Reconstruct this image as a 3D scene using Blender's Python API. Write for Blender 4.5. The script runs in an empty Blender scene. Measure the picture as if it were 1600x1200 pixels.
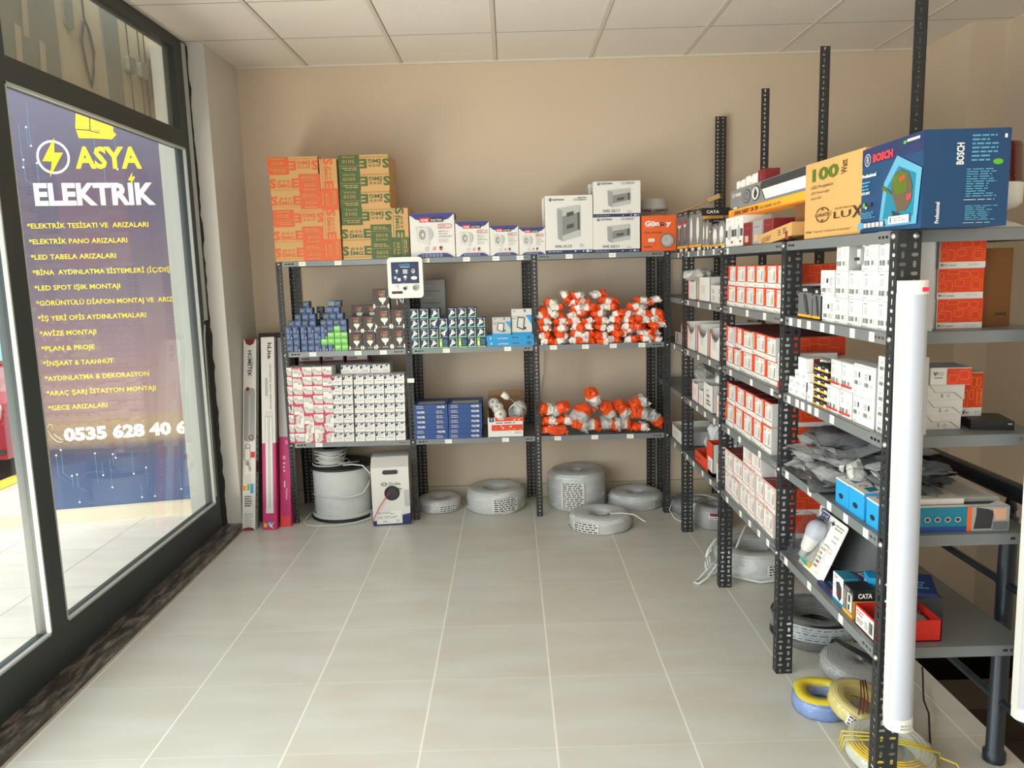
import bpy, bmesh, math, random
from math import sin, cos, pi, radians, sqrt
from mathutils import Vector, Matrix, Euler, noise
S = bpy.context.scene
COL = S.collection
rnd = random.Random(7)

# ------------------------------------------------------------------ camera
cam = bpy.data.cameras.new('camera')
cam_o = bpy.data.objects.new('camera', cam)
COL.objects.link(cam_o)
cam.sensor_fit = 'HORIZONTAL'
cam.sensor_width = 36.0
cam.lens = 36.0 * 1217.2 / 1600.0
cam.clip_start = 0.05
cam.clip_end = 200
_p, _r, _y = 0.1456, -0.02836, -0.00095          # pitch down, roll, yaw
_right = Vector((cos(_y), -sin(_y), 0)); _f0 = Vector((sin(_y), cos(_y), 0)); _u0 = Vector((0, 0, 1))
_fwd = _f0 * cos(_p) - _u0 * sin(_p); _up = _u0 * cos(_p) + _f0 * sin(_p)
_r2 = _right * cos(_r) + _up * sin(_r); _u2 = _up * cos(_r) - _right * sin(_r)
_m = Matrix((_r2, _u2, -_fwd)).transposed().to_4x4()
_m.translation = Vector((0, 0, 1.5434))
cam_o.matrix_world = _m
S.camera = cam_o

# ------------------------------------------------------------------ world, lights, exposure
S.view_settings.view_transform = 'Standard'
S.view_settings.look = 'None'
S.view_settings.gamma = 1.0
S.view_settings.use_curve_mapping = False
S.view_settings.exposure = 0.12
try:
    S.cycles.use_denoising = True
    S.cycles.max_bounces = 8
    S.cycles.diffuse_bounces = 5
    S.cycles.transparent_max_bounces = 16
    S.cycles.sample_clamp_indirect = 6.0
    S.cycles.caustics_reflective = False
    S.cycles.caustics_refractive = False
except Exception:
    pass
W = bpy.data.worlds.new('sky_world'); S.world = W; W.use_nodes = True
_bg = W.node_tree.nodes['Background']
_bg.inputs[0].default_value = (0.86, 0.93, 1.0, 1); _bg.inputs[1].default_value = 1.35

def sun(name, elev, azim, strength, color):
    l = bpy.data.lights.new(name, 'SUN'); l.energy = strength; l.color = color; l.angle = radians(22.0)
    o = bpy.data.objects.new(name, l); COL.objects.link(o)
    d = Vector((cos(radians(elev)) * sin(radians(azim)), cos(radians(elev)) * cos(radians(azim)), sin(radians(elev))))
    o.rotation_euler = d.to_track_quat('Z', 'Y').to_euler(); o.location = d * 20
    return o
sun('sun', 58, 173, 4.6, (1.0, 0.93, 0.84))      # high over the street, behind the photographer

def area(name, loc, direction, sx, sy, power, color):
    l = bpy.data.lights.new(name, 'AREA'); l.shape = 'RECTANGLE'; l.size = sx; l.size_y = sy
    l.energy = power; l.color = color
    o = bpy.data.objects.new(name, l); COL.objects.link(o)
    o.location = loc; o.rotation_euler = Vector(direction).to_track_quat('-Z', 'Y').to_euler()
    return o
# daylight entering by the side glazing and by the open shop front behind the photographer
area('daylight_side_window', (-1.98, 0.55, 1.25), (1, 0.12, -0.02), 3.3, 2.1, 135, (0.93, 0.98, 1.0))
area('daylight_shop_front', (-0.45, -1.25, 1.2), (0.02, 1, 0.10), 2.4, 2.0, 16, (1.0, 0.97, 0.93))

# added area lamp standing in for warm light bounced off sunlit paving
area('pavement_bounce_fill', (-2.35, 1.2, 0.12), (1, 0.25, 0.85), 3.6, 0.8, 135, (1.0, 0.86, 0.70))

# ------------------------------------------------------------------ materials
def lin(c):
    c = c / 255.0
    return c / 12.92 if c <= 0.04045 else ((c + 0.055) / 1.055) ** 2.4
def rgb(r, g, b): return (lin(r), lin(g), lin(b), 1.0)
MATS = {}
def mat(name, col, rough=0.55, metal=0.0, var=0.0, vs=8.0, bump=0.0, bs=60.0, trans=0.0, alpha=1.0, spec=0.5, emit=0.0, coat=0.0):
    if name in MATS: return MATS[name]
    m = bpy.data.materials.new(name); m.use_nodes = True
    nt = m.node_tree; b = nt.nodes['Principled BSDF']
    b.inputs['Base Color'].default_value = col
    b.inputs['Roughness'].default_value = rough
    b.inputs['Metallic'].default_value = metal
    b.inputs['Specular IOR Level'].default_value = spec
    if trans: b.inputs['Transmission Weight'].default_value = trans
    if alpha < 1: b.inputs['Alpha'].default_value = alpha
    if coat: b.inputs['Coat Weight'].default_value = coat
    if emit:
        b.inputs['Emission Color'].default_value = col; b.inputs['Emission Strength'].default_value = emit
    if var or bump:
        tc = nt.nodes.new('ShaderNodeTexCoord')
    if var:
        n = nt.nodes.new('ShaderNodeTexNoise'); n.inputs['Scale'].default_value = vs; n.inputs['Detail'].default_value = 4
        nt.links.new(tc.outputs['Object'], n.inputs['Vector'])
        mx = nt.nodes.new('ShaderNodeMix'); mx.data_type = 'RGBA'
        mx.inputs['A'].default_value = tuple(c * (1 - var) for c in col[:3]) + (1,)
        mx.inputs['B'].default_value = tuple(min(1, c * (1 + var)) for c in col[:3]) + (1,)
        nt.links.new(n.outputs['Fac'], mx.inputs['Factor']); nt.links.new(mx.outputs['Result'], b.inputs['Base Color'])
    if bump:
        n2 = nt.nodes.new('ShaderNodeTexNoise'); n2.inputs['Scale'].default_value = bs; n2.inputs['Detail'].default_value = 5
        nt.links.new(tc.outputs['Object'], n2.inputs['Vector'])
        bp = nt.nodes.new('ShaderNodeBump'); bp.inputs['Strength'].default_value = bump; bp.inputs['Distance'].default_value = 0.01
        nt.links.new(n2.outputs['Fac'], bp.inputs['Height']); nt.links.new(bp.outputs['Normal'], b.inputs['Normal'])
    MATS[name] = m
    return m
def M(name): return MATS[name]

def film(name, tint, gloss=0.12, rough=0.15, bump=0.0, bs=40.0, opacity=0.0, opcol=(0.8, 0.8, 0.8, 1)):
    """thin clear sheet: straight-through light plus a mirror sheen (window panes, wrapping film)"""
    m = bpy.data.materials.new(name); m.use_nodes = True; nt = m.node_tree; nt.nodes.clear()
    o = nt.nodes.new('ShaderNodeOutputMaterial'); tr = nt.nodes.new('ShaderNodeBsdfTransparent'); tr.inputs[0].default_value = tint
    gl = nt.nodes.new('ShaderNodeBsdfGlossy'); gl.inputs['Roughness'].default_value = rough
    mx = nt.nodes.new('ShaderNodeMixShader'); fr = nt.nodes.new('ShaderNodeLayerWeight'); fr.inputs['Blend'].default_value = 0.5
    pw = nt.nodes.new('ShaderNodeMath'); pw.operation = 'POWER'; pw.inputs[1].default_value = 5.0; nt.links.new(fr.outputs['Facing'], pw.inputs[0])
    ad = nt.nodes.new('ShaderNodeMath'); ad.operation = 'MULTIPLY_ADD'; ad.inputs[1].default_value = 0.9; ad.inputs[2].default_value = gloss; ad.use_clamp = True
    nt.links.new(pw.outputs[0], ad.inputs[0]); nt.links.new(ad.outputs[0], mx.inputs[0])
    base = tr
    if opacity:
        df = nt.nodes.new('ShaderNodeBsdfDiffuse'); df.inputs[0].default_value = opcol
        m2 = nt.nodes.new('ShaderNodeMixShader'); m2.inputs[0].default_value = opacity
        nt.links.new(tr.outputs[0], m2.inputs[1]); nt.links.new(df.outputs[0], m2.inputs[2]); base = m2
    nt.links.new(base.outputs[0], mx.inputs[1]); nt.links.new(gl.outputs[0], mx.inputs[2]); nt.links.new(mx.outputs[0], o.inputs[0])
    if bump:
        tc = nt.nodes.new('ShaderNodeTexCoord'); n2 = nt.nodes.new('ShaderNodeTexNoise'); n2.inputs['Scale'].default_value = bs
        nt.links.new(tc.outputs['Object'], n2.inputs['Vector'])
        bp = nt.nodes.new('ShaderNodeBump'); bp.inputs['Strength'].default_value = bump; bp.inputs['Distance'].default_value = 0.02
        nt.links.new(n2.outputs['Fac'], bp.inputs['Height']); nt.links.new(bp.outputs['Normal'], gl.inputs['Normal'])
    MATS[name] = m
    return m

C_ = dict(
 white=(238,236,230), paper=(226,224,218), offwhite=(214,212,205), cream=(226,219,198), black=(20,20,21), ink=(52,52,56), grey=(132,133,132),
 midgrey=(158,158,156), lightgrey=(188,188,186), darkgrey=(74,75,77), kraft=(206,160,98), kraftdark=(120,78,38), kraftin=(140,100,62), orange=(232,98,38), sess_orange=(222,98,46),
 sess_green=(70,96,44), red=(206,40,28), vred=(222,66,32), vline=(244,128,52), darkred=(122,24,26), maroon=(118,22,30), pinkred=(206,40,92), hotpink=(240,40,96),
 navy=(34,48,92), blue=(32,72,134), bright_blue=(28,150,208), sky_blue=(66,150,206), teal=(24,122,148), purple=(66,64,140), bluefan=(52,56,128), boschblue=(22,66,106), boschlight=(92,160,190),
 green=(88,176,44), lime=(160,204,62), bulbnavy=(26,44,84), mint=(64,170,130), gold=(206,146,48), amber=(250,170,36), yellow=(245,205,40), textyellow=(250,222,60), brown=(66,54,44), brownlt=(96,80,62),
 magenta=(196,40,112), silver=(170,172,174), skin=(214,168,140), oliveprint=(84,104,26), darkprint=(60,44,30), boschred=(232,60,64), numberred=(190,70,50), shadowgrey=(104,106,108))  # last grey serves printed boxes and ceiling bar edges
for k, v in C_.items(): mat(k, rgb(*v), rough=0.5)
mat('steel_grey', rgb(124,129,130), rough=0.42, metal=0.25, var=0.05, vs=5)
mat('post_black', rgb(44,47,49), rough=0.5, metal=0.2, var=0.12, vs=20)
mat('bolt_zinc', rgb(200,200,196), rough=0.3, metal=0.8)
mat('cable_white', rgb(214,216,214), rough=0.4)
mat('cable_black', rgb(34,35,38), rough=0.4)
mat('cable_yellow', rgb(214,194,60), rough=0.4, var=0.1, vs=30)
mat('cable_blue', rgb(70,130,205), rough=0.35)
mat('cable_grey', rgb(158,156,154), rough=0.45, var=0.12, vs=60)
mat('cable_pale', rgb(206,206,186), rough=0.45, var=0.12, vs=60)
mat('spool_black', rgb(30,31,34), rough=0.5)
mat('red_wire', rgb(214,60,84), rough=0.4)
mat('plastic_white', rgb(232,231,224), rough=0.35, coat=0.2)
mat('diffuser', rgb(190,195,206), rough=0.35)
mat('siren_red', rgb(96,10,18), rough=0.12, coat=0.6, trans=0.25)
mat('rail_paint', rgb(40,48,56), rough=0.35, metal=0.3)
mat('pack_orange', rgb(236,84,30), rough=0.28, var=0.10, vs=25, bump=0.3, bs=60)
mat('pack_white', rgb(236,228,220), rough=0.28, var=0.05, vs=25, bump=0.3, bs=60)
mat('pack_clear', rgb(186,184,180), rough=0.18, var=0.16, vs=30, bump=0.6, bs=45)
mat('bag_grey', rgb(178,180,180), rough=0.14, coat=.5, var=0.30, vs=12, bump=0.8, bs=22)
mat('bag_dark', rgb(122,124,126), rough=0.14, coat=.5, var=0.30, vs=12, bump=0.8, bs=22)
mat('bag_white', rgb(206,210,210), rough=0.2, var=0.08, vs=16, bump=0.8, bs=26)
film('glass_pane', (0.95, 0.975, 0.965, 1), gloss=0.04, rough=0.02)
film('glass_frosted', (0.90, 0.90, 0.86, 1), gloss=0.05, rough=0.15, opacity=0.10, opcol=(0.75, 0.73, 0.66, 1))
film('wrap', (0.96, 0.96, 0.97, 1), gloss=0.05, rough=0.22, bump=0.9, bs=28, opacity=0.18, opcol=(0.8, 0.81, 0.82, 1))
film('blister', (0.94, 0.94, 0.95, 1), gloss=0.10, rough=0.10)

# ------------------------------------------------------------------ object helpers
def link(o): COL.objects.link(o); return o
def put(o, label=None, cat=None, group=None, kind=None):
    if label: o['label'] = label
    if cat: o['category'] = cat
    if group: o['group'] = group
    if kind: o['kind'] = kind
    return o
def thing(name, label, cat, loc=(0, 0, 0), rz=0.0, group=None):
    o = link(bpy.data.objects.new(name, None)); o.location = loc; o.rotation_euler = (0, 0, rz); o.empty_display_size = 0.05
    return put(o, label, cat, group)
def copy_tree(o, parent=None):
    c = o.copy(); COL.objects.link(c)
    if parent is not None: c.parent = parent
    for ch in list(o.children): copy_tree(ch, c)
    return c

# ------------------------------------------------------------------ lettering
_TC = {}
def glyphs(s, bold=0.0, shear=0.0):
    """outline of a word as flat polygons, cap height 1, starting at the origin"""
    k = (s, bold, shear)
    if k in _TC: return _TC[k]
    cu = bpy.data.curves.new('word', 'FONT'); cu.body = s; cu.size = 1.0; cu.dimensions = '2D'; cu.fill_mode = 'FRONT'
    cu.resolution_u = 2; cu.offset = bold; cu.shear = shear
    ob = bpy.data.objects.new('word', cu)
    me = ob.to_mesh()
    V = [(v.co.x, v.co.y) for v in me.vertices]; F = [tuple(p.vertices) for p in me.polygons]
    nz = [p.normal.z for p in me.polygons]
    F = [f if z > 0 else tuple(reversed(f)) for f, z in zip(F, nz)]
    ob.to_mesh_clear(); bpy.data.objects.remove(ob); bpy.data.curves.remove(cu)
    if V:
        x0 = min(v[0] for v in V); V = [((x - x0) / 0.73, y / 0.73) for x, y in V]
        w = max(v[0] for v in V)
    else: w = 0
    _TC[k] = (V, F, w)
    return _TC[k]

# ------------------------------------------------------------------ mesh builder
class MB:
    def __init__(self): self.v = []; self.f = []; self.m = []; self.s = []; self.mats = []
    def mi(self, name):
        if name not in self.mats: self.mats.append(name)
        return self.mats.index(name)
    def add(self, verts, faces, m, smooth=False, X=None):
        o = len(self.v); k = self.mi(m)
        for p in verts:
            p = Vector(p)
            if X is not None: p = X @ p
            self.v.append(p)
        for f in faces: self.f.append(tuple(i + o for i in f)); self.m.append(k); self.s.append(smooth)
    def box(self, x0, x1, y0, y1, z0, z1, m, X=None):
        self.add([(x0,y0,z0),(x1,y0,z0),(x1,y1,z0),(x0,y1,z0),(x0,y0,z1),(x1,y0,z1),(x1,y1,z1),(x0,y1,z1)],
                 [(0,3,2,1),(4,5,6,7),(0,1,5,4),(1,2,6,5),(2,3,7,6),(3,0,4,7)], m, X=X)
    def rbox(self, x0, x1, y0, y1, z0, z1, m, r=0.004, axis='y', seg=3, X=None):
        """box with rounded corners in the plane across one axis"""
        a = {'x': 0, 'y': 1, 'z': 2}[axis]; lo = [x0, y0, z0]; hi = [x1, y1, z1]; b, c = [i for i in range(3) if i != a]
        ring = []
        for (cx, cy, t0) in ((hi[b]-r, hi[c]-r, 0), (lo[b]+r, hi[c]-r, 90), (lo[b]+r, lo[c]+r, 180), (hi[b]-r, lo[c]+r, 270)):
            for i in range(seg + 1):
                t = radians(t0 + 90.0 * i / seg); ring.append((cx + r * cos(t), cy + r * sin(t)))
        n = len(ring); V = []
        for e in (lo[a], hi[a]):
            for (p, q) in ring:
                w = [0, 0, 0]; w[a] = e; w[b] = p; w[c] = q; V.append(w)
        F = [tuple(range(n)), tuple(range(2*n-1, n-1, -1))] + [(i, i+n, (i+1) % n + n, (i+1) % n) for i in range(n)]
        if axis != 'y': F = [tuple(reversed(f)) for f in F]
        self.add(V, F, m, X=X)
    def lathe(self, prof, m, seg=24, X=None, smooth=True, caps=True, wob=None):
        V = []; n = len(prof)
        for i in range(seg):
            t = 2 * pi * i / seg
            for j, (r, z) in enumerate(prof):
                rr = r * (1 + (wob(t, j) if wob else 0)); V.append((rr * cos(t), rr * sin(t), z))
        F = []
        for i in range(seg):
            i2 = (i + 1) % seg
            for j in range(n - 1): F.append((i*n+j, i2*n+j, i2*n+j+1, i*n+j+1))
        self.add(V, F, m, smooth, X)
        if caps:
            if prof[0][0] > 1e-6: self.add([V[i*n] for i in range(seg)], [tuple(reversed(range(seg)))], m, False, X)
            if prof[-1][0] > 1e-6: self.add([V[i*n+n-1] for i in range(seg)], [tuple(range(seg))], m, False, X)
    def cyl(self, c, r, h, m, seg=16, axis='z', X=None):
        R = {'z': Matrix(), 'y': Matrix.Rotation(-pi/2, 4, 'X'), 'x': Matrix.Rotation(pi/2, 4, 'Y')}[axis]
        T = Matrix.Translation(c) @ R
        if X is not None: T = X @ T
        self.lathe([(r, 0), (r, h)], m, seg, T, smooth=True)
    def tube(self, pts, r, m, seg=6, closed=False, X=None):
        P = [Vector(p) for p in pts]; n = len(P); V = []; up = Vector((0.013, 0.021, 1)).normalized()
        for i in range(n):
            a = P[(i-1) % n] if (closed or i > 0) else P[i]; b = P[(i+1) % n] if (closed or i < n-1) else P[i]
            t = (b - a).normalized(); s = t.cross(up)
            if s.length < 1e-3: s = t.cross(Vector((1, 0, 0)))
            s.normalize(); q = s.cross(t)
            rr = r[i] if isinstance(r, (list, tuple)) else r
            for k in range(seg): V.append(P[i] + (s * cos(2*pi*k/seg) + q * sin(2*pi*k/seg)) * rr)
        F = []
        for i in range(n if closed else n - 1):
            i2 = (i + 1) % n
            for k in range(seg): F.append((i*seg+k, i*seg+(k+1) % seg, i2*seg+(k+1) % seg, i2*seg+k))
        if not closed: F += [tuple(reversed(range(seg))), tuple(range((n-1)*seg, n*seg))]
        self.add(V, F, m, True, X)
    # flat print on a face: o = corner, U and Vv = edge vectors
    def paint(self, o, U, Vv, ops, X=None, eps=0.0006, lay0=1):
        o = Vector(o); U = Vector(U); Vv = Vector(Vv); N = U.cross(Vv).normalized(); lw, lh = U.length, Vv.length; lay = lay0
        for op in ops:
            e = N * eps * lay; lay += 0.5; k = op[0]
            if k == 'r':
                _, u0, v0, u1, v1, m = op
                self.add([o+e+U*a+Vv*b for a, b in ((u0,v0),(u1,v0),(u1,v1),(u0,v1))], [(0,1,2,3)], m, X=X)
            elif k == 'p':
                self.add([o+e+U*a+Vv*b for a, b in op[1]], [tuple(range(len(op[1])))], op[2], X=X)
            elif k == 'e':
                _, cu, cv, ru, rv, m = op; n = 20
                self.add([o+e+U*(cu+ru*cos(2*pi*i/n))+Vv*(cv+rv*sin(2*pi*i/n)) for i in range(n)], [tuple(range(n))], m, X=X)
            elif k == 'ring':
                _, cu, cv, ru, rv, th, m = op; n = 24; V = []
                for i in range(n):
                    for s in (1, 1 - th): V.append(o+e+U*(cu+s*ru*cos(2*pi*i/n))+Vv*(cv+s*rv*sin(2*pi*i/n)))
                self.add(V, [(2*i, 2*((i+1) % n), 2*((i+1) % n)+1, 2*i+1) for i in range(n)], m, X=X)
            elif k == 'rr':   # rounded outline rectangle
                _, u0, v0, u1, v1, th, m = op; n = 5; V = []; r = min((u1-u0)*lw, (v1-v0)*lh) * 0.28
                pts = []
                for (cx, cy, t0) in ((u1*lw-r, v1*lh-r, 0), (u0*lw+r, v1*lh-r, 90), (u0*lw+r, v0*lh+r, 180), (u1*lw-r, v0*lh+r, 270)):
                    for i in range(n + 1):
                        t = radians(t0 + 90*i/n); pts.append((cx, cy, cos(t), sin(t)))
                for (cx, cy, c, s) in pts:
                    for q in (r, r - th*lh): V.append(o+e+U.normalized()*(cx+q*c)+Vv.normalized()*(cy+q*s))
                n2 = len(pts)
                self.add(V, [(2*i, 2*((i+1) % n2), 2*((i+1) % n2)+1, 2*i+1) for i in range(n2)], m, X=X)
            elif k == 't':    # word: text, u, v, cap height, material, options
                _, s, u, v, h, m = op[:6]; opt = op[6] if len(op) > 6 else {}
                V, F, w = glyphs(s, opt.get('bold', 0.0), opt.get('shear', 0.0))
                if not V: continue
                rot = radians(opt.get('rot', 0)); side = abs(sin(rot)) > 0.5
                hh = h * (lw if side else lh)
                sx = hh
                if 'w' in opt: sx = opt['w'] * (lh if side else lw) / max(w, 1e-6)
                dx = {'l': 0, 'c': -0.5*w*sx, 'r': -w*sx}[opt.get('al', 'l')]
                Un, Vn = U.normalized(), Vv.normalized(); base = o + e + U*u + Vv*v; P = []
                for (x, y) in V:
                    a, b = x*sx+dx, y*hh
                    P.append(base + Un*(a*cos(rot)-b*sin(rot)) + Vn*(a*sin(rot)+b*cos(rot)))
                self.add(P, F, m, X=X)
            elif k == 'n':    # fine print, too small to read
                _, u0, v0, u1, v1, rows, m = op; rr = random.Random(int(u0*977+v0*353+rows)); dv = (v1-v0)/rows
                for i in range(rows):
                    b = v0 + dv*(i+0.3); x = u0; end = u0+(u1-u0)*rr.uniform(0.6, 1.0)
                    while x < end - 0.02*(u1-u0):
                        x2 = min(end, x+(u1-u0)*rr.uniform(0.12, 0.35))
                        self.add([o+e+U*a+Vv*c for a, c in ((x,b),(x2,b),(x2,b+dv*0.42),(x,b+dv*0.42))], [(0,1,2,3)], m, X=X)
                        x = x2+(u1-u0)*0.05
            elif k == 'bar':  # bar code
                _, u0, v0, u1, v1, m = op; rr = random.Random(int(u0*977+v0*353)); x = u0
                while x < u1:
                    x2 = min(u1, x+(u1-u0)*rr.choice((0.03, 0.05, 0.08)))
                    self.add([o+e+U*a+Vv*c for a, c in ((x,v0),(x2,v0),(x2,v1),(x,v1))], [(0,1,2,3)], m, X=X)
                    x = x2+(u1-u0)*rr.choice((0.03, 0.05))
    def faces6(self, w, d, h, dec, X=None, x0=None):
        """print on a carton standing on its base centre front (front is y=0)"""
        x0 = -w/2 if x0 is None else x0
        fr = {'F': ((x0,0,0),(w,0,0),(0,0,h)), 'R': ((x0+w,0,0),(0,d,0),(0,0,h)), 'L': ((x0,d,0),(0,-d,0),(0,0,h)), 'T': ((x0,0,h),(w,0,0),(0,d,0))}
        for k, ops in dec.items():
            o, U, V = fr[k]; self.paint(o, U, V, ops, X)
    def mesh(self, name):
        me = bpy.data.meshes.new(name); me.from_pydata([tuple(v) for v in self.v], [], self.f)
        for n in self.mats: me.materials.append(MATS[n])
        me.polygons.foreach_set('material_index', self.m); me.polygons.foreach_set('use_smooth', self.s); me.update()
        return me
    def build(self, name, parent=None, loc=None, rz=None):
        o = link(bpy.data.objects.new(name, self.mesh(name)))
        if parent is not None: o.parent = parent
        if loc is not None: o.location = loc
        if rz is not None: o.rotation_euler = (0, 0, rz)
        return o
def inst(name, me, loc, rz=0.0, sc=None, parent=None, rot=None):
    o = link(bpy.data.objects.new(name, me)); o.location = loc; o.rotation_euler = rot if rot is not None else (0, 0, rz)
    if sc: o.scale = sc
    if parent is not None: o.parent = parent
    return o
def carton_mesh(name, w, d, h, base, dec, sides=None, lid=True):
    b = MB(); b.box(-w/2, w/2, 0, d, 0, h, base)
    if lid:   # closing flap seam and folded tuck edges on the top
        b.box(-w/2+0.0015, w/2-0.0015, 0.0012, d-0.0012, h, h+0.0008, base)
    b.faces6(w, d, h+0.0003, dec)
    return b.mesh(name)
ORD = ['first','second','third','fourth','fifth','sixth','seventh','eighth','ninth','tenth','eleventh','twelfth','thirteenth','fourteenth']
RZ = -pi/2      # goods on the side shelving face the aisle
# ================================================================== room shell
def node_mat(name, build, rough=0.5):
    m = bpy.data.materials.new(name); m.use_nodes = True; nt = m.node_tree; b = nt.nodes['Principled BSDF']; b.inputs['Roughness'].default_value = rough
    build(nt, b); MATS[name] = m; return m
class NT:
    """small helper to wire math nodes"""
    def __init__(s, nt): s.nt = nt
    def n(s, t, **k):
        q = s.nt.nodes.new(t)
        for a, v in k.items(): setattr(q, a, v)
        return q
    def math(s, op, a, b=None, c=None):
        q = s.n('ShaderNodeMath', operation=op)
        for i, v in enumerate((a, b, c)):
            if v is None: continue
            if hasattr(v, 'is_linked'): s.nt.links.new(v, q.inputs[i])
            else: q.inputs[i].default_value = v
        return q.outputs[0]
    def mix(s, f, a, b):
        q = s.n('ShaderNodeMix', data_type='RGBA')
        for k, v in (('Factor', f), ('A', a), ('B', b)):
            sk = [i for i in q.inputs if i.name == k and (i.type == ('VALUE' if k == 'Factor' else 'RGBA'))][0]
            if hasattr(v, 'is_linked'): s.nt.links.new(v, sk)
            else: sk.default_value = v
        return [o for o in q.outputs if o.type == 'RGBA'][0]
    def noise(s, vec, scale, det=3, rough=0.5):
        q = s.n('ShaderNodeTexNoise'); q.inputs['Scale'].default_value = scale; q.inputs['Detail'].default_value = det; q.inputs['Roughness'].default_value = rough
        if vec is not None: s.nt.links.new(vec, q.inputs['Vector'])
        return q.outputs['Fac']
    def ramp(s, f, a, b):
        q = s.n('ShaderNodeMapRange'); s.nt.links.new(f, q.inputs[0]); q.inputs[1].default_value = a; q.inputs[2].default_value = b
        return q.outputs[0]
def tile_floor(x0, y0, t, c1, c2, grout, wx=0.0032, wy=0.0016):
    def f(nt, b):
        h = NT(nt); g = h.n('ShaderNodeNewGeometry'); sp = h.n('ShaderNodeSeparateXYZ'); nt.links.new(g.outputs['Position'], sp.inputs[0])
        def line(s, o, w):
            u = h.math('DIVIDE', h.math('SUBTRACT', s, o), t); fr = h.math('SUBTRACT', u, h.math('ROUND', u))
            return h.math('LESS_THAN', h.math('ABSOLUTE', fr), w / t), h.math('FLOOR', u)
        lx, ix = line(sp.outputs[0], x0, wx); ly, iy = line(sp.outputs[1], y0, wy)
        cb = h.n('ShaderNodeCombineXYZ'); nt.links.new(ix, cb.inputs[0]); nt.links.new(iy, cb.inputs[1])
        wn = h.n('ShaderNodeTexWhiteNoise'); nt.links.new(cb.outputs[0], wn.inputs['Vector'])
        off = h.n('ShaderNodeVectorMath', operation='MULTIPLY_ADD'); nt.links.new(wn.outputs['Color'], off.inputs[0]); off.inputs[1].default_value = (9, 9, 9); nt.links.new(g.outputs['Position'], off.inputs[2])
        st = h.n('ShaderNodeVectorMath', operation='MULTIPLY'); nt.links.new(off.outputs[0], st.inputs[0]); st.inputs[1].default_value = (1.6, 5.0, 1)
        cloud = h.ramp(h.noise(st.outputs[0], 1.5, 4), 0.33, 0.68); col = h.mix(cloud, c1, c2)
        tone = h.math('MULTIPLY_ADD', wn.outputs['Value'], 0.05, 0.975)
        hs = h.n('ShaderNodeHueSaturation'); nt.links.new(col, hs.inputs['Color']); nt.links.new(tone, hs.inputs['Value'])
        gr = h.math('MAXIMUM', lx, h.math('MULTIPLY', ly, 0.55))
        nt.links.new(h.mix(gr, hs.outputs[0], grout), b.inputs['Base Color'])
        sm = h.noise(g.outputs['Position'], 3.0, 3); nt.links.new(h.math('MULTIPLY_ADD', sm, 0.16, 0.24), b.inputs['Roughness'])
        bp = h.n('ShaderNodeBump'); bp.invert = True; bp.inputs['Strength'].default_value = 0.35; bp.inputs['Distance'].default_value = 0.002
        nt.links.new(gr, bp.inputs['Height']); nt.links.new(bp.outputs[0], b.inputs['Normal'])
    return f
node_mat('floor_tile', tile_floor(0.1108, 4.5644, 0.44504, rgb(204,204,197), rgb(198,193,181), rgb(232,229,216)))
def paint_wall(c, bump=0.06):
    def f(nt, b):
        h = NT(nt); g = h.n('ShaderNodeNewGeometry')
        nt.links.new(h.mix(h.ramp(h.noise(g.outputs['Position'], 2.2, 4), 0.3, 0.7), tuple(v*0.97 for v in c[:3])+(1,), c), b.inputs['Base Color'])
        bp = h.n('ShaderNodeBump'); bp.inputs['Strength'].default_value = bump; bp.inputs['Distance'].default_value = 0.004
        nt.links.new(h.noise(g.outputs['Position'], 55, 4), bp.inputs['Height']); nt.links.new(bp.outputs[0], b.inputs['Normal'])
    return f
node_mat('wall_paint_warm_lit', paint_wall(rgb(208,190,167)), 0.75)  # warm light on the walls is put into this colour; pillar stays neutral
node_mat('pillar_paint', paint_wall(rgb(210,208,202)), 0.7)
node_mat('outside_render', paint_wall(rgb(176,180,176), 0.3), 0.85)
node_mat('ceiling_tile', paint_wall(rgb(232,226,216), 0.25), 0.9)
mat('ceiling_bar', rgb(214,206,192), rough=0.5)
mat('baseboard_tile', rgb(196,184,158), rough=0.35, var=0.05)
mat('frame_aluminium', rgb(58,64,64), rough=0.45, metal=0.3, var=0.06, vs=4)
mat('bead_white', rgb(178,182,178), rough=0.4, var=0.06, vs=30)
mat('foam_dark', rgb(40,38,35), rough=0.95, var=0.6, vs=40, bump=0.8, bs=50)
mat('stairwell_dark', rgb(36,31,27), rough=0.6, var=0.1, vs=3)  # darkness of the unlit pit is put into the wall colour
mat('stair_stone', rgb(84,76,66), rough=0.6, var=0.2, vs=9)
def marble(nt, b):
    h = NT(nt); tc = h.n('ShaderNodeTexCoord'); mp = h.n('ShaderNodeMapping'); mp.inputs['Scale'].default_value = (16, 4.0, 16); mp.inputs['Rotation'].default_value = (0, 0, 0.5)
    nt.links.new(tc.outputs['Object'], mp.inputs[0]); n1 = h.noise(mp.outputs[0], 2.2, 8, 0.72)
    nt.links.new(h.mix(h.ramp(n1, 0.46, 0.74), rgb(58,52,47), rgb(160,154,146)), b.inputs['Base Color'])
node_mat('sill_marble', marble, 0.3)

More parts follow.
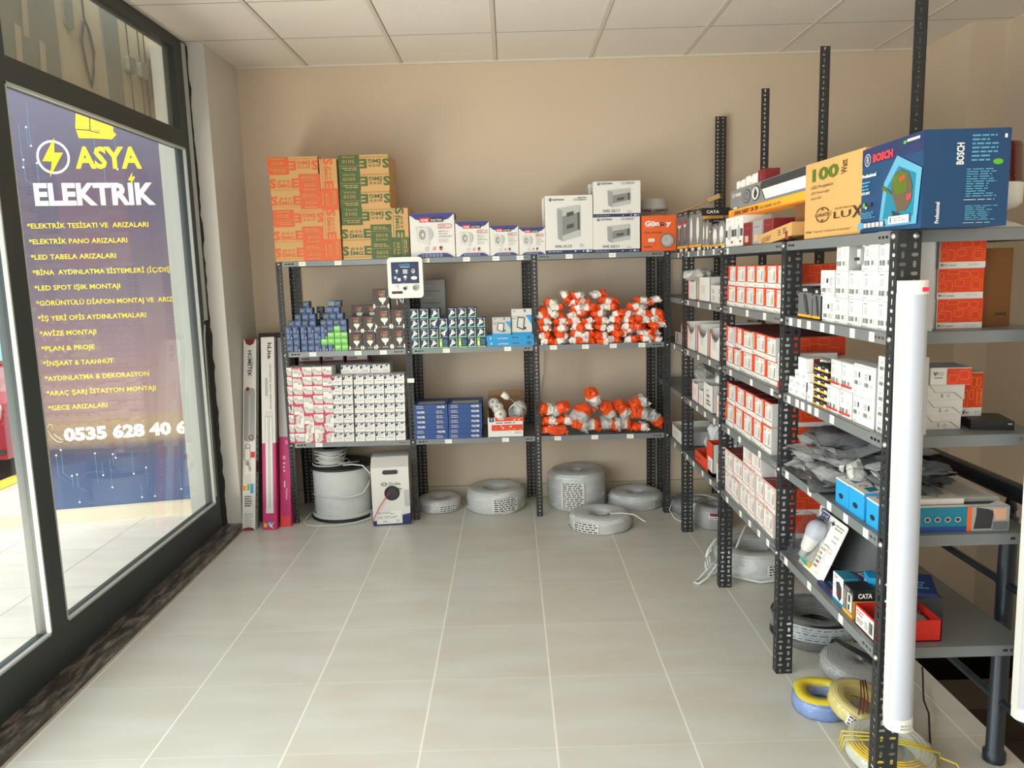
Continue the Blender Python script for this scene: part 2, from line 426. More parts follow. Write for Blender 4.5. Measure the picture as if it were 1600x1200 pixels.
def structure(name, b, parent=None):
    o = b.build(name, parent)
    if parent is None: o['kind'] = 'structure'
    return o
CEIL = 2.862; BACK = 5.195; LEFT = -1.70; RIGHT = 2.87
b = MB(); b.box(-1.83, 1.535, -1.3, BACK, -0.14, 0, 'floor_tile'); b.box(1.535, RIGHT, 4.66, BACK, -0.14, 0, 'floor_tile'); structure('floor', b)
b = MB(); b.box(-1.86, RIGHT, -1.3, BACK, CEIL, CEIL+0.05, 'ceiling_tile'); ceil = structure('ceiling', b)
b = MB()   # exposed grid of the suspended ceiling
for k in range(-2, 5):
    x = -0.0531 + 0.601*k
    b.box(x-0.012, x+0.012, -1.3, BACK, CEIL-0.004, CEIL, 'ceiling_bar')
    b.box(x+0.012, x+0.0155, -1.3, BACK, CEIL-0.001, CEIL, 'shadowgrey')  # thin darker strip along one side of the bar
for j in range(0, 10):
    y = 4.608 - 0.601*j
    b.box(-1.80, RIGHT, y-0.0015, y+0.0015, CEIL-0.0015, CEIL, 'grey')
b.box(-1.70, 2.67, BACK-0.012, BACK, CEIL-0.012, CEIL, 'ceiling_bar')
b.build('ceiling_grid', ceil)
b = MB(); b.box(-2.0, RIGHT+0.1, BACK, BACK+0.12, -0.14, CEIL+0.05, 'wall_paint_warm_lit'); structure('wall_back', b)
b = MB(); b.box(-2.006, -1.70, 4.66, BACK, -0.14, CEIL, 'pillar_paint'); b.box(-2.0065, -1.86, 4.6585, 4.66, -0.14, CEIL, 'outside_render'); structure('wall_pillar', b)
b = MB(); b.box(RIGHT, RIGHT+0.1, -1.3, BACK, -0.75, CEIL, 'wall_paint_warm_lit'); b.box(1.535, RIGHT, 4.66, 4.67, -0.75, -0.005, 'wall_paint_warm_lit'); structure('wall_right', b)
b = MB(); b.box(0.85, RIGHT, -1.42, -1.30, -0.75, CEIL, 'wall_paint_warm_lit'); b.box(-1.86, 0.85, -1.42, -1.30, 2.30, CEIL, 'wall_paint_warm_lit'); structure('wall_front_blocker', b)  # unseen wall added behind the camera to hold back fill light
b = MB(); b.box(2.67, RIGHT, 4.68, BACK, 0, CEIL, 'wall_paint_warm_lit'); structure('wall_column', b)
b = MB(); b.box(-1.69, 2.66, BACK-0.009, BACK, 0, 0.085, 'baseboard_tile'); b.box(-1.69, 2.66, BACK-0.0095, BACK, 0.085, 0.088, 'grey'); structure('baseboard_back', b)
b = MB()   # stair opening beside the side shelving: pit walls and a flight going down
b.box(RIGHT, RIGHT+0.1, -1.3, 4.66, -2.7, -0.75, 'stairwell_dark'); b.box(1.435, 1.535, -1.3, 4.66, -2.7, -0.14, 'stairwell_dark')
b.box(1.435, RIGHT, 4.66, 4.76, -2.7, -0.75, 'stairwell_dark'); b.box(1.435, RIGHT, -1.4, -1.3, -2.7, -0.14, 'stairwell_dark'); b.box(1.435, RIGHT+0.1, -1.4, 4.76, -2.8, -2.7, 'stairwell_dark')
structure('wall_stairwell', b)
b = MB()
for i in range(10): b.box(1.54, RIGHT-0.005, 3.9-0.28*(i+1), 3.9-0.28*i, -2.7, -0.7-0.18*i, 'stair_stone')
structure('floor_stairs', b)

# ---- window wall: marble sill, aluminium frame, panes, beads
b = MB(); b.box(-1.84, -1.69, -1.3, 4.66, 0.0, 0.036, 'sill_marble'); b.box(-1.84, -1.698, -1.3, 4.66, -0.1, 0.0, 'outside_render'); structure('trim_1', b)
fx0, fx1 = -1.862, -1.80
b = MB()
b.box(fx0, fx1, -1.3, 4.60, 0.036, 0.205, 'frame_aluminium')          # bottom rail
b.box(fx0, fx1, -1.3, 4.60, 2.268, 2.362, 'frame_aluminium')          # transom
b.box(fx0, fx1, -1.3, 4.60, 2.80, CEIL, 'frame_aluminium')            # head
b.box(fx0, fx1, 4.475, 4.60, 2.362, 2.80, 'frame_aluminium'); b.box(fx0, fx1, 4.527, 4.60, 0.205, 2.268, 'frame_aluminium')
for y in (2.835, 1.15, -0.55):
    b.box(fx0, fx1, y, y+0.105, 0.205, 2.268, 'frame_aluminium'); b.box(fx0, fx1, y+0.02, y+0.125, 2.362, 2.80, 'frame_aluminium')
win = structure('window_1', b)
b = MB()   # glazing beads and sealant along the pane edges
for (a, c) in ((2.94, 4.527), (1.255, 2.835), (-0.445, 1.15)):
    b.box(-1.815, -1.798, a, c, 2.259, 2.269, 'bead_white'); b.box(-1.815, -1.798, a, c, 0.205, 0.214, 'bead_white')
    b.box(-1.815, -1.798, a, a+0.007, 0.205, 2.268, 'bead_white'); b.box(-1.815, -1.798, c-0.008, c, 0.205, 2.268, 'bead_white')
b.build('glazing_bead', win)
for (a, c) in ((2.94, 4.527), (1.255, 2.835), (-0.445, 1.15)):
    b = MB(); b.box(-1.836, -1.830, a, c, 0.205, 2.268, 'glass_pane'); b.build('glass_pane', win)
for (a, c) in ((2.96, 4.475), (1.275, 2.855), (-0.425, 1.17)):
    b = MB(); b.box(-1.836, -1.830, a, c, 2.362, 2.80, 'glass_frosted'); b.build('transom_pane', win)
# ragged foam joint and loose plastic cover strip between frame and pillar
b = MB(); r1 = random.Random(3); n = 60; L = []; Rr = []
for i in range(n+1):
    z = 0.036 + (2.85-0.036)*i/n; w = 4.657
    L.append((-1.798, 4.598, z)); Rr.append((-1.786 - 0.012*r1.random(), w, z))
b.add(L+Rr, [(i, i+n+1, i+n+2, i+1) for i in range(n)], 'foam_dark'); b.box(-1.86, -1.80, 4.60, 4.659, 0.036, CEIL, 'foam_dark'); structure('trim_2', b)
b = MB(); b.box(-1.801, -1.792, 4.585, 4.622, 1.30, 2.85, 'bead_white')
b.tube([(-1.797, 4.56, 1.30), (-1.795, 4.575, 1.27), (-1.797, 4.555, 1.2), (-1.797, 4.537, 0.7), (-1.797, 4.53, 0.25)], 0.006, 'bead_white'); structure('trim_3', b)
# ================================================================== slotted-angle shelving
mat('tag_white', rgb(240,238,230), rough=0.5)
def slot_plate(b, o, U, V, cols, pitch, thick, m, phase=0, solid=False):
    """steel strip with staggered oblong punched holes; U across, V along"""
    o = Vector(o); U = Vector(U); V = Vector(V); N = U.cross(V).normalized()*thick
    Lw = U.length; Lh = V.length; u = U.normalized(); v = V.normalized(); n = max(1, round(Lh/pitch)); ph = Lh/n; cw = Lw/cols
    verts = []; faces = []
    for c in range(cols):
        for i in range(n):
            ctr = o + u*(cw*(c+0.5)) + v*(ph*(i+0.5)); vert = (i + c + phase) % 2 == 0
            a, d = (min(0.0048, cw*.3), min(0.0092, ph*.42)) if vert else (min(0.0095, cw*.36), min(0.0048, ph*.3))
            hole = [(a, 0), (a*.8, d*.8), (0, d), (-a*.8, d*.8), (-a, 0), (-a*.8, -d*.8), (0, -d), (a*.8, -d*.8)]
            per = [(cw/2, 0), (cw/2, ph/2), (0, ph/2), (-cw/2, ph/2), (-cw/2, 0), (-cw/2, -ph/2), (0, -ph/2), (cw/2, -ph/2)]
            k = len(verts)
            for s in (0, 1):
                for (x, y) in per + hole: verts.append(ctr + u*x + v*y - N*s)
            for j in range(8):
                j2 = (j+1) % 8
                faces.append((k+j, k+j2, k+8+j2, k+8+j)); faces.append((k+16+j2, k+16+j, k+24+j, k+24+j2)); faces.append((k+8+j, k+8+j2, k+24+j2, k+24+j))
    b.add(verts, faces, m)
def angle_post(legx, legy, h, sx=1, sy=1, colx=1, coly=1):
    """L-section post, corner at the origin; legs run along +-X and +-Y"""
    b = MB(); p = 0.0235
    if sx > 0: slot_plate(b, (0, 0, 0), (legx, 0, 0), (0, 0, h), colx, p, 0.002, 'post_black')
    else: slot_plate(b, (-legx, 0, 0), (legx, 0, 0), (0, 0, h), colx, p, 0.002, 'post_black')
    if sy > 0: slot_plate(b, (0, legy, 0), (0, -legy, 0), (0, 0, h), coly, p, 0.002, 'post_black', 1)
    else: slot_plate(b, (0, 0, 0), (0, -legy, 0), (0, 0, h), coly, p, 0.002, 'post_black', 1)
    b.box(min(0, sx*legx), max(0, sx*legx), -0.001, 0.002, 0, 0.004, 'post_black')
    return b.mesh('post')
def bolt_mesh():
    b = MB(); X = Matrix.Rotation(pi/2, 4, 'X'); b.lathe([(0.0001, 0.006), (0.004, 0.0058), (0.0072, 0.003), (0.0078, 0)][::-1], 'bolt_zinc', 12, X)
    return b.mesh('bolt')
BOLT = bolt_mesh()
def shelf_mesh(w, d, lip=0.032, ends=3):
    """pressed sheet shelf: top at z=0, lip turned down all round, slots near the lip ends; front at y=0"""
    b = MB(); t = 0.0012
    b.box(0, w, 0, d, -0.0015, 0, 'steel_grey')
    for (o, U) in (((0, 0, -lip), (w, 0, 0)), ((w, d, -lip), (-w, 0, 0)), ((w, 0, -lip), (0, d, 0)), ((0, d, -lip), (0, -d, 0))):
        L = Vector(U).length; u = Vector(U)/L; O = Vector(o); N = u.cross(Vector((0, 0, 1)))*-1
        e = 0.02*ends + 0.02
        def quad(a, c, z0=0.0, z1=lip):
            b.add([O+u*a+Vector((0,0,z0)), O+u*c+Vector((0,0,z0)), O+u*c+Vector((0,0,z1)), O+u*a+Vector((0,0,z1))], [(0,1,2,3)], 'steel_grey')
        quad(e, L-e)
        for base in (0, L-e):
            quad(base, base+0.014 if base == 0 else base+0.006)
            s0 = base + (0.014 if base == 0 else 0.006)
            for i in range(ends):
                x = s0 + 0.02*i
                ctr = O + u*(x+0.01) + Vector((0, 0, lip/2)); hole = [(.0075,0),(.006,.0035),(0,.004),(-.006,.0035),(-.0075,0),(-.006,-.0035),(0,-.004),(.006,-.0035)]
                per = [(.01,0),(.01,lip/2),(0,lip/2),(-.01,lip/2),(-.01,0),(-.01,-lip/2),(0,-lip/2),(.01,-lip/2)]
                V = [ctr+u*a+Vector((0,0,c)) for a, c in per+hole]
                b.add(V, [(j, (j+1) % 8, 8+(j+1) % 8, 8+j) for j in range(8)], 'steel_grey')
            quad(s0+0.02*ends, base+e)
        # folded return under the lip
        b.add([O, O+u*L, O+u*L-N*-0.012, O-N*-0.012], [(0, 1, 2, 3)], 'steel_grey')
    return b.mesh('shelf')
def tag_mesh(w=0.042, h=0.026):
    b = MB(); b.box(-w/2, w/2, -0.0012, 0, -h/2, h/2, 'tag_white'); b.paint((-w/2, -0.0012, -h/2), (w, 0, 0), (0, 0, h), [('n', .15, .3, .85, .7, 2, 'lightgrey')], eps=0.0003)
    return b.mesh('price_label')
TAG = tag_mesh()

rack = thing('shelving_rack', 'long grey steel shelving along the back wall, three bays with black posts', 'shelving', (0, 4.74, 0))
front_x = [-1.405, -0.648, 0.130, 0.932]
pm = angle_post(0.038, 0.058, 1.626, 1, 1, 1, 2)
pb = angle_post(0.060, 0.038, 1.626, 1, -1, 2, 1)
def post(parent, me, loc, bolts=(), rz=0.0):
    p = inst('post', me, loc, rz, parent=parent)
    for (x, y, z, r) in bolts: inst('bolt', BOLT, (x, y, z), r, parent=p)
    return p
BZ = [1.614, 1.064, 0.500]
for x in front_x: post(rack, pm, (x, 0, 0), [(0.020, -0.0005, z, 0) for z in BZ])
for x in (-1.44, -0.66, 0.08, 0.898): post(rack, pb, (x, 0.44, 0))
BAY = [(-1.367, -0.648), (-0.610, 0.130), (0.168, 0.932)]
LEV = [1.63, 1.083, 0.516]
tags = {(0, 0): [-1.245, -1.03], (0, 1): [-1.217, -0.94, -0.785], (0, 2): [-1.215],
        (1, 0): [-0.50, -0.257, -0.08, 0.065], (1, 1): [-0.40, -0.025], (1, 2): [-0.41, -0.055],
        (2, 0): [0.36, 0.62], (2, 1): [0.255, 0.45, 0.62, 0.795], (2, 2): [0.27, 0.50, 0.72]}
for i, (x0, x1) in enumerate(BAY):
    me = shelf_mesh(x1-x0-0.001, 0.425)
    for j, z in enumerate(LEV):
        s = inst('shelf', me, (x0+0.0005, 0.003, z), parent=rack)
        for tx in tags[(i, j)]: inst('price_label', TAG, (tx-x0, -0.0008, -0.017), parent=s)
b = MB(); b.box(-0.021, 0.021, -0.0012, 0, -0.013, 0.013, 'tag_white'); inst('price_label', b.mesh('price_label'), (-0.625, -0.002, 0.888), parent=rack)

side = thing('shelving_rack', 'long grey steel shelving running beside the stair opening, tall black rear posts', 'shelving', (0.985, 0, 0))
PY = [4.372, 3.570, 2.760, 1.965]
ps = angle_post(0.060, 0.040, 1.611, 1, 1, 2, 1)
LV = [1.615, 1.355, 1.080, 0.808, 0.488]
for i, y in enumerate(PY):
    post(side, ps, (-0.018, y, 0), [(-0.0005, 0.02, z-0.016, RZ) for z in LV] + ([(0.045, -0.0005, z-0.016, 0) for z in LV] if i == 3 else []))
post(side, ps, (-0.018, 5.135, 0))
pt = angle_post(0.042, 0.058, 2.47, -1, 1, 1, 2)
pt2 = angle_post(0.068, 0.042, 2.47, -1, 1, 2, 1)
for y in PY: post(side, pt, (0.440, y, 0))
post(side, pt2, (0.418, 5.14, 0))
SB = [(5.135, 4.412), (4.372, 3.610), (3.570, 2.800), (2.760, 2.005)]
stags = {(0,1): [], (0,2): [4.62], (0,0): [4.52], (0,3): [], (0,4): [4.60],
 (1,0): [4.26, 4.05, 3.93, 3.74], (1,1): [4.27, 4.03, 3.80], (1,2): [4.27, 4.03, 3.80], (1,3): [4.20, 4.05, 3.88, 3.70], (1,4): [4.28, 4.12, 3.92, 3.76],
 (2,0): [3.50], (2,1): [3.44, 3.20, 2.98], (2,2): [3.43, 3.13, 2.88], (2,3): [3.45, 3.28, 3.01], (2,4): [3.46, 3.25, 3.12, 3.00, 2.89],
 (3,0): [], (3,1): [2.70, 2.62, 2.535, 2.425, 2.35, 2.21, 2.09], (3,2): [2.70, 2.62, 2.57, 2.51, 2.45, 2.33], (3,3): [2.70, 2.49, 2.33, 2.21, 2.08], (3,4): [2.69, 2.47, 2.22]}
tg = tag_mesh(0.030, 0.026)
for i, (y0, y1) in enumerate(SB):
    me = shelf_mesh(y0-y1-0.001, 0.425)
    for j, z in enumerate(LV):
        s = inst('shelf', me, (-0.0145, y0-0.0005, z), RZ, parent=side)
        for ty in stags[(i, j)]: inst('price_label', tg, (y0-ty, -0.0008, -0.017 + 0.002*((i+j) % 2)), parent=s)
# ================================================================== goods on the back wall shelving
FY = 4.737          # front faces sit flush with the shelf lips
def good(me, name, label, cat, x, z, y=FY, rz=0.0, group=None, rot=None, sc=None):
    o = inst(name, me, (x, y, z), rz, sc, rot=rot); return put(o, label, cat, group)

# ---- kraft cartons with orange or green print, stacked on the top shelf of the window bay
def brand(cx, cy, s, m):     # the stacked word mark
    return [('t', 'S', cx-0.235*s, cy-0.17*s, 0.40*s, m, {'bold': .04, 'w': .11*s}), ('t', 'E', cx+0.115*s, cy-0.17*s, 0.40*s, m, {'bold': .04, 'w': .11*s}),
            ('t', 'ess', cx-0.10*s, cy+0.06*s, 0.17*s, m, {'w': .19*s}), ('t', 'İMG', cx-0.115*s, cy-0.17*s, 0.17*s, m, {'bold': .03, 'w': .21*s}),
            ('r', cx-0.22*s, cy-0.28*s, cx+0.22*s, cy-0.265*s, m)]
def sess(col, num, sub):
    f = [('r', .575, 0, 1, 1, col)] + brand(.285, .48, 1.28, col) + \
        [('r', .575, .60, 1, .615, 'kraft'), ('n', .63, .68, .95, .9, 2, 'kraft'), ('t', num, .80, .27, .20, 'kraft', {'al': 'c', 'w': .24})]
    f += [('t', sub, .80, .06, .12, 'kraft', {'al': 'c', 'w': .24})] if sub else [('n', .66, .05, .94, .18, 1, 'kraft')]
    side = [('r', .1, .25, .9, .8, col), ('n', .15, .3, .85, .75, 3, 'kraft')]
    return carton_mesh('carton', .295, .30, .1008, 'kraft', {'F': f, 'R': side, 'T': [('r', .0, .47, 1, .53, 'kraftin')]})
so = sess('sess_orange', '8020', ''); sg = sess('sess_green', '5010', 'EXTRA')
CW = .295; CH = .1012
for i, up in enumerate([1, 1, 0, 1, 1, 0]):
    x = -1.252 + [0, 0, .002, 0, -.002, -.010][i]; z = 1.6305 + CH*i
    lab = f"kraft and orange carton lying flat, {ORD[i]} from the shelf in the stack beside the window"
    good(so, 'carton', lab, 'carton', x, z if up else z+.1008, rot=(0, 0 if up else pi, 0), group='kraft cartons with orange print')
for i in range(2):
    good(so, 'carton', f"kraft and orange carton standing on end, {['lower','upper'][i]} of two in a column", 'carton', -1.1045, 1.6305+.147+.2955*i, rot=(0, pi/2, 0), group='kraft cartons with orange print')
for i, up in enumerate([1, 1, 0, 0, 0, 0]):
    x = -.8455 + [0, .001, .002, -.001, .002, .001][i]; z = 1.6305 + CH*i
    good(sg, 'carton', f"kraft and green carton lying flat, {ORD[i]} from the shelf in the green stack", 'carton', x, z if up else z+.1008, rot=(0, 0 if up else pi, 0), group='kraft cartons with green print')
good(sg, 'carton', 'kraft and green carton standing on end between the green stack and the fan boxes', 'carton', -.697, 1.6305+.147, rot=(0, pi/2, 0), group='kraft cartons with green print')

# ---- fan boxes
def fan_box(w, h, num):
    f = [('p', [(0, 1), (0, .965), (.06, .93), (.13, .87), (.22, .845), (.78, .845), (.87, .87), (.94, .93), (1, .985), (1, 1)], 'bluefan'),
         ('r', .22, .80, .46, .905, 'red'), ('r', .46, .80, .76, .905, 'black'), ('t', 'NOVEZ', .25, .82, .055, 'white', {'bold': .03, 'w': .17}), ('t', 'ELECTRIC', .485, .82, .055, 'white', {'bold': .01, 'w': .25}),
         ('rr', .63, .655, .94, .755, .012, 'numberred'), ('t', num, .66, .675, .06, 'numberred', {'w': .15}), ('t', 'm³', .84, .675, .045, 'numberred'),
         ('t', 'BANYO ve', .64, .575, .030, 'darkgrey', {'w': .22}), ('t', 'TUVALET', .64, .515, .030, 'darkgrey', {'w': .2}), ('t', 'ASPİRATÖRÜ', .64, .455, .030, 'darkgrey', {'w': .3}),
         ('n', .64, .33, .95, .42, 3, 'lightgrey'),
         ('e', .40, .53, .115, .155, 'lightgrey'), ('p', [(.14, .71), (.40, .68), (.43, .28), (.17, .36)], 'offwhite'), ('p', [(.14, .71), (.15, .71), (.18, .36), (.17, .36)], 'lightgrey'),
         ('e', .275, .52, .075, .115, 'grey'), ('ring', .275, .52, .055, .085, .1, 'offwhite'), ('e', .285, .515, .032, .048, 'offwhite'), ('e', .25, .685, .012, .01, 'darkgrey'),
         ('rr', .33, .16, .41, .235, .01, 'midgrey'), ('e', .53, .20, .033, .035, 'pinkred'), ('r', .505, .195, .555, .215, 'white'), ('e', .68, .215, .034, .036, 'brown'), ('p', [(.66, .20), (.65, .14), (.68, .165), (.71, .14), (.70, .20)], 'red'),
         ('p', [(.10, 0), (.17, .055), (.25, .09), (.80, .09), (.88, .055), (.97, 0)], 'bluefan')]
    f += [('e', .275+.082*i, .042, .030, .032, 'lightgrey') for i in range(6)] + [('e', .275+.082*i, .042, .018, .019, 'bluefan') for i in range(6)]
    return carton_mesh('fan_box', w, w*.62, h, 'paper', {'F': f, 'R': [('r', 0, .86, 1, 1, 'bluefan'), ('n', .15, .3, .85, .7, 6, 'midgrey'), ('r', 0, 0, 1, .08, 'bluefan')]})
for (x0, x1, h, num, lab) in ((-.588, -.322, .258, '200', 'largest white fan box, numbered 200, under a dark blue top band'), (-.317, -.115, .204, '150', 'white fan box numbered 150, second largest of the four fan boxes'),
                              (-.112, .058, .174, '100', 'white fan box numbered 100, third of the four fan boxes in size'), (.062, .219, .160, '80', 'smallest white fan box, beside the tall distribution board box')):
    good(fan_box(x1-x0, h, num), 'fan_box', lab, 'fan box', (x0+x1)/2, 1.6305, group='bathroom fan boxes')

# ---- distribution board boxes
def board_box(w, h, code, n, rows):
    k = .62 if rows == 2 else .52; c0 = .45 if rows == 2 else .50; b0 = .21 if rows == 2 else .27; t0 = b0+k
    f = [('r', 0, 0, 1, .06 if rows == 2 else .085, 'navy'), ('n', .05, .02, .35, .05, 1, 'lightgrey'), ('e', .63, .035, .014, .012, 'white'), ('e', .80, .035, .014, .012, 'white'), ('r', .86, .02, .92, .05, 'white'), ('e', .96, .035, .013, .012, 'white'),
         ('ring', .115, .935, .035, .03*(.28/h), .25, 'ink'), ('r', .105, .90, .125, .95, 'ink'), ('t', 'ÇETSAN', .165, .915, .032*(.3/h), 'ink', {'bold': .03, 'w': .24}), ('t', n, .60, .905, .048*(.3/h), 'darkgrey', {'w': .07}), ('n', .69, .90, .97, .97, 2, 'darkgrey'),
         ('t', code, .19, .10 if rows == 2 else .125, .058*(.3/h), 'ink', {'w': .36}), ('n', .72, .10, .84, .17, 2, 'midgrey')]
    # drawing of the board: side, top cap, smoked door, bottom cap
    f += [('p', [(c0-.20, t0-.05), (c0-.09, t0-.085), (c0-.09, b0), (c0-.19, b0+.05)], 'midgrey'), ('p', [(c0-.20, t0-.05), (c0+.27, t0), (c0+.28, t0-.02), (c0-.09, t0-.085)], 'lightgrey'),
          ('p', [(c0-.09, t0-.085), (c0+.28, t0-.02), (c0+.28, b0+.085), (c0-.09, b0)], 'lightgrey'), ('p', [(c0-.09, t0-.19), (c0+.28, t0-.12), (c0+.28, b0+.20), (c0-.09, b0+.10)], 'grey'),
          ('p', [(c0+.23, t0-.128), (c0+.27, t0-.121), (c0+.27, b0+.195), (c0+.23, b0+.188)], 'darkgrey')]
    for i in range(rows):
        yy = (b0+.13 if rows == 1 else b0+.16+.21*i) + .05; f.append(('p', [(c0, yy), (c0+.15, yy+.03), (c0+.15, yy+.10), (c0, yy+.07)], 'darkgrey'))
    return carton_mesh('distribution_box', w, .14, h, 'paper', {'F': f, 'T': [('r', 0, 0, 1, 1, 'navy')], 'L': [('n', .2, .5, .8, .8, 4, 'lightgrey')]})
b24 = board_box(.283, .340, 'WK.0515', '24', 2); b12 = board_box(.280, .206, 'WK.0511', '12', 1)
G = 'distribution board boxes'
good(b24, 'distribution_box', 'tall white box picturing a two row breaker board, marked WK.0515', 'box', .3625, 1.6305, group=G)
good(b24, 'distribution_box', 'tall white box whose edge shows just behind the WK.0515 box', 'box', .352, 1.6305, y=FY+.150, group=G)
good(b12, 'distribution_box', 'white WK.0511 board box standing on the shelf beside the orange armature box', 'box', .6455, 1.6305, group=G)
good(b12, 'distribution_box', 'white WK.0511 board box stacked on top of its twin', 'box', .649, 1.8385, y=FY-.003, group=G)
good(b12, 'distribution_box', 'white board box tucked behind the upper WK.0511 box, corner showing', 'box', .634, 1.8385, y=FY+.142, group=G)
# ---- orange armature carton
f = [('r', 0, 0, 1, 1, 'orange'), ('t', 'Gün', .09, .72, .135, 'white', {'bold': .05, 'w': .42}), ('t', 'a', .53, .72, .135, 'navy', {'bold': .05, 'w': .14}), ('t', 'y', .70, .72, .135, 'white', {'bold': .05, 'w': .16}), ('p', [(.605, .80), (.59, .77), (.605, .77), (.60, .745), (.618, .778), (.605, .778)], 'white'),
     ('r', .10, .685, .36, .695, 'white'), ('n', .37, .675, .60, .70, 1, 'ink'), ('t', 'Glop Armatür', .08, .50, .062, 'brown', {'w': .52}), ('r', .19, .265, .37, .355, 'white'), ('n', .22, .29, .35, .33, 1, 'grey'),
     ('e', .745, .29, .205, .205, 'brown'), ('e', .745, .29, .19, .19, 'midgrey'), ('e', .73, .30, .14, .14, 'lightgrey'), ('e', .70, .33, .06, .06, 'silver'), ('t', '2', .38, .17, .055, 'ink'), ('n', .06, .09, .42, .15, 1, 'brown')]
ob = carton_mesh('armature_box', .206, .18, .207, 'orange', {'F': f, 'R': [('n', .2, .4, .8, .8, 4, 'brown')]})
good(ob, 'armature_box', 'orange box with white lettering and a picture of a round lamp', 'box', .899, 1.6305)
# ---- clear jar of lids behind the orange carton
jar = thing('plastic_jar', 'round clear plastic jar with pale lid behind the orange box', 'jar', (.915, 4.99, 1.6305))
b = MB(); b.lathe([(.0001, .002), (.078, .002), (.082, .01), (.082, .235), (.088, .245), (.088, .262), (.082, .268)], 'blister', 28, caps=False); b.build('jar_body', jar)
b = MB(); b.lathe([(.083, .255), (.089, .258), (.089, .275), (.080, .285), (.078, .318), (.074, .323), (.0001, .325)], 'lightgrey', 28, caps=False); b.build('jar_lid', jar)
b = MB()
for i in range(8): b.lathe([(.0001, .01+.028*i), (.070, .01+.028*i), (.072, .03+.028*i), (.0001, .032+.028*i)], 'offwhite', 20, caps=False)
b.build('stacked_lids', jar)

# ---- window bay, middle shelf: small navy and lime bulb cartons
def bulb_carton(w, h, base, style):
    d = .05; band = 'boschlight' if base == 'navy' else 'white'
    light = mat('carton_'+base+style, rgb(*{'navyh': (58,76,128), 'navyv': (52,70,124), 'darkh': (40,46,70), 'greyh': (112,118,142), 'blackh': (44,46,52), 'limeh': (122,206,70)}[base+style]), rough=.35, var=.12, vs=60)
    if style == 'h': f = [('r', .12, .62, .88, .72, 'boschlight' if base != 'lime' else 'white'), ('r', .12, .40, .70, .46, 'lightgrey'), ('r', 0, .0, 1, .22, 'navy' if base != 'lime' else 'green'), ('r', .6, .06, .85, .16, 'sky_blue'), ('r', 0, .96, 1, 1, 'navy' if base != 'lime' else 'green')]
    else: f = [('r', .14, .08, .26, .92, 'boschlight'), ('r', .36, .10, .42, .80, 'lightgrey'), ('r', .74, 0, 1, 1, 'navy'), ('r', .80, .12, .92, .36, 'white')]
    return carton_mesh('bulb_carton', w, d, h, light.name, {'F': f, 'T': [('r', .2, .2, .8, .8, 'navy' if base != 'lime' else 'green')], 'R': [('r', .1, .2, .9, .3, 'boschlight')]})
bc = {k: bulb_carton(.0375, .0378, *k) for k in (('navy', 'h'), ('navy', 'v'), ('dark', 'h'), ('grey', 'h'), ('black', 'h'), ('lime', 'h'))}
grid = {0: 'hvhhvvvll', 1: 'hhhhhllll', 2: 'vhvhvvlll', 3: 'vvvvhvhlh'}
NAMES = {'h': 'navy', 'v': 'navy side-on', 'l': 'lime green', 'd': 'dark navy', 'g': 'pale grey', 'k': 'black'}
KEY = {'h': ('navy', 'h'), 'v': ('navy', 'v'), 'l': ('lime', 'h'), 'd': ('dark', 'h'), 'g': ('grey', 'h'), 'k': ('black', 'h')}
xs = [-1.3505, -1.309, -1.263, -1.220, -1.179, -1.139, -1.099, -1.058, -1.017]
for r, row in grid.items():
    for c, k in enumerate(row):
        good(bc[KEY[k]], 'bulb_carton', f"small {NAMES[k]} bulb carton, {ORD[r]} layer up, {ORD[c]} from the window in its layer", 'bulb carton', xs[c]+rnd.uniform(-.001, .001), 1.0835+.0381*r, rz=rnd.uniform(-.03, .03), group='small bulb cartons')
def pyramid(name, rows, r0):
    for r, (xs_, ks) in enumerate(rows):
        for c, (x, k) in enumerate(zip(xs_, ks)):
            good(bc[KEY[k]], 'bulb_carton', f"small {NAMES[k]} bulb carton in the {name} peak, {ORD[r]} tier, {ORD[c]} from the window", 'bulb carton', x, 1.0835+.0381*(r0+r), y=FY+.004*r, rz=rnd.uniform(-.06, .06), group='small bulb cartons')
pyramid('window-side', [([-1.333, -1.293, -1.250, -1.205], 'dhdh'), ([-1.292, -1.248, -1.206], 'dhh'), ([-1.262, -1.222], 'dh'), ([-1.240], 'd')], 4)
pyramid('inner', [([-1.138, -1.099, -1.058, -1.018], 'khdh'), ([-1.120, -1.080, -1.037], 'dhh'), ([-1.098, -1.058], 'hh'), ([-1.086, -1.0475], 'gk')], 4)
for i, (x, z) in enumerate(((-1.178, 1.236), (-1.166, 1.274), (-1.180, 1.312))):
    good(bc[('black', 'h')], 'bulb_carton', f"shadowed black bulb carton behind the gap between the two peaks, {ORD[i]} one up", 'bulb carton', x, z-.0003, y=FY+.10, group='small bulb cartons')
for i in range(4): good(bc[('dark', 'h')], 'bulb_carton', f"dark bulb carton hidden low behind the peaks, {ORD[i]} layer up", 'bulb carton', -1.172, 1.0835+.0381*i, y=FY+.10, group='small bulb cartons')
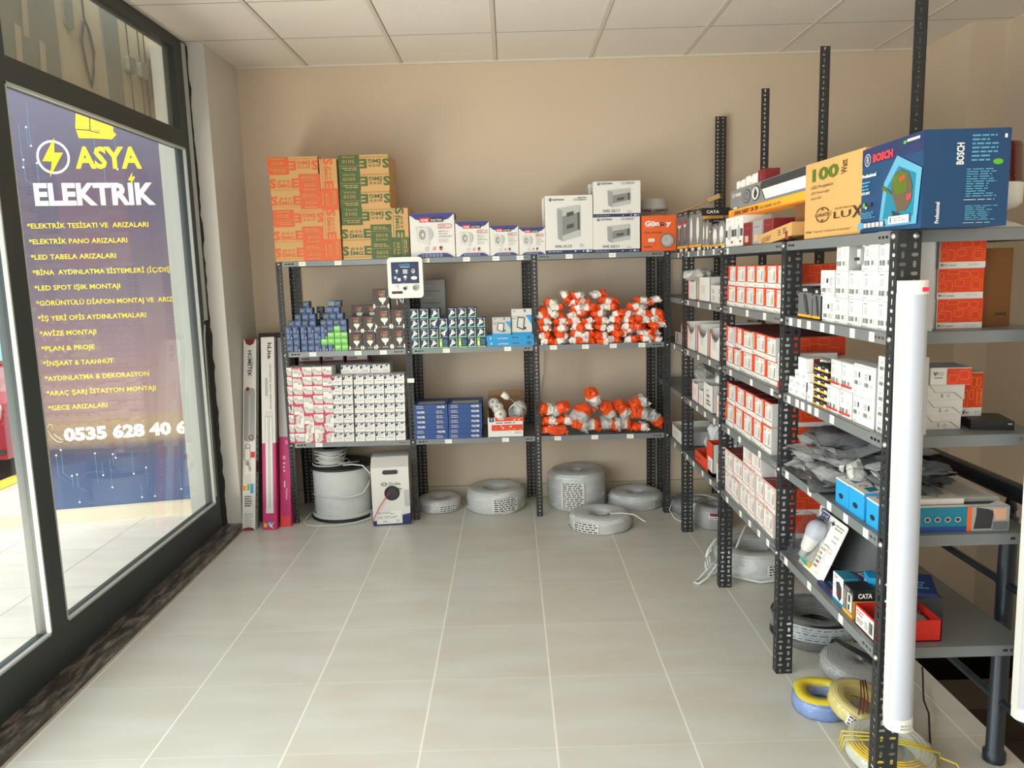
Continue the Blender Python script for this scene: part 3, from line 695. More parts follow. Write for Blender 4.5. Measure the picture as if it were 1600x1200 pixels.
# ---- black spot bulb cartons
def black_carton(w, h):
    f = [('r', .36, .84, .56, .90, 'pinkred'), ('r', .58, .85, .78, .89, 'midgrey'), ('t', 'LED', .57, .70, .10, 'gold', {'al': 'c', 'w': .40, 'bold': .03}), ('r', .42, .63, .74, .67, 'grey'),
         ('p', [(.37, .57), (.80, .57), (.81, .48), (.75, .40), (.65, .33), (.62, .22), (.56, .22), (.53, .33), (.43, .40), (.36, .48)], 'white'), ('e', .585, .555, .20, .03, 'offwhite'),
         ('p', [(0, 0.03), (.06, .04), (.12, .09), (.135, .15), (.11, .22), (0, .28)], 'white'), ('p', [(1, .03), (.94, .04), (.88, .09), (.865, .15), (.89, .22), (1, .28)], 'white'),
         ('r', .40, .10, .78, .16, 'midgrey'), ('e', .24, .13, .025, .015, 'white'), ('e', .92, .60, .04, .015, 'lightgrey')]
    return carton_mesh('spot_carton', w, .06, h, 'brown', {'F': f, 'L': [('r', 0, 0, 1, 1, 'brownlt')], 'R': [('n', .2, .3, .8, .7, 3, 'grey')]})
ks = black_carton(.079, .1025); kl = black_carton(.097, .122); km = black_carton(.078, .121)
G = 'dark brown spot bulb cartons'
for (me, x, z, lab) in ((ks, -.950, 1.0835, 'first column, bottom'), (ks, -.868, 1.0835, 'second column, bottom'), (kl, -.777, 1.0835, 'third column, bottom'), (km, -.688, 1.0835, 'fourth column against the post, bottom'),
                        (ks, -.944, 1.1868, 'first column, middle layer'), (ks, -.863, 1.1868, 'second column, middle layer'), (kl, -.776, 1.2062, 'third column, middle layer'), (km, -.6865, 1.2055, 'fourth column against the post, upper layer'),
                        (kl, -.781, 1.3290, 'third column, topmost of all')):
    good(me, 'spot_carton', f"dark brown bulb carton picturing a white spot bulb, {lab}", 'bulb carton', x, z, group=G, rz=rnd.uniform(-.02, .02))
kb = black_carton(.080, .155)
for x, lab in ((-.936, 'first'), (-.858, 'second')):
    o = good(ks, 'spot_carton', f"dark brown bulb carton set back, top half showing behind the {lab} column", 'bulb carton', x, 1.2505, y=FY+.066, group=G)
    good(carton_mesh('spot_carton', .08, .06, .166, 'brown', {}), 'spot_carton', f"plain brown carton holding up the set-back carton of the {lab} column", 'bulb carton', x, 1.0835, y=FY+.066)
# ---- tester on the post
ts = thing('bulb_tester', 'white lamp tester with dark blue picture panel hung on the shelf post', 'lamp tester', (-.6225, 4.735, 1.393))
b = MB(); b.rbox(-.105, .105, -.045, -.001, 0, .243, 'plastic_white', r=.022, seg=5); b.build('housing', ts)
b = MB(); b.box(-.082, .082, -.0465, -.045, .087, .214, 'black')
f = [('r', .015, .015, .985, .985, 'bulbnavy'), ('t', 'SAFİR', .5, .83, .085, 'bright_blue', {'al': 'c', 'w': .42, 'bold': .04}), ('r', .33, .755, .67, .78, 'white'), ('n', .36, .02, .64, .06, 1, 'boschlight'),
     ('e', .20, .60, .05, .06, 'white'), ('p', [(.155, .58), (.245, .58), (.215, .46), (.19, .46)], 'lightgrey'), ('r', .42, .45, .59, .66, 'lightgrey'), ('e', .80, .565, .07, .11, 'lightgrey'), ('e', .79, .59, .025, .03, 'ink'),
     ('e', .14, .28, .055, .07, 'lightgrey'), ('r', .22, .12, .33, .26, 'white'), ('e', .50, .30, .062, .075, 'white'), ('p', [(.455, .27), (.545, .27), (.52, .14), (.48, .14)], 'midgrey'), ('e', .82, .25, .115, .085, 'white')]
b.paint((-.082, -.0465, .087), (.164, 0, 0), (0, 0, .127), f, eps=.0003); b.build('picture_panel', ts)
b = MB(); b.box(-.066, -.044, -.052, -.045, .052, .080, 'white'); b.box(-.064, -.046, -.054, -.052, .066, .078, 'offwhite'); b.build('rocker_switch', ts)
for (x, z, r) in ((-.004, .058, .013), (.058, .060, .019)):
    X = Matrix.Translation((x, -.045, z)) @ Matrix.Rotation(pi/2, 4, 'X')
    b = MB(); b.lathe([(r, 0), (r, .012), (r*.75, .013), (r*.72, .004), (.0001, .003)], 'offwhite', 20, X, caps=False); b.lathe([(.0001, .0045), (r*.7, .0045)], 'black' if r < .015 else 'grey', 18, X, caps=False, smooth=False)
    b.build('lamp_socket', ts)
b = MB(); b.box(-.084, -.020, -.0462, -.045, .027, .042, 'black'); b.paint((-.084, -.0462, .027), (.064, 0, 0), (0, 0, .015), [('t', '000', .38, .25, .45, 'red')], eps=.0003); b.build('meter_display', ts)
b = MB(); b.tube([(-.06, -.02, .004), (-.06, -.021, -.018), (-.058, -.02, -.04)], .003, 'cable_white'); b.tube([(-.04, -.02, .003), (-.035, -.023, -.02), (-.025, -.02, -.03), (-.02, -.022, .0)], .004, 'cable_white'); b.build('hanging_lead', ts)

# ---- window bay, low shelf: pink and white cartons
def pink_carton(n):
    f = [('r', 0, 0, 1, .10, 'pinkred'), ('p', [(0, .10), (0, .58), (.06, .50), (.16, .22), (.24, .22), (.24, .10)], 'pinkred'), ('p', [(.30, .22), (.40, .10), (1, .10), (1, .22)], 'pinkred'),
         ('p', [(.0, .60), (.08, .80), (.40, .80), (.47, .6), (.33, .22), (.16, .22)], 'offwhite'), ('e', .25, .70, .17, .13, 'lightgrey'),
         ('r', .46, .14, .97, .56, 'lightgrey'), ('r', .49, .17, .96, .53, 'paper'), ('n', .54, .20, .92, .50, 4, 'midgrey'), ('r', .45, .55, .97, .58, 'darkred')]
    return carton_mesh('lamp_carton', .0585, .12, .058, 'white', {'F': f, 'T': [('r', .1, .1, .9, .25, 'lightgrey')]})
pk = pink_carton(0)
PW, PH = .0605, .0590
turn = [[0,2,0,0,0],[0,2,0,0,2],[1,0,0,0,2],[0,0,2,0,0],[0,2,0,0,0],[0,1,2,0,1],[0,0,1,2,0],[1,0,3,3,1]][::-1]
for r in range(8):
    for c in range(5):
        w = .034 if c == 0 else PW
        x = (-1.370 if c == 0 else -1.322 + .0612*(c-1)) - .004 + (-.002*(7-r)+.010)*.6
        z = .5165 + PH*r; k = turn[r][c]; h2 = .029
        sc = (.52, 1, 1) if c == 0 else None
        rot = (0, {0: 0, 1: pi/2, 2: pi, 3: -pi/2}[k], 0)
        lx, lz = {0: (x, z), 1: (x-h2, z+h2), 2: (x, z+.058), 3: (x+h2, z+h2)}[k]
        if c == 0: rot = (0, 0, 0); lx, lz = x, z
        word = {0: 'upright', 1: 'on its side', 2: 'upside down', 3: 'on its side'}[k if c else 0]
        good(pk, 'lamp_carton', f"pink and white lamp carton {word}, {ORD[r]} layer up, {ORD[c]} from the window", 'lamp carton', lx, lz, rot=rot, sc=sc, group='pink and white lamp cartons', y=FY+rnd.uniform(0, .004))
def white_carton():
    f = [('p', [(0, 1), (0, .60), (.05, .52), (.17, .52), (.24, .72), (.28, .98), (.28, 1)], 'navy'), ('r', .04, .80, .20, .96, 'lightgrey'), ('p', [(.52, .93), (.95, .93), (.66, .74), (.60, .74)], 'navy'), ('r', .28, .965, 1, 1, 'bluefan'),
         ('e', .42, .62, .10, .12, 'offwhite'), ('p', [(.36, .68), (.48, .68), (.45, .90), (.39, .90)], 'lightgrey'), ('r', .14, .33, .82, .38, 'grey'), ('r', .12, .16, .88, .185, 'lightgrey'), ('n', .62, .55, .95, .65, 1, 'boschlight')]
    return carton_mesh('bulb_carton', .0588, .12, .0565, 'white', {'F': f, 'R': [('r', 0, .5, 1, 1, 'offwhite')]})
wc = white_carton()
for r in range(7):
    for c in range(7):
        x = -1.081 + .0627*c + (.006 if c >= 2 else 0) - .0025*(6-r)*.6 + .004
        good(wc, 'bulb_carton', f"white bulb carton with navy flash, {ORD[r]} layer up, {ORD[c]} from the pink stack", 'bulb carton', x, .5165+.0594*r, y=FY+rnd.uniform(-.002, .006), rz=rnd.uniform(-.02, .02), group='white bulb cartons with navy flash')
for c, x in enumerate((-1.032, -.972, -.912, -.848, -.788)):
    good(wc, 'bulb_carton', f"white bulb carton on the short top layer, set back, {ORD[c]} from the window", 'bulb carton', x, .5165+.0594*7, y=FY+.055, group='white bulb cartons with navy flash')
dk = carton_mesh('lamp_carton', .14, .10, .05, 'maroon', {'F': [('r', .05, .3, .95, .9, 'offwhite'), ('r', .1, .4, .5, .7, 'grey')]})
for i, x in enumerate((-1.29, -1.14, -.985)):
    good(dk, 'lamp_carton', f"dark red carton at the back above the lamp cartons, {ORD[i]} from the window", 'lamp carton', x, .5165+.0594*8-.002, y=FY+.20, group='dark red cartons at the back')
    good(carton_mesh('lamp_carton', .14, .10, .472, 'grey', {}), 'lamp_carton', f"plain grey carton under the dark red carton, {ORD[i]} from the window", 'lamp carton', x, .5165, y=FY+.20)

# ---- middle bay, middle shelf: navy spot cartons with a white reflector bulb
def spot_carton(alt=False):
    f = [('r', 0, 0, 1, .13, 'mint'), ('n', .06, .03, .94, .12, 1, 'white'), ('t', 'SPOT', .10, .84, .085, 'white', {'w': .55, 'bold': .02})]
    f += [('r', .82, .20+.15*i, .93, .29+.15*i, 'lime' if i % 2 else 'white') for i in range(5)]
    if not alt: f += [('p', [(.10, .18), (.20, .14), (.30, .24), (.55, .36), (.72, .42), (.74, .50), (.60, .68), (.42, .80), (.34, .78), (.28, .50), (.22, .36), (.12, .28)], 'white'), ('e', .55, .55, .11, .17, 'offwhite')]
    else: f = [('r', 0, 0, 1, .1, 'lime'), ('r', .02, .12, .32, .96, 'lime'), ('r', .08, .2, .26, .6, 'white'), ('n', .45, .2, .95, .85, 4, 'boschlight')]
    return carton_mesh('spot_carton', .0545, .055, .0598, 'bulbnavy', {'F': f, 'T': [('r', .1, .1, .9, .9, 'purple')], 'R': [('n', .1, .2, .9, .8, 3, 'boschlight')]})
sa, sb = spot_carton(), spot_carton(True)
lay = [[0,0,0,9,0,9,0,9],[0,0,0,2,0,0,0,0],[0,0,2,0,0,0,0,0]]
for r, row in enumerate(lay):
    for c, k in enumerate(row):
        x = -.584 + .0572*c + (.001 if c > 3 else 0); z = 1.0835 + .0608*r
        me = sb if k == 9 else sa
        lab = f"navy spot bulb carton{' turned plain side out' if k == 9 else ' upside down' if k == 2 else ''}, {ORD[r]} layer up, {ORD[c]} from the post"
        good(me, 'spot_carton', lab, 'bulb carton', x, z + (.0598 if k == 2 else 0), rot=(0, pi if k == 2 else 0, 0), group='navy spot bulb cartons')
for c, x in enumerate((-.584, -.526, -.458, -.354, -.294, -.235)):
    good(sa, 'spot_carton', f"navy spot bulb carton on the broken top layer, {ORD[c]} from the post", 'bulb carton', x, 1.0835+.0608*3, rz=rnd.uniform(-.05, .05), group='navy spot bulb cartons')
# floodlight boxes
def flood_box(w, h, d, tone):
    f = [('r', 0, .86, 1, 1, tone), ('e', .14, .92, .06, .035, 'darkgrey'), ('e', .14, .92, .04, .022, tone), ('r', .62, .88, .70, .98, 'darkgrey'), ('r', 0, .70, 1, .72, 'midgrey'), ('p', [(.70, .76), (1, .76), (1, .36)], 'bright_blue'),
         ('p', [(.30, .70), (.66, .66), (.60, .16), (.24, .28)], 'black'), ('p', [(.34, .66), (.61, .63), (.56, .22), (.29, .31)], 'offwhite'), ('p', [(.62, .30), (.72, .28), (.70, .20), (.60, .20)], 'ink'), ('r', 0, 0, 1, .09, 'bright_blue'), ('n', .06, .60, .24, .66, 1, 'ink')]
    return carton_mesh('floodlight_box', w, d, h, tone, {'F': f, 'R': [('n', .2, .2, .8, .9, 6, 'midgrey')], 'L': [('n', .2, .2, .8, .9, 6, 'midgrey')]})
fb = carton_mesh('floodlight_box', .288, .22, .0335, 'bright_blue', {'F': [('t', 'Led Projektör', .24, .30, .34, 'white', {'w': .22}), ('n', .54, .3, .74, .7, 1, 'ink'), ('ring', .89, .5, .05, .28, .2, 'ink'), ('e', .89, .5, .02, .14, 'ink'), ('r', .08, .3, .10, .7, 'white')], 'T': [('r', .1, .1, .9, .9, 'offwhite')]})
for i in range(2): good(fb, 'floodlight_box', f"flat bright blue floodlight box, {['lower', 'upper'][i]} of the two lying flat", 'box', -.0055-.003*i, 1.0835+.034*i, group='flat blue floodlight boxes')
good(flood_box(.112, .107, .10, 'lightgrey'), 'floodlight_box', 'grey floodlight box standing on the flat blue boxes beside the navy spot cartons', 'box', -.058, 1.1518, rz=-.12)
good(flood_box(.123, .154, .09, 'offwhite'), 'floodlight_box', 'taller white floodlight box standing on the flat blue boxes by the post', 'box', .0655, 1.1518, y=FY+.01)
gw = carton_mesh('white_carton', .16, .09, .0755, 'midgrey', {'F': [('r', .0, .0, .82, .12, 'grey'), ('n', .2, .4, .6, .6, 1, 'lightgrey')]})
for i in range(3): good(gw, 'white_carton', f"plain grey white carton stacked against the back wall behind the tester, {ORD[i]} up", 'carton', -.50, 1.265+.076*i, y=5.05, group='plain grey cartons at the wall')
good(carton_mesh('white_carton', .17, .10, .181, 'grey', {}), 'white_carton', 'large plain grey carton under the small grey cartons at the wall', 'carton', -.50, 1.0835, y=5.05)
b = MB(); b.tube([(-.56+.05*cos(t)*(1+.1*sin(3*t)), 4.99+.03*sin(t), 1.292+.018*sin(t)) for t in [i*2*pi/20 for i in range(20)]], .005, 'cable_black', closed=True); put(b.build('power_lead'), 'black power lead coiled in front of the grey cartons at the wall', 'cable')
bx = good(carton_mesh('dark_carton', .21, .12, .175, 'darkgrey', {}), 'dark_carton', 'dark carton behind the front row of navy spot cartons', 'carton', -.52, 1.0835, y=4.845)
# ---- middle bay, low shelf: blue cartons and open carton of lamp holders
def volt(flip):
    a = [('t', 'VOLTEK', .08, .30, .40, 'white', {'w': .24, 'bold': .04}), ('n', .66, .15, .95, .85, 2, 'lightgrey')]
    c = [('n', .08, .15, .34, .85, 2, 'lightgrey'), ('t', 'VOLTEK', .68, .30, .40, 'white', {'w': .25, 'bold': .04})]
    return carton_mesh('blue_carton', .207, .24, .0305, 'blue', {'F': (c if flip else a) + [('r', 0, .97, 1, 1, 'navy')], 'T': [('r', .1, .1, .9, .5, 'lightgrey')], 'R': [('r', .1, .2, .9, .8, 'navy')]})
va, vb = volt(0), volt(1)
for c, (x, seq) in enumerate(((-.511, 'abaaaab'), (-.299, 'bbbbbbb'))):
    for r in range(7):
        good(va if seq[r] == 'a' else vb, 'blue_carton', f"flat blue carton, {ORD[r]} from the shelf in the {['post-side', 'inner'][c]} stack of seven", 'carton', x-.004*(r < 2)+rnd.uniform(-.001, .001), .5165+.0311*r, group='flat blue cartons')
oc = thing('open_carton', 'open white carton with orange photo band holding lamp holders', 'carton', (-.05, 4.737, .5165))
b = MB(); w, d, h = .221, .22, .125
b.box(-w/2, w/2, 0, .004, 0, h, 'paper'); b.box(-w/2, -w/2+.004, 0, d, 0, h+.05, 'kraftin'); b.box(w/2-.004, w/2, 0, d, 0, h+.05, 'kraftin'); b.box(-w/2, w/2, d-.004, d, 0, h+.13, 'kraftin'); b.box(-w/2, w/2, 0, d, 0, .003, 'kraftin')
f = [('r', 0, 0, .02, 1, 'white'), ('r', .04, .78, .17, 1, 'navy'), ('t', 'T', .105, .84, .10, 'white', {'al': 'c', 'bold': .05}), ('r', .20, .80, 1, 1, 'vred'), ('r', .10, .33, .97, .63, 'vred'), ('n', .22, .67, .95, .77, 1, 'ink'), ('n', .75, .16, .96, .28, 2, 'grey')]
rr = random.Random(5)
for i in range(22): f.append(('e', rr.uniform(.14, .93), rr.choice((rr.uniform(.38, .58), rr.uniform(.84, .96))), rr.uniform(.015, .045), .03, 'vline' if i % 3 else 'pack_white'))
b.paint((-w/2, 0, 0), (w, 0, 0), (0, 0, h), f, eps=.0003); b.build('carton_body', oc)
b = MB(); b.box(-w/2+.01, w/2-.01, .20, .203, h+.1, h+.14, 'kraftin'); b.build('rear_flap', oc)
def holder(lab, loc, rot, cable=None, kind='h'):
    t = thing('lamp_holder', lab, 'lamp holder', loc); t.rotation_euler = rot; t['group'] = 'lamp holders in the open carton'
    b = MB()
    if kind == 'h': b.lathe([(.0001, 0), (.011, 0), (.014, .008), (.020, .014), (.021, .05), (.019, .052), (.019, .018), (.0001, .016)][::1], 'plastic_white', 20, caps=False); b.build('shell', t)
    else:
        b.lathe([(.0001, 0), (.036, 0), (.038, .008), (.026, .016), (.022, .030), (.0001, .032)], 'plastic_white', 22, caps=False); b.build('shell', t)
        b = MB(); b.lathe([(.010, .031), (.010, .0335), (.0001, .0335)], 'midgrey', 16, caps=False); b.build('contact', t)
    if cable:
        b = MB(); b.tube(cable, .003, 'cable_white'); b.build('lead', t)
holder('white pendant lamp holder lying across the top with a thick straight lead', (-.026, 4.80, .748), (0, radians(-52), 0), [(0, 0, 0), (.005, 0, -.02), (-.005, 0, -.06), (.015, -.01, -.095), (.012, -.03, -.12)])
holder('white round lamp base facing out above the orange band', (-.082, 4.752, .659), (radians(78), 0, 0), None, 'b')
holder('grey white lamp base tilted behind the front lamp base', (-.098, 4.80, .690), (radians(60), radians(-20), 0), None, 'b')
holder('upper lamp base against the inner carton wall', (-.122, 4.84, .712), (radians(60), radians(-25), 0), None, 'b')
b = MB()
for k in range(5): b.tube([(.005+.035*cos(t)+.006*k, 4.785+.010*k, .665+.042*sin(t)+.004*k) for t in [i*2*pi/22 for i in range(22)]], .003, 'cable_white', closed=True)
put(b.build('coiled_lead'), 'coil of thin white lead in the middle of the open carton', 'cable')
b = MB(); b.lathe([(.0001, 0), (.035, .006), (.044, .035), (.040, .075), (.022, .1), (.0001, .105)], 'pack_clear', 14, wob=lambda t, j: .12*sin(5*t+j)); put(b.build('plastic_bag', loc=(.040, 4.83, .625)), 'crumpled clear plastic bag at the post end of the open carton', 'bag')
b = MB(); b.box(-.105, .105, .02, .21, .003, .085, 'offwhite'); b.build('packing_filler', oc)

# ---- corner bay: small bagged fittings, orange and white
def bag(w, d, h, seed, split, m1, m2, m3=None, am=None):
    """pillow bag with crimped end fins and folded corners, printed half and half"""
    r = random.Random(seed); b = MB(); nu, nv = 18, 16; V = []; F = []; ofs = Vector((seed*3.1, seed*1.7, 0)); am = am or max(1, min(w, h*2)/.075); fq = 1/am
    for i in range(nu+1):
        u = i/nu; e = max(0.0, min(u, 1-u)*2); puff = min(1, (e*3.2))**.55
        for j in range(nv):
            t = 2*pi*j/nv; ct, st = cos(t), sin(t)
            sq = lambda q: (abs(q)**.62)*(1 if q > 0 else -1)
            fl = 1+.14*(1-puff)
            x = (u-.5)*w*(1 if puff > .5 else 1.03); y = sq(ct)*d/2*(puff*.9+.1*fl+.05); z = sq(st)*h/2*max(.04, puff)
            n = (noise.noise_vector(Vector((x*38, y*38, z*38))*fq+ofs)*.0075 + noise.noise_vector(Vector((x*95, y*95, z*95))*fq+ofs)*.0050)*am
            V.append(Vector((x, y+d/2, z+h/2))+n*(1.4-puff*.5))
    for i in range(nu):
        for j in range(nv): F.append((i*nv+j, (i+1)*nv+j, (i+1)*nv+(j+1) % nv, i*nv+(j+1) % nv))
    k = len(V)
    for fi, f in enumerate(F):
        i = fi//nv; u = (i+.5)/nu
        m = m1 if u < split else m2
        if m3 and .40 < u < .62: m = m3
        b.add([V[q] for q in f], [(0, 1, 2, 3)], m, False)
    b.add([V[j] for j in range(nv)], [tuple(range(nv))], m1); b.add([V[nu*nv+j] for j in range(nv)], [tuple(reversed(range(nv)))], m2)
    # loose triangular corner fold towards the front
    for s in (-1, 1):
        p = Vector((s*w*.40, d*.02, h*.45)); b.add([p, p+Vector((s*w*.12, -.010, -h*.25+r.uniform(-.006, .006))), p+Vector((-s*w*.06, -.014, -h*.35)), p+Vector((-s*.01, .0, -h*.55))], [(0, 1, 2), (0, 2, 3)], m1 if s < 0 else m2)
    bmx = bmesh.new(); me0 = b.mesh('bagged_fitting'); bmx.from_mesh(me0); bmesh.ops.remove_doubles(bmx, verts=bmx.verts, dist=.0002); bmesh.ops.recalc_face_normals(bmx, faces=bmx.faces); bmx.to_mesh(me0); bmx.free()
    return me0
BG = [bag(.088, .10, .043, s, .5 if s % 2 else .42, *(('pack_white', 'pack_orange') if s % 3 else ('pack_orange', 'pack_white'))) for s in range(8)]
BGc = [bag(.088, .10, .043, s+20, .5, 'pack_orange', 'pack_white', 'pack_white') for s in range(3)]
n_in = [9, 9, 9, 9, 9, 8]
for r in range(6):
    for c in range(n_in[r]):
        x = .214 + .0850*c + rnd.uniform(-.016, .016) + (.012 if r == 5 and c > 5 else 0)
        if r == 5 and c in (): continue
        dz = .0395*r
        tilt = (rnd.uniform(-.2, .2), rnd.uniform(-.24, .24), rnd.uniform(-.5, .5) + (pi if rnd.random() < .4 else 0))
        o = good((BG+BGc)[rnd.randrange(11)], 'bagged_fitting', f"orange and white bagged fitting in the big pile, {ORD[r]} layer, {ORD[c]} from middle post", 'bag', x, 1.084+dz, y=FY-.006+rnd.uniform(-.004, .012)+(.10 if abs(tilt[2]) > 1.6 else 0), rot=tilt, group='bagged fittings in the big pile')
for i, (x, z, lean) in enumerate(((.235, 1.318, .3), (.395, 1.315, -.15), (.455, 1.316, .1), (.575, 1.322, .25), (.625, 1.316, -.2), (.315, 1.360, 1.1), (.40, 1.358, .0), (.555, 1.362, -.25), (.800, 1.315, .1), (.885, 1.312, -.3))):
    good((BG+BGc)[i], 'bagged_fitting', f"orange and white bagged fitting loose on top of the big pile, {ORD[i]} in order", 'bag', x, z, y=FY+.03, rot=(0, lean, rnd.uniform(-.5, .5)), group='bagged fittings loose on the pile')
BB = [bag(.125, .13, .075, 40+s, .5 if s % 2 else .56, *(('pack_clear', 'pack_orange') if s % 2 else ('pack_orange', 'pack_clear')), *(('pack_white',) if s % 3 == 0 else ())) for s in range(5)]
SM = [bag(.10, .11, .05, 60+s, .45, 'pack_orange', 'pack_white') for s in range(3)]
low = [('clear and orange bagged fitting at the middle post, topmost of that heap', BB[0], .215, .640, .2, .4), ('orange bag second from the middle post, topmost of that heap', BB[1], .295, .640, -.5, -.3),
       ('orange and white bagged fitting at the middle post, middle of the heap', SM[0], .222, .583, .05, 0), ('orange and white bagged fitting beside the middle post heap, middle height', SM[1], .318, .583, .1, 0),
       ('orange and white bagged fitting at the middle post lying on the shelf', SM[2], .222, .527, 0, 0), ('orange and white bagged fitting second along, lying on the shelf', SM[0], .325, .527, .05, 3.0),
       ('clear bag with white fitting third along the low shelf', BB[2], .400, .545, .5, .2), ('orange bag slumped in the middle of the low shelf', BB[3], .485, .535, .1, .6), ('orange bag leaning on the middle of the low shelf', BB[1], .480, .620, -.9, 1.2),
       ('tall clear and orange bag with a twisted neck, topmost in the middle', BB[0], .478, .725, 1.15, .4), ('grey clear bag beside the twisted neck bag', BB[2], .560, .640, 1.0, .2), ('orange and clear bag near the post end, upper', BB[4], .660, .640, .9, .3),
       ('crumpled orange bag fourth from the corner post on the shelf', BB[1], .600, .535, .2, .3), ('orange bag third from the corner post on the shelf', BB[3], .690, .535, .1, .9), ('clear bag with a white box inside near the corner post', BB[2], .775, .605, .3, .1),
       ('orange bag topmost by the corner post', BB[4], .800, .665, -.4, .2), ('orange bag against the corner post', BB[1], .868, .575, .8, .5), ('flat orange and white bag under the corner post bags', SM[1], .795, .528, 0, .2)]
for lab, me, x, z, ry, rz in low: good(me, 'bagged_fitting', lab, 'bag', x, z, y=FY+.005, rot=(0, ry, rz*.5), group='bagged fittings on the low shelf')
b = MB(); b.tube([(.205, 5.16, 1.05), (.21, 5.17, .95), (.205, 5.175, .85), (.19, 5.18, .78), (.19, 5.18, .72), (.17, 5.182, .64)], .0032, 'cable_white'); put(b.build('wall_cable'), 'thin white cable hanging down the wall behind the middle post', 'cable')
# ================================================================== goods on the side shelving (fronts face the aisle)
FX = .985
def sg_(me, name, label, cat, yc, z, x=FX, dr=0.0, group=None, sc=None):
    o = inst(name, me, (x, yc, z), RZ+dr, sc); return put(o, label, cat, group)
_mc = {}
def socket_box(w, h, d=.26, kind=0):
    """carton with an orange spine, white address label and grey ends"""
    k = (round(w, 3), round(h, 3), d, kind)
    if k in _mc: return _mc[k]
    if kind == 0:
        f = [('r', 0, .22, .26, 1, 'vred'), ('r', .26, .95, 1, 1, 'vred'), ('r', .26, .21, 1, .235, 'darkred'), ('r', .28, .25, .95, .94, 'paper')]
    else:
        f = [('r', .02, .18, .97, .97, 'vred'), ('r', .05, .21, .94, .94, 'paper')]
    f += [('n', .33, .76, .62, .90, 2, 'ink'), ('n', .72, .84, .88, .90, 1, 'grey'), ('n', .34, .30, .64, .70, 6, 'lightgrey'), ('r', .80, .34, .85, .74, 'grey'), ('n', .70, .28, .78, .6, 4, 'midgrey'), ('n', .06, .06, .20, .13, 1, 'grey'), ('n', .26, .05, .42, .09, 1, 'ink')]
    if kind == 0:
        rr = random.Random(int(w*1000)); f += [('r', .06, rr.uniform(.3, .9), .2, rr.uniform(.3, .9), 'vline') for i in range(1)]
    me = carton_mesh('socket_carton', w, d, h, 'paper', {'F': f, 'R': [('r', 0, 0, .20, 1, 'lightgrey'), ('r', .22, .2, 1, 1, 'vred'), ('n', .24, .07, .4, .13, 1, 'ink')] + [('rr', u, v, u+.17, v+.3, .02, 'vline') for u, v in ((.26, .24), (.48, .42), (.74, .26), (.32, .64), (.60, .66))], 'T': [('r', 0.0, 0.0, 1, 1, 'darkred'), ('r', .97, 0, 1, 1, 'vred'), ('r', 0, 0, 1, .01, 'vred')], 'L': [('r', 0, 0, 1, 1, 'darkred')]})
    _mc[k] = me; return me
def row(edges, z, h, lev, layer, grp, kind=0, d=.26, skip=(), xo=None):
    for i in range(len(edges)-1):
        if i in skip: continue
        w = edges[i]-edges[i+1]
        sg_(socket_box(w-.003, h, d, kind), 'socket_carton', f"orange and white socket carton, {lev} shelf, {layer}, {ORD[i]} from the corner end", 'carton', (edges[i]+edges[i+1])/2, z, x=FX+(xo[i] if xo else rnd.uniform(0, .006)), dr=rnd.uniform(-.012, .012), group=grp)
G2 = 'orange and white socket cartons'
row([3.566, 3.440, 3.310, 3.185, 3.058, 2.925, 2.812], 1.3555, .0905, 'second', 'lower layer', G2)
row([3.566, 3.436, 3.300, 3.174, 3.050, 2.915, 2.812], 1.4465, .086, 'second', 'upper layer', G2)
row([3.566, 3.460, 3.352, 3.194, 3.030, 2.884], 1.0805, .0925, 'third', 'lower layer', G2)
row([3.566, 3.450, 3.334, 3.177, 3.021, 2.892], 1.1735, .090, 'third', 'upper layer', G2, xo=[.0, .012, 0, .006, .0])
sg_(carton_mesh('socket_carton', .046, .20, .130, 'paper', {'F': [('r', 0, 0, 1, .22, 'vred'), ('r', .1, .3, .9, .95, 'offwhite'), ('n', .2, .35, .5, .9, 6, 'grey')]}), 'socket_carton', 'narrow white carton with orange foot standing against the post, third shelf', 'carton', 2.842, 1.0805, group=G2)
row([3.556, 3.440, 3.312, 3.182, 3.052, 2.925], .8085, .106, 'fourth', 'lower layer', G2)
row([3.546, 3.420, 3.288, 3.162, 3.044, 2.930], .9150, .092, 'fourth', 'upper layer', G2)
row([3.566, 3.452, 3.330, 3.212, 3.108, 3.005, 2.880], .4885, .0985, 'lowest', 'bottom layer', G2, kind=1)
row([3.590-.02, 3.434, 3.292, 3.185, 3.112, 3.003, 2.865], .5875, .102, 'lowest', 'middle layer', G2, kind=1)
row([3.297, 3.172, 3.036], .690, .098, 'lowest', 'short top layer', G2, kind=1)
sg_(carton_mesh('socket_carton', .13, .17, .10, 'paper', {'R': [('r', 0, 0, 1, 1, 'lightgrey'), ('r', .3, .1, 1, .95, 'vred')], 'T': [('r', 0, 0, 1, 1, 'darkred')]}), 'socket_carton', 'orange sided carton set back beside the short top layer, lowest shelf', 'carton', 3.10, .690, x=FX+.20, group=G2)
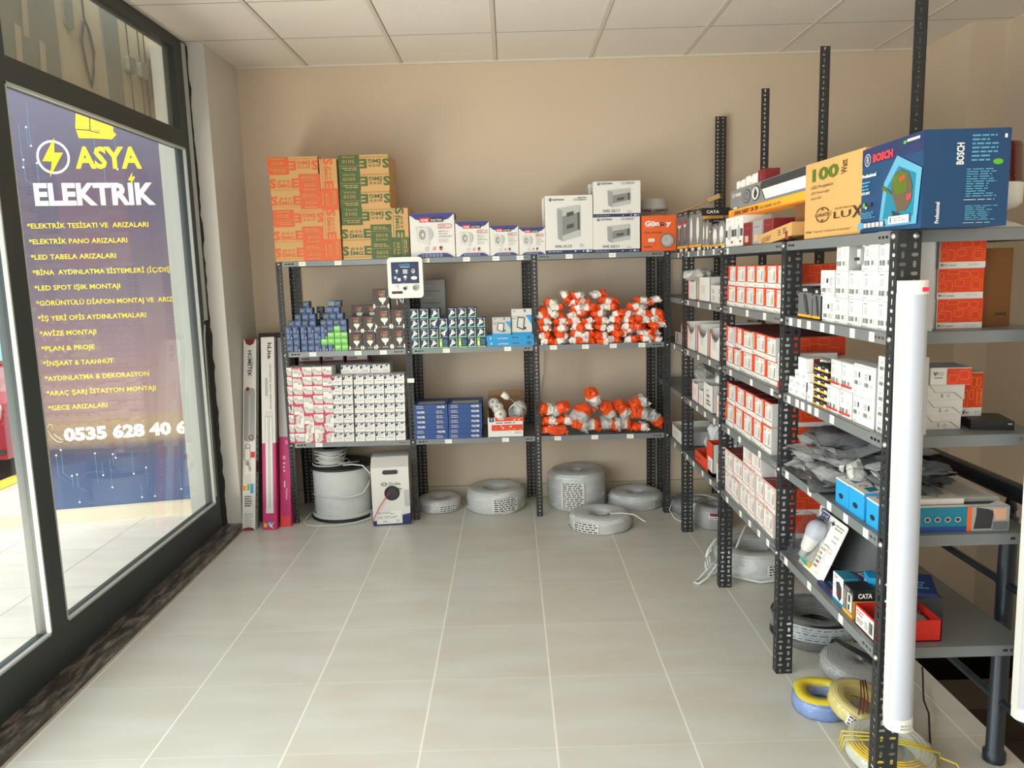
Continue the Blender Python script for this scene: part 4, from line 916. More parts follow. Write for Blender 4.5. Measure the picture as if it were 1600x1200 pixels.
# ---- second bay from the corner: open dispenser cartons with scooped fronts
def dispenser(name, lab, yc, z, w, h, d, scoop=.3, grp='scoop fronted dispenser cartons', fill=None, spine='vred'):
    t = thing(name, lab, 'dispenser carton', (FX, yc, z), RZ, grp)
    b = MB(); n = 12; V = []; th = .003
    top = [(-w/2+w*i/n, h*(1-scoop*sin(pi*i/n)**.75)) for i in range(n+1)]
    for y in (0, th):
        V += [(x, y, 0) for x, _ in top] + [(x, y, q) for x, q in top]
    m = n+1; F = []
    for i in range(n):
        F.append((i, i+1, m+i+1, m+i)); F.append((2*m+i+1, 2*m+i, 3*m+i, 3*m+i+1)); F.append((m+i, m+i+1, 3*m+i+1, 3*m+i))
    b.add(V, F, 'paper')
    b.box(-w/2, -w/2+th, th, d, 0, h, 'paper'); b.box(w/2-th, w/2, th, d, 0, h, 'lightgrey'); b.box(-w/2, w/2, d-th, d, 0, h, 'kraftin'); b.box(-w/2, w/2, 0, d, 0, th, 'kraftin')
    b.paint((-w/2, 0, 0), (w, 0, 0), (0, 0, h), [('r', 0, 0, .10, .97 if scoop < .5 else .8, spine), ('n', .30, .32, .72, .66, 7, 'lightgrey'), ('t', 'Y', .24, .55, .10, 'midgrey')], eps=.0004); b.build('carton_body', t)
    b = MB(); b.box(-w/2+th, w/2-th, th+.004, d-th, th, h*.55, fill or 'brown'); b.build('interior_fill', t)  # default brown block puts the shade inside the open carton into colour
    return t
dispenser('dispenser_carton', 'open white carton with dark crumpled top, at the corner end of the second shelf', 4.245, 1.3555, .185, .112, .30, .15)
dispenser('dispenser_carton', 'white carton with amber spine, second along on the second shelf', 3.985, 1.3555, .235, .125, .30, .02, spine='gold')
sw = lambda w, h, d: carton_mesh('small_carton', w, d, h, 'offwhite', {'F': [('n', .2, .55, .7, .8, 2, 'grey'), ('n', .2, .15, .85, .4, 3, 'midgrey')], 'L': [('r', 0, 0, 1, 1, 'lightgrey')]})
for i, yc in enumerate((3.805, 3.685)): sg_(sw(.115, .086, .22), 'small_carton', f"small grey white carton on the second shelf, {['away from', 'against'][i]} the third bay post", 'carton', yc, 1.3555, x=FX+.004, group='small grey white cartons')
sg_(carton_mesh('white_carton', .24, .15, .13, 'offwhite', {'R': [('r', 0, 0, 1, 1, 'lightgrey')]}), 'white_carton', 'plain white carton behind the small grey white cartons, second shelf', 'carton', 3.77, 1.3555, x=FX+.235)
b = bag(.18, .13, .045, 81, .5, 'pack_clear', 'pack_clear', None, 2.6); good(b, 'plastic_bag', 'crumpled clear plastic bag lying over the dispenser cartons on the second shelf', 'bag', 1.05, 1.468, y=4.10, rot=(0, .1, 1.2))
sg_(carton_mesh('flat_carton', .30, .14, .03, 'darkgrey', {'F': [('r', 0, .7, 1, 1, 'purple'), ('r', .7, .1, .98, .6, 'pinkred')]}), 'flat_carton', 'flat dark carton on top of the plain white carton, second shelf', 'carton', 3.79, 1.486, x=FX+.24)
for i, (yc, w) in enumerate(((4.262, .20), (4.010, .215), (3.76, .21))):
    dispenser('dispenser_carton', f"white dispenser carton with deep scooped front, third shelf, {ORD[i]} from the corner end", yc, 1.0805, w, .150, .34, .42)
dispenser('dispenser_carton', 'low open white carton on the fourth shelf at the corner end', 4.165, .8085, .14, .112, .26, .12, fill='offwhite')
dispenser('dispenser_carton', 'short white carton with pink border, fourth shelf', 4.035, .8085, .105, .090, .26, .10, spine='pinkred')
t = dispenser('dispenser_carton', 'large white carton with bold black print, fourth shelf', 3.880, .8085, .178, .140, .28, .04, spine='white')
b = MB(); b.paint((-.089, 0, 0), (.178, 0, 0), (0, 0, .140), [('n', .35, .48, .85, .62, 1, 'ink'), ('n', .30, .20, .85, .42, 2, 'ink'), ('n', .3, .7, .6, .76, 1, 'ink')], eps=.0012); b.build('bold_print', t)
dispenser('dispenser_carton', 'white carton with brown open top against the third bay post, fourth shelf', 3.680, .8085, .092, .116, .26, .06)
hl = thing('lamp_holder', 'white round lamp holder resting on the large white carton, fourth shelf', 'lamp holder', (1.06, 3.90, .958)); hl.rotation_euler = (0, radians(-75), radians(25))
b = MB(); b.lathe([(.0001, .03), (.020, .03), (.026, .012), (.028, 0), (.022, -.004), (.0001, -.002)], 'plastic_white', 20, caps=False); b.build('shell', hl)
b = MB(); b.lathe([(.009, -.0035), (.0001, -.0045)], 'ink', 14, caps=False); b.build('contact', hl)
# lowest shelf of that bay
tr = thing('open_tray', 'red open cardboard tray under a white plastic bag, lowest shelf', 'tray', (FX, 4.02, .4885), RZ)
b = MB(); w, d, h = .27, .20, .06
for q in ((-w/2, w/2, 0, .004), (-w/2, w/2, d-.004, d), (-w/2, -w/2+.004, 0, d), (w/2-.004, w/2, 0, d)): b.box(*q, 0, h, 'vred')
b.box(-w/2, w/2, 0, d, 0, .003, 'vred'); b.paint((-w/2, 0, 0), (w, 0, 0), (0, 0, h), [('n', .1, .3, .6, .7, 1, 'darkred')]); b.build('tray_body', tr)
wb = bag(.27, .20, .15, 90, .5, 'bag_white', 'bag_white'); good(wb, 'plastic_bag', 'big crumpled white plastic bag bulging out of the red tray, lowest shelf', 'bag', 1.055, .545, y=4.02, rot=(.15, .1, RZ+.1))
wb2 = bag(.16, .13, .16, 91, .5, 'bag_white', 'bag_white'); good(wb2, 'plastic_bag', 'upper part of loose white plastic bag leaning on the third bay post, lowest shelf', 'bag', 1.10, .665, y=3.80, rot=(.3, .5, RZ))
t = thing('open_carton', 'orange topped open carton beside the third bay post, lowest shelf', 'carton', (FX, 3.838, .4885), RZ)
b = MB(); w, d, h = .118, .15, .165
b.box(-w/2, w/2, 0, .003, 0, h, 'paper'); b.box(-w/2, w/2, d-.003, d, 0, h, 'vred'); b.box(-w/2, -w/2+.003, 0, d, 0, h, 'vred'); b.box(w/2-.003, w/2, 0, d, 0, h, 'lightgrey'); b.box(-w/2, w/2, 0, d, 0, .02, 'brown')
b.paint((-w/2, 0, 0), (w, 0, 0), (0, 0, h), [('r', 0, .55, 1, 1, 'vred'), ('r', 0, 0, .2, 1, 'vred'), ('n', .3, .1, .8, .45, 4, 'grey')]); b.build('carton_body', t)
sg_(socket_box(.07, .10, .2, 1), 'socket_carton', 'small orange and white carton just behind the third bay post, lowest shelf', 'carton', 3.672, .4885, group=G2)
# ---- corner bay seen behind the back wall shelving
sg_(carton_mesh('light_carton', .10, .2, .07, 'midgrey', {'F': [('r', .3, .1, .6, .9, 'maroon'), ('r', .1, .1, .3, .9, 'offwhite')]}), 'light_carton', 'grey and maroon carton on the third shelf in the corner bay', 'carton', 4.62, 1.0805)
dispenser('dispenser_carton', 'white carton with lilac edge at the end of the corner bay, third shelf', 4.47, 1.0805, .09, .125, .25, .25)
dispenser('dispenser_carton', 'long low white carton with orange mark in the corner bay, lowest shelf', 4.63, .4885, .34, .085, .25, .10, fill='offwhite')
cb = bag(.22, .22, .12, 95, .5, 'pack_clear', 'pack_clear'); good(cb, 'plastic_bag', 'clear plastic bag at the rear of the corner bay, fourth shelf', 'bag', 1.24, .8085, y=4.66)
sg_(carton_mesh('dark_carton', .40, .12, .09, 'brown', {}), 'dark_carton', 'dark brown carton at the rear of the corner bay, lowest shelf', 'carton', 4.70, .4885, x=1.26)
sg_(carton_mesh('flat_carton', .30, .14, .07, 'lightgrey', {'F': [('r', .1, .2, .9, .5, 'sky_blue')]}), 'flat_carton', 'pale blue and grey carton at the rear of the second bay, lowest shelf', 'carton', 4.10, .4885, x=1.25)
sg_(carton_mesh('dark_carton', .45, .12, .05, 'brown', {}), 'dark_carton', 'low brown lid lying at the rear of the second bay, fourth shelf', 'carton', 3.95, .8085, x=1.275)
# ---- top shelf: bulb boxes facing the aisle
def lampbox(w, h, d, pic):
    base = 'grey' if pic != 'rose' else 'shadowgrey'; f = [('r', 0, 0, 1, .09, 'black'), ('r', .45, 0, .95, .08, 'white'), ('r', 0, .09, 1, .15, 'amber'), ('r', 0, .90, 1, 1, 'black'), ('t', 'CATA', .5, .915, .05, 'white', {'al': 'c', 'w': .6})]
    if pic == 'long': f += [('e', .5, .52, .22, .30, 'white'), ('r', .42, .17, .6, .32, 'silver'), ('p', [(.40, .32), (.62, .32), (.58, .2), (.44, .2)], 'offwhite')]
    elif pic == 'rose': f += [('e', .42, .66, .28, .06, 'white'), ('e', .45, .72, .2, .06, 'red'), ('r', .40, .30, .48, .62, 'skin'), ('p', [(.30, .16), (.42, .32), (.52, .16), (.46, .16), (.42, .24), (.36, .16)], 'brown')]
    elif pic == 'small': f += [('e', .5, .55, .26, .24, 'white'), ('r', .38, .20, .62, .34, 'silver')]
    else: f += [('e', .5, .50, .32, .30, 'white'), ('p', [(.3, .4), (.7, .4), (.6, .17), (.4, .17)], 'offwhite')]
    side = [('r', 0, .82, 1, 1, 'black'), ('t', 'CATA', .5, .875, .07, 'white', {'al': 'c', 'w': .55, 'bold': .02}), ('r', .05, .1, .95, .81, 'gold'), ('r', 0, 0, 1, .1, 'brown')]
    return carton_mesh('lamp_box', w, d, h, base, {'F': f, 'R': side, 'L': side, 'T': [('r', 0, 0, 1, 1, 'black')]})
for (y0, y1, h, pic, lab) in ((4.620, 4.470, .222, 'rose', 'first bulb box past the orange carton, picturing a red flower lamp'), (4.465, 4.352, .222, 'rose', 'second bulb box past the orange carton, reddish and half hidden'),
                              (4.325, 4.195, .214, 'long', 'first of two tall bulb boxes picturing a long white bulb'), (4.188, 4.045, .210, 'long', 'second tall bulb box picturing a long white bulb, gold band on its side')):
    me = lampbox(y0-y1, h, .115, pic); sg_(me, 'lamp_box', lab, 'bulb box', (y0+y1)/2, 1.6155, group='bulb boxes on the top shelf')
    sg_(me, 'lamp_box', 'set back copy standing directly behind the ' + lab.split(',')[0].replace('picturing a long white bulb', '').strip(), 'bulb box', (y0+y1)/2, 1.6155, x=FX+.118, group='bulb boxes on the top shelf, rear row')
for (y0, y1, h, pic, lab) in ((4.020, 3.962, .150, 'small', 'short bulb box with small candle bulb, first of the short boxes'), (3.958, 3.888, .147, 'small', 'short bulb box with small candle bulb, second of the short boxes'),
                              (3.882, 3.834, .130, 'rose', 'lowest narrow bulb box with slim bulb and reddish top'), (3.828, 3.716, .118, 'big', 'squat bulb box with big pear bulb beside the narrow one'), (3.712, 3.600, .128, 'big', 'squat bulb box with big pear bulb beside the white boxes')):
    me = lampbox(y0-y1, h, .10, pic); sg_(me, 'lamp_box', lab, 'bulb box', (y0+y1)/2, 1.6155, group='bulb boxes on the top shelf')
    if pic != 'small': sg_(me, 'lamp_box', 'set back copy standing behind the ' + lab.split(' beside')[0].split(' with')[0] + f" {ORD[int((4-y0)*10)]} along", 'bulb box', (y0+y1)/2, 1.6155, x=FX+.103, group='bulb boxes on the top shelf, rear row')
wd = thing('wooden_brush', 'pale wooden stick with broad end lying over the bulb boxes', 'brush', (0, 0, 0))
b = MB(); b.tube([(1.02, 4.72, 1.845), (1.16, 4.60, 1.905)], .005, 'kraft'); b.build('stick', wd); b = MB(); X = Matrix.Translation((1.16, 4.60, 1.905)) @ Vector((.14, -.12, .060)).to_track_quat('X', 'Z').to_matrix().to_4x4(); b.box(0, .075, -.008, .008, -.013, .013, 'kraft', X); b.build('broad_end', wd)
def whitebox(m2, lab, y0, y1, h):
    f = [('r', 0, .34, .22, .58, 'darkgrey'), ('r', .70, .34, 1, .58, 'darkgrey'), ('p', [(.28, .3), (.42, .22), (.62, .3), (.66, .62), (.5, .74), (.32, .62)], 'lightgrey'), ('r', .64, .12, .84, .2, 'red'), ('n', .3, .84, .7, .9, 1, 'lightgrey')]
    if m2: f = [('r', 0, 0, 1, 1, m2), ('r', .2, .14, .62, .42, 'skin'), ('n', .2, .7, .8, .8, 1, 'pinkred')]
    sg_(carton_mesh('spotlight_box', y0-y1-.003, .12, h, 'white', {'F': f, 'R': [('r', 0, 0, 1, 1, 'offwhite' if not m2 else m2)]}), 'spotlight_box', lab, 'box', (y0+y1)/2, 1.6155, group='spotlight boxes under the yellow fixture box')
whitebox(None, 'white spotlight box standing first past the squat bulb boxes', 3.592, 3.452, .128); whitebox(None, 'second white spotlight box, beside the dark red one', 3.449, 3.330, .128)
whitebox('darkred', 'dark red spotlight box under the yellow fixture box', 3.322, 3.205, .092); whitebox('midgrey', 'grey spotlight box under the yellow fixture box', 3.195, 3.085, .0915); whitebox('maroon', 'second dark red spotlight box, half behind the kraft box', 3.06, 2.95, .0915)
fx = carton_mesh('fixture_box', 1.0, .075, .033, 'amber', {'F': [('r', 0, 0, 1, .12, 'orange'), ('t', 'LED', .035, .27, .46, 'vline', {'bold': .02, 'w': .042}), ('t', 'LINEAR ŞARKIT 120 CM', .088, .27, .50, 'darkred', {'bold': .04, 'w': .33}), ('t', '/', .425, .22, .55, 'darkred'), ('t', 'LED LINEAR 120 CM', .443, .27, .36, 'brown', {'w': .24})]})
sg_(fx, 'fixture_box', 'long yellow and orange box for a linear light fitting', 'box', 3.10, 1.7445, x=1.0)
f = [('t', 'CT-9080', .03, .64, .17, 'white', {'bold': .03, 'w': .13}), ('n', .05, .2, .12, .5, 2, 'grey'), ('r', 0, .02, .12, .12, 'ink'), ('r', .05, .03, .11, .11, 'white'), ('e', .245, .5, .055, .34, 'ink'), ('e', .245, .5, .048, .30, 'grey'), ('ring', .245, .5, .026, .2, .3, 'darkgrey'), ('e', .37, .52, .055, .36, 'ink'), ('e', .37, .52, .048, .31, 'offwhite'), ('p', [(.36, .3), (.38, .3), (.40, .5), (.37, .8), (.35, .5)], 'ink'),
     ('p', [(.45, .96), (1, .96), (1, .60), (.45, .60), (.435, .72)], 'ink'), ('p', [(.45, .60), (1, .60), (1, .12), (.50, .12)], 'white'), ('p', [(.45, .60), (.46, .60), (.505, .12), (.495, .10)], 'ink')]
sg_(carton_mesh('fixture_box', .98, .10, .083, 'grey', {'F': f, 'T': [('r', 0, 0, 1, 1, 'lightgrey')]}), 'fixture_box', 'long grey box for a lamp, marked CT-9080, lying on the yellow box', 'box', 3.09, 1.7780, x=1.002)
# the pile the long boxes rest on, further along behind the kraft boxes
sg_(carton_mesh('kraft_carton', .22, .12, .128, 'kraftdark', {}), 'kraft_carton', 'dark kraft carton holding up the far end of the long fixture boxes', 'carton', 2.74, 1.6155, x=1.03)
for i, (y0, y1, h, m2) in enumerate(((3.552, 3.425, .038, None), (3.412, 3.255, .044, None), (3.250, 3.165, .050, 'maroon'))):
    f = [('n', .3, .2, .6, .4, 1, 'lightgrey'), ('p', [(.45, 1), (.5, .75), (.55, 1)], 'ink')] if not m2 else [('r', .4, .2, .5, .8, 'pinkred')]
    sg_(carton_mesh('small_box', y0-y1, .06, h, m2 or 'white', {'F': f, 'R': [('r', 0, 0, 1, 1, m2 or 'offwhite')]}), 'small_box', ['first small white box lying on the long grey box', 'second small white box lying on the long grey box', 'small dark red box lying on the long grey box'][i], 'box', (y0+y1)/2, 1.8618, x=1.02)
kl2 = carton_mesh('kraft_box', .36, .12, .045, 'kraft', {'F': [('t', 'LEX87', .10, .25, .42, 'brown', {'w': .30}), ('n', .62, .3, .70, .8, 3, 'brown'), ('n', .76, .3, .86, .8, 3, 'brown')]})
kb_ = sg_(kl2, 'kraft_box', 'low kraft box with sketchy lettering leaning in front of the red boxes', 'box', 2.905, 1.6185, x=.975, dr=0); kb_.rotation_euler = (0, radians(-5), RZ)
b = MB(); b.lathe([(.0001, .03), (.008, .029), (.010, .02), (.010, 0)][::-1], 'darkred', 14, caps=False); put(b.build('post_cap', loc=(.980, 2.775, 1.622)), 'small dark red cap sitting on the post top beside the kraft box', 'cap')
# floodlight kraft carton and power tool carton
f = [('t', '100', .13, .76, .155, 'oliveprint', {'bold': .05, 'w': .47}), ('t', 'Watt', .73, .76, .10, 'darkprint', {'rot': 90, 'bold': .02, 'w': .17}), ('t', 'LED Projektör', .12, .655, .042, 'darkprint', {'w': .40}), ('t', 'LED Flood Light', .12, .585, .032, 'darkprint', {'w': .33}), ('t', 'Smart LED', .12, .515, .030, 'darkprint', {'w': .19}),
     ('ring', .345, .295, .125, .10, .12, 'darkprint'), ('r', .20, .265, .49, .33, 'kraft'), ('t', 'GUARANTEE', .345, .275, .045, 'darkprint', {'al': 'c', 'w': .27, 'bold': .04}), ('e', .345, .365, .02, .012, 'darkprint'), ('e', .345, .225, .02, .012, 'darkprint'),
     ('t', 'Aydınlatma', .56, .335, .030, 'darkprint', {'w': .28}), ('t', 'LU', .55, .225, .09, 'darkprint', {'w': .27}), ('p', [(.85, .35), (.88, .35), (1.0, .205), (.97, .205)], 'darkprint'), ('p', [(.97, .35), (1.0, .35), (.88, .205), (.85, .205)], 'darkprint'), ('t', 'IP 66', .06, .07, .028, 'darkprint', {'w': .10, 'bold': .03}), ('t', '"Sizin için Türkiye\'de üretilmiştir"', .20, .07, .028, 'darkprint', {'w': .64})]
sg_(carton_mesh('floodlight_carton', .385, .085, .235, 'kraft', {'F': f, 'L': [('r', .0, 0, .35, 1, 'kraftin')]}), 'floodlight_carton', 'kraft carton with large green 100 and Watt print', 'carton', 2.412, 1.6155, x=.983, dr=radians(3))
f = [('r', 0, .80, 1, 1, 'navy'), ('ring', .10, .865, .055, .075, .16, 'lightgrey'), ('r', .085, .82, .097, .91, 'lightgrey'), ('r', .108, .82, .12, .91, 'lightgrey'), ('r', .085, .86, .12, .87, 'lightgrey'), ('t', 'BOSCH', .205, .825, .085, 'boschred', {'bold': .06, 'w': .34}), ('r', .76, .93, .95, .96, 'lightgrey'), ('e', .73, .935, .025, .018, 'green'),
     ('p', [(.35, .05), (.95, .05), (1, .62), (.62, .82), (.42, .55)], 'boschlight'), ('p', [(.42, .14), (.90, .14), (.92, .58), (.65, .70), (.48, .5)], 'teal'), ('t', 'Professional', .03, .66, .040, 'white', {'bold': .04, 'w': .25}), ('n', .03, .50, .2, .62, 3, 'boschlight'), ('t', 'GTS 240 E', .03, .46, .03, 'white', {'bold': .03, 'w': .15}),
     ('p', [(.60, .62), (.70, .66), (.82, .60), (.88, .46), (.86, .28), (.78, .20), (.66, .20), (.62, .30), (.56, .42), (.56, .54)], 'brownlt'), ('p', [(.58, .60), (.72, .64), (.80, .56), (.78, .40), (.66, .38), (.58, .46)], 'oliveprint'), ('p', [(.68, .56), (.76, .59), (.75, .54), (.69, .52)], 'boschred'), ('p', [(.80, .36), (.88, .38), (.87, .32), (.81, .31)], 'boschred'),
     ('p', [(.40, .48), (.56, .40), (.55, .43), (.42, .52)], 'oliveprint'), ('p', [(.58, .22), (.70, .18), (.72, .13), (.62, .12)], 'ink'), ('p', [(.46, .12), (.74, .16), (.84, .10), (.5, .06)], 'boschlight'),
     ('e', .20, .33, .03, .03, 'ink'), ('e', .10, .33, .022, .03, 'green'), ('e', .14, .30, .02, .015, 'lightgrey'), ('n', .03, .17, .32, .25, 4, 'boschlight'), ('r', .0, .05, .10, .125, 'boschlight'), ('r', .105, .055, .48, .12, 'navy')]
f += [('r', .115+.075*i, .06, .175+.075*i, .115, 'lightgrey') for i in range(5)] + [('r', .56, .07, .88, .155, 'paper'), ('n', .64, .09, .86, .14, 2, 'grey'), ('r', .59, .085, .605, .145, 'ink')]
side_p = [('t', 'BOSCH', .46, .64, .085, 'white', {'rot': 90, 'bold': .03, 'w': .22}), ('n', .55, .66, .86, .95, 7, 'boschlight'), ('e', .86, .66, .06, .03, 'green'), ('r', .92, .9, .95, .94, 'white'), ('n', .50, .30, .9, .60, 12, 'boschlight'), ('n', .48, .265, .92, .285, 1, 'lightgrey'), ('n', .5, .06, .88, .22, 8, 'boschlight'), ('n', .48, .03, .9, .045, 1, 'lightgrey'), ('t', 'Professional', .20, .04, .05, 'white', {'rot': 90, 'bold': .02, 'w': .22})]
sg_(carton_mesh('power_tool_carton', .325, .205, .226, 'boschblue', {'F': f, 'R': side_p, 'T': [('r', .02, .02, .98, .98, 'navy')]}), 'power_tool_carton', 'big dark blue power tool carton with a machine picture, at the shelf end', 'carton', 2.060, 1.6155, x=.987)
o = inst('lamp_carton', carton_mesh('lamp_carton', .11, .20, .108, 'black', {'F': [('r', 0, 0, 1, 1, 'brown'), ('t', 'CATA', .02, .50, .26, 'black', {'w': .66, 'bold': .03}), ('r', 0, 0, 1, .24, 'gold'), ('e', .42, .18, .12, .08, 'red')], 'R': [('r', 0, 0, .4, .8, 'offwhite'), ('r', .1, .6, .4, .95, 'ink'), ('r', .55, 0, 1, 1, 'kraftdark')]}), (1.232, 2.17, 1.6155)); put(o, 'black lamp carton with gold foot between the blue carton and the red beacon', 'carton')
# red beacon
be = thing('warning_beacon', 'red ribbed warning beacon on a white housing and flared foot', 'warning light', (1.345, 2.17, 1.6155))
b = MB(); b.lathe([(.0001, .0), (.060, 0), (.058, .006), (.036, .016), (.018, .022), (.014, .030), (.014, .048), (.020, .056), (.0001, .056)], 'offwhite', 28, caps=False); b.build('flared_foot', be)
b = MB(); b.lathe([(.018, .052), (.040, .058), (.050, .070), (.051, .120), (.049, .124), (.0001, .124)], 'plastic_white', 32, caps=False); b.build('housing', be)
b = MB(); prof = [(.0505, .124), (.0505, .140)]
for i in range(13): z = .142+.0062*i; rr_ = .0495-.0004*i; prof += [(rr_-.0012, z), (rr_, z+.002), (rr_, z+.004), (rr_-.0012, z+.0058)]
prof += [(.043, .226), (.040, .230), (.0001, .231)]; b.lathe(prof, 'siren_red', 36, caps=False); b.build('ribbed_lens', be)
b = MB(); X = Matrix.Rotation(radians(-22), 4, 'Z'); V = []; n = 8
for i in range(n+1):
    t = radians(-125 + 60*i/n)
    for z in (.085, .117): V.append((.0516*cos(t), .0516*sin(t), z))
b.add(V, [(2*i, 2*i+2, 2*i+3, 2*i+1) for i in range(n)], 'paper', X=X)
V = []; F = []
for k, z in enumerate((.111, .105, .100, .096, .091)):
    for (t0, t1) in ((-120, -104), (-101, -88)):
        q = len(V)
        for t in (t0, t1):
            for dz in (0, .0028 if k == 0 else .0014): V.append((.052*cos(radians(t)), .052*sin(radians(t)), z+dz))
        F.append((q, q+2, q+3, q+1))
b.add(V, F, 'ink', X=X); b.build('rating_label', be)
# ---- near bay, second shelf: white breaker cartons
def breaker(w, h, d=.10, kind=0):
    k = ('br', round(w, 3), round(h, 3), d, kind)
    if k in _mc: return _mc[k]
    f = [('r', 0, .95, 1, 1, 'lightgrey'), ('n', .08, .83, .45, .88, 1, 'ink'), ('n', .08, .79, .90, .81, 1, 'midgrey'), ('n', .12, .48, .40, .72, 4, 'midgrey'), ('n', .62, .42, .80, .72, 6, 'lightgrey'), ('bar', .08, .16, .42, .34, 'darkgrey'), ('bar', .55, .18, .70, .34, 'ink'), ('n', .78, .12, .92, .36, 5, 'midgrey'), ('n', .04, .03, .42, .08, 1, 'grey')]
    if kind == 1: f = [('r', 0, 0, 1, 1, 'white'), ('n', .1, .80, .5, .88, 2, 'grey'), ('r', .42, .52, .56, .70, 'ink'), ('n', .1, .45, .36, .72, 4, 'midgrey'), ('n', .66, .42, .9, .75, 5, 'grey'), ('bar', .12, .16, .40, .32, 'darkgrey'), ('n', .5, .16, .9, .34, 4, 'grey'), ('n', .05, .03, .4, .08, 1, 'ink')]
    if kind == 2: f = [('n', .06, .88, .9, .96, 2, 'midgrey')] + [q for s in (0, .5) for q in (('r', s+.24, .56, s+.30, .74, 'ink'), ('n', s+.05, .52, s+.2, .74, 3, 'grey'), ('ring', s+.40, .6, .05, .1, .2, 'lightgrey'), ('bar', s+.05, .30, s+.22, .44, 'darkgrey'), ('n', s+.28, .3, s+.46, .42, 3, 'midgrey'))] + [('n', .08, .06, .3, .1, 1, 'ink')]
    if kind == 3: f = [('n', .1, .8, .9, .92, 2, 'midgrey'), ('n', .15, .52, .6, .72, 2, 'grey'), ('r', .72, .40, .84, .66, 'ink'), ('bar', .14, .12, .44, .36, 'darkgrey'), ('n', .5, .12, .9, .36, 2, 'grey')]
    if kind == 4: f += [('r', 0, .10, .92, .17, 'red')]
    me = carton_mesh('breaker_carton', w, d, h, 'paper' if kind != 0 else 'paper', {'F': f, 'R': [('r', 0, 0, 1, 1, 'lightgrey')], 'L': [('r', 0, 0, 1, 1, 'midgrey')]})
    _mc[k] = me; return me
GB = 'white breaker cartons'
def brow(edges, z, h, layer, kind0=0):
    for i in range(len(edges)-1):
        w = edges[i]-edges[i+1]
        sg_(breaker(w-.0025, h, .10, kind0 if i == 0 else 0), 'breaker_carton', f"white breaker carton on the second shelf, {layer}, {ORD[i]} along from the torch boxes", 'carton', (edges[i]+edges[i+1])/2, z, x=FX+rnd.uniform(0, .004), dr=rnd.uniform(-.01, .01), group=GB)
brow([2.478, 2.376, 2.284, 2.195, 2.100, 2.008], 1.3555, .0775, 'lowest layer', 1)
brow([2.487, 2.378, 2.288, 2.192, 2.101, 2.008], 1.4335, .080, 'middle layer', 1)
sg_(breaker(.084, .078), 'breaker_carton', 'single white breaker carton standing alone on the pile, second shelf of the near bay', 'carton', 2.328, 1.514, group=GB)
for i, (y0, y1) in enumerate(((2.188, 2.101), (2.0995, 2.008))): sg_(breaker(y0-y1-.002, .079), 'breaker_carton', f"white breaker carton on the top layer beside the loose breaker, {['first', 'second'][i]} of two", 'carton', (y0+y1)/2, 1.514, group=GB)
mb = thing('circuit_breaker', 'loose grey circuit breaker standing on the white cartons', 'circuit breaker', (FX, 2.212, 1.514), RZ)
b = MB(); b.box(-.010, .010, .010, .07, 0, .078, 'lightgrey'); b.box(-.010, .010, -.004, .012, .018, .060, 'lightgrey'); b.box(-.0095, .0095, -.0045, -.004, .036, .058, 'offwhite'); b.box(-.0095, .0095, .0095, .01, .064, .077, 'paper'); b.box(-.0095, .0095, .0095, .01, .0, .013, 'paper'); b.build('breaker_body', mb)
b = MB(); b.box(-.006, .006, -.014, -.003, .028, .036, 'ink'); b.build('toggle', mb)
def torch(w, h, d):
    f = [('r', 0, .82, 1, 1, 'black'), ('t', 'CATA', .50, .86, .09, 'white', {'al': 'c', 'w': .34, 'bold': .04}), ('r', 0, .0, 1, .12, 'amber'), ('r', 0, 0, 1, .04, 'black'), ('p', [(.42, .78), (.58, .76), (.78, .30), (.80, .14), (.70, .12), (.58, .22), (.40, .66)], 'ink'), ('p', [(.47, .70), (.55, .68), (.68, .34), (.62, .34)], 'darkgrey'), ('e', .07, .72, .04, .04, 'vline')]
    return carton_mesh('torch_box', w, d, h, 'shadowgrey', {'F': f, 'L': [('r', .1, .2, .9, .7, 'ink'), ('r', .1, .05, .9, .2, 'offwhite')], 'R': [('r', 0, 0, 1, 1, 'black')], 'T': [('r', 0, 0, 1, 1, 'black')]})
sg_(torch(.122, .104, .08), 'torch_box', 'grey box picturing a black torch with orange foot, second shelf of the near bay', 'box', 2.615, 1.3555)
sg_(torch(.066, .100, .08), 'torch_box', 'narrow grey torch box between its wider twin and the breaker cartons', 'box', 2.515, 1.3555)
# third shelf
for i, (y, z) in enumerate(((2.722, 1.0805), (2.664, 1.0805), (2.606, 1.0805), (2.556, 1.0805), (2.716, 1.1115), (2.655, 1.1115), (2.600, 1.1115), (2.555, 1.1115), (2.660, 1.1425), (2.602, 1.1425))):
    sg_(carton_mesh('small_carton', .056, .10, .0305, 'white', {'F': [('n', .2, .35, .8, .7, 2, 'grey')], 'R': [('n', .2, .3, .8, .7, 1, 'lightgrey')]}), 'small_carton', f"tiny white carton on the near bay third shelf, {['bottom', 'middle', 'upper'][0 if i < 4 else 1 if i < 8 else 2]} layer, {ORD[i if i < 4 else i-4 if i < 8 else i-8]} from the post", 'small carton', y, z, group='tiny white cartons')
sg_(carton_mesh('small_carton', .072, .08, .046, 'white', {'R': [('r', .3, 0, 1, 1, 'maroon')], 'F': [('n', .3, .6, .7, .7, 1, 'lightgrey')]}), 'small_carton', 'white carton with a dark red end on top of the tiny cartons', 'small carton', 2.625, 1.1735)
sg_(carton_mesh('small_carton', .052, .08, .142, 'offwhite', {'F': [('n', .2, .1, .8, .9, 8, 'lightgrey')]}), 'small_carton', 'slim pale carton column beside the black and gold boxes', 'small carton', 2.522, 1.0805, x=FX+.03)
bg = carton_mesh('fuse_box', .056, .10, .0225, 'black', {'F': [('r', 0, 0, 1, .32, 'amber'), ('r', .55, .1, .95, .55, 'white'), ('n', .1, .5, .5, .8, 1, 'grey')], 'R': [('r', 0, 0, 1, .3, 'gold'), ('r', .2, .4, .6, .9, 'ink')]})
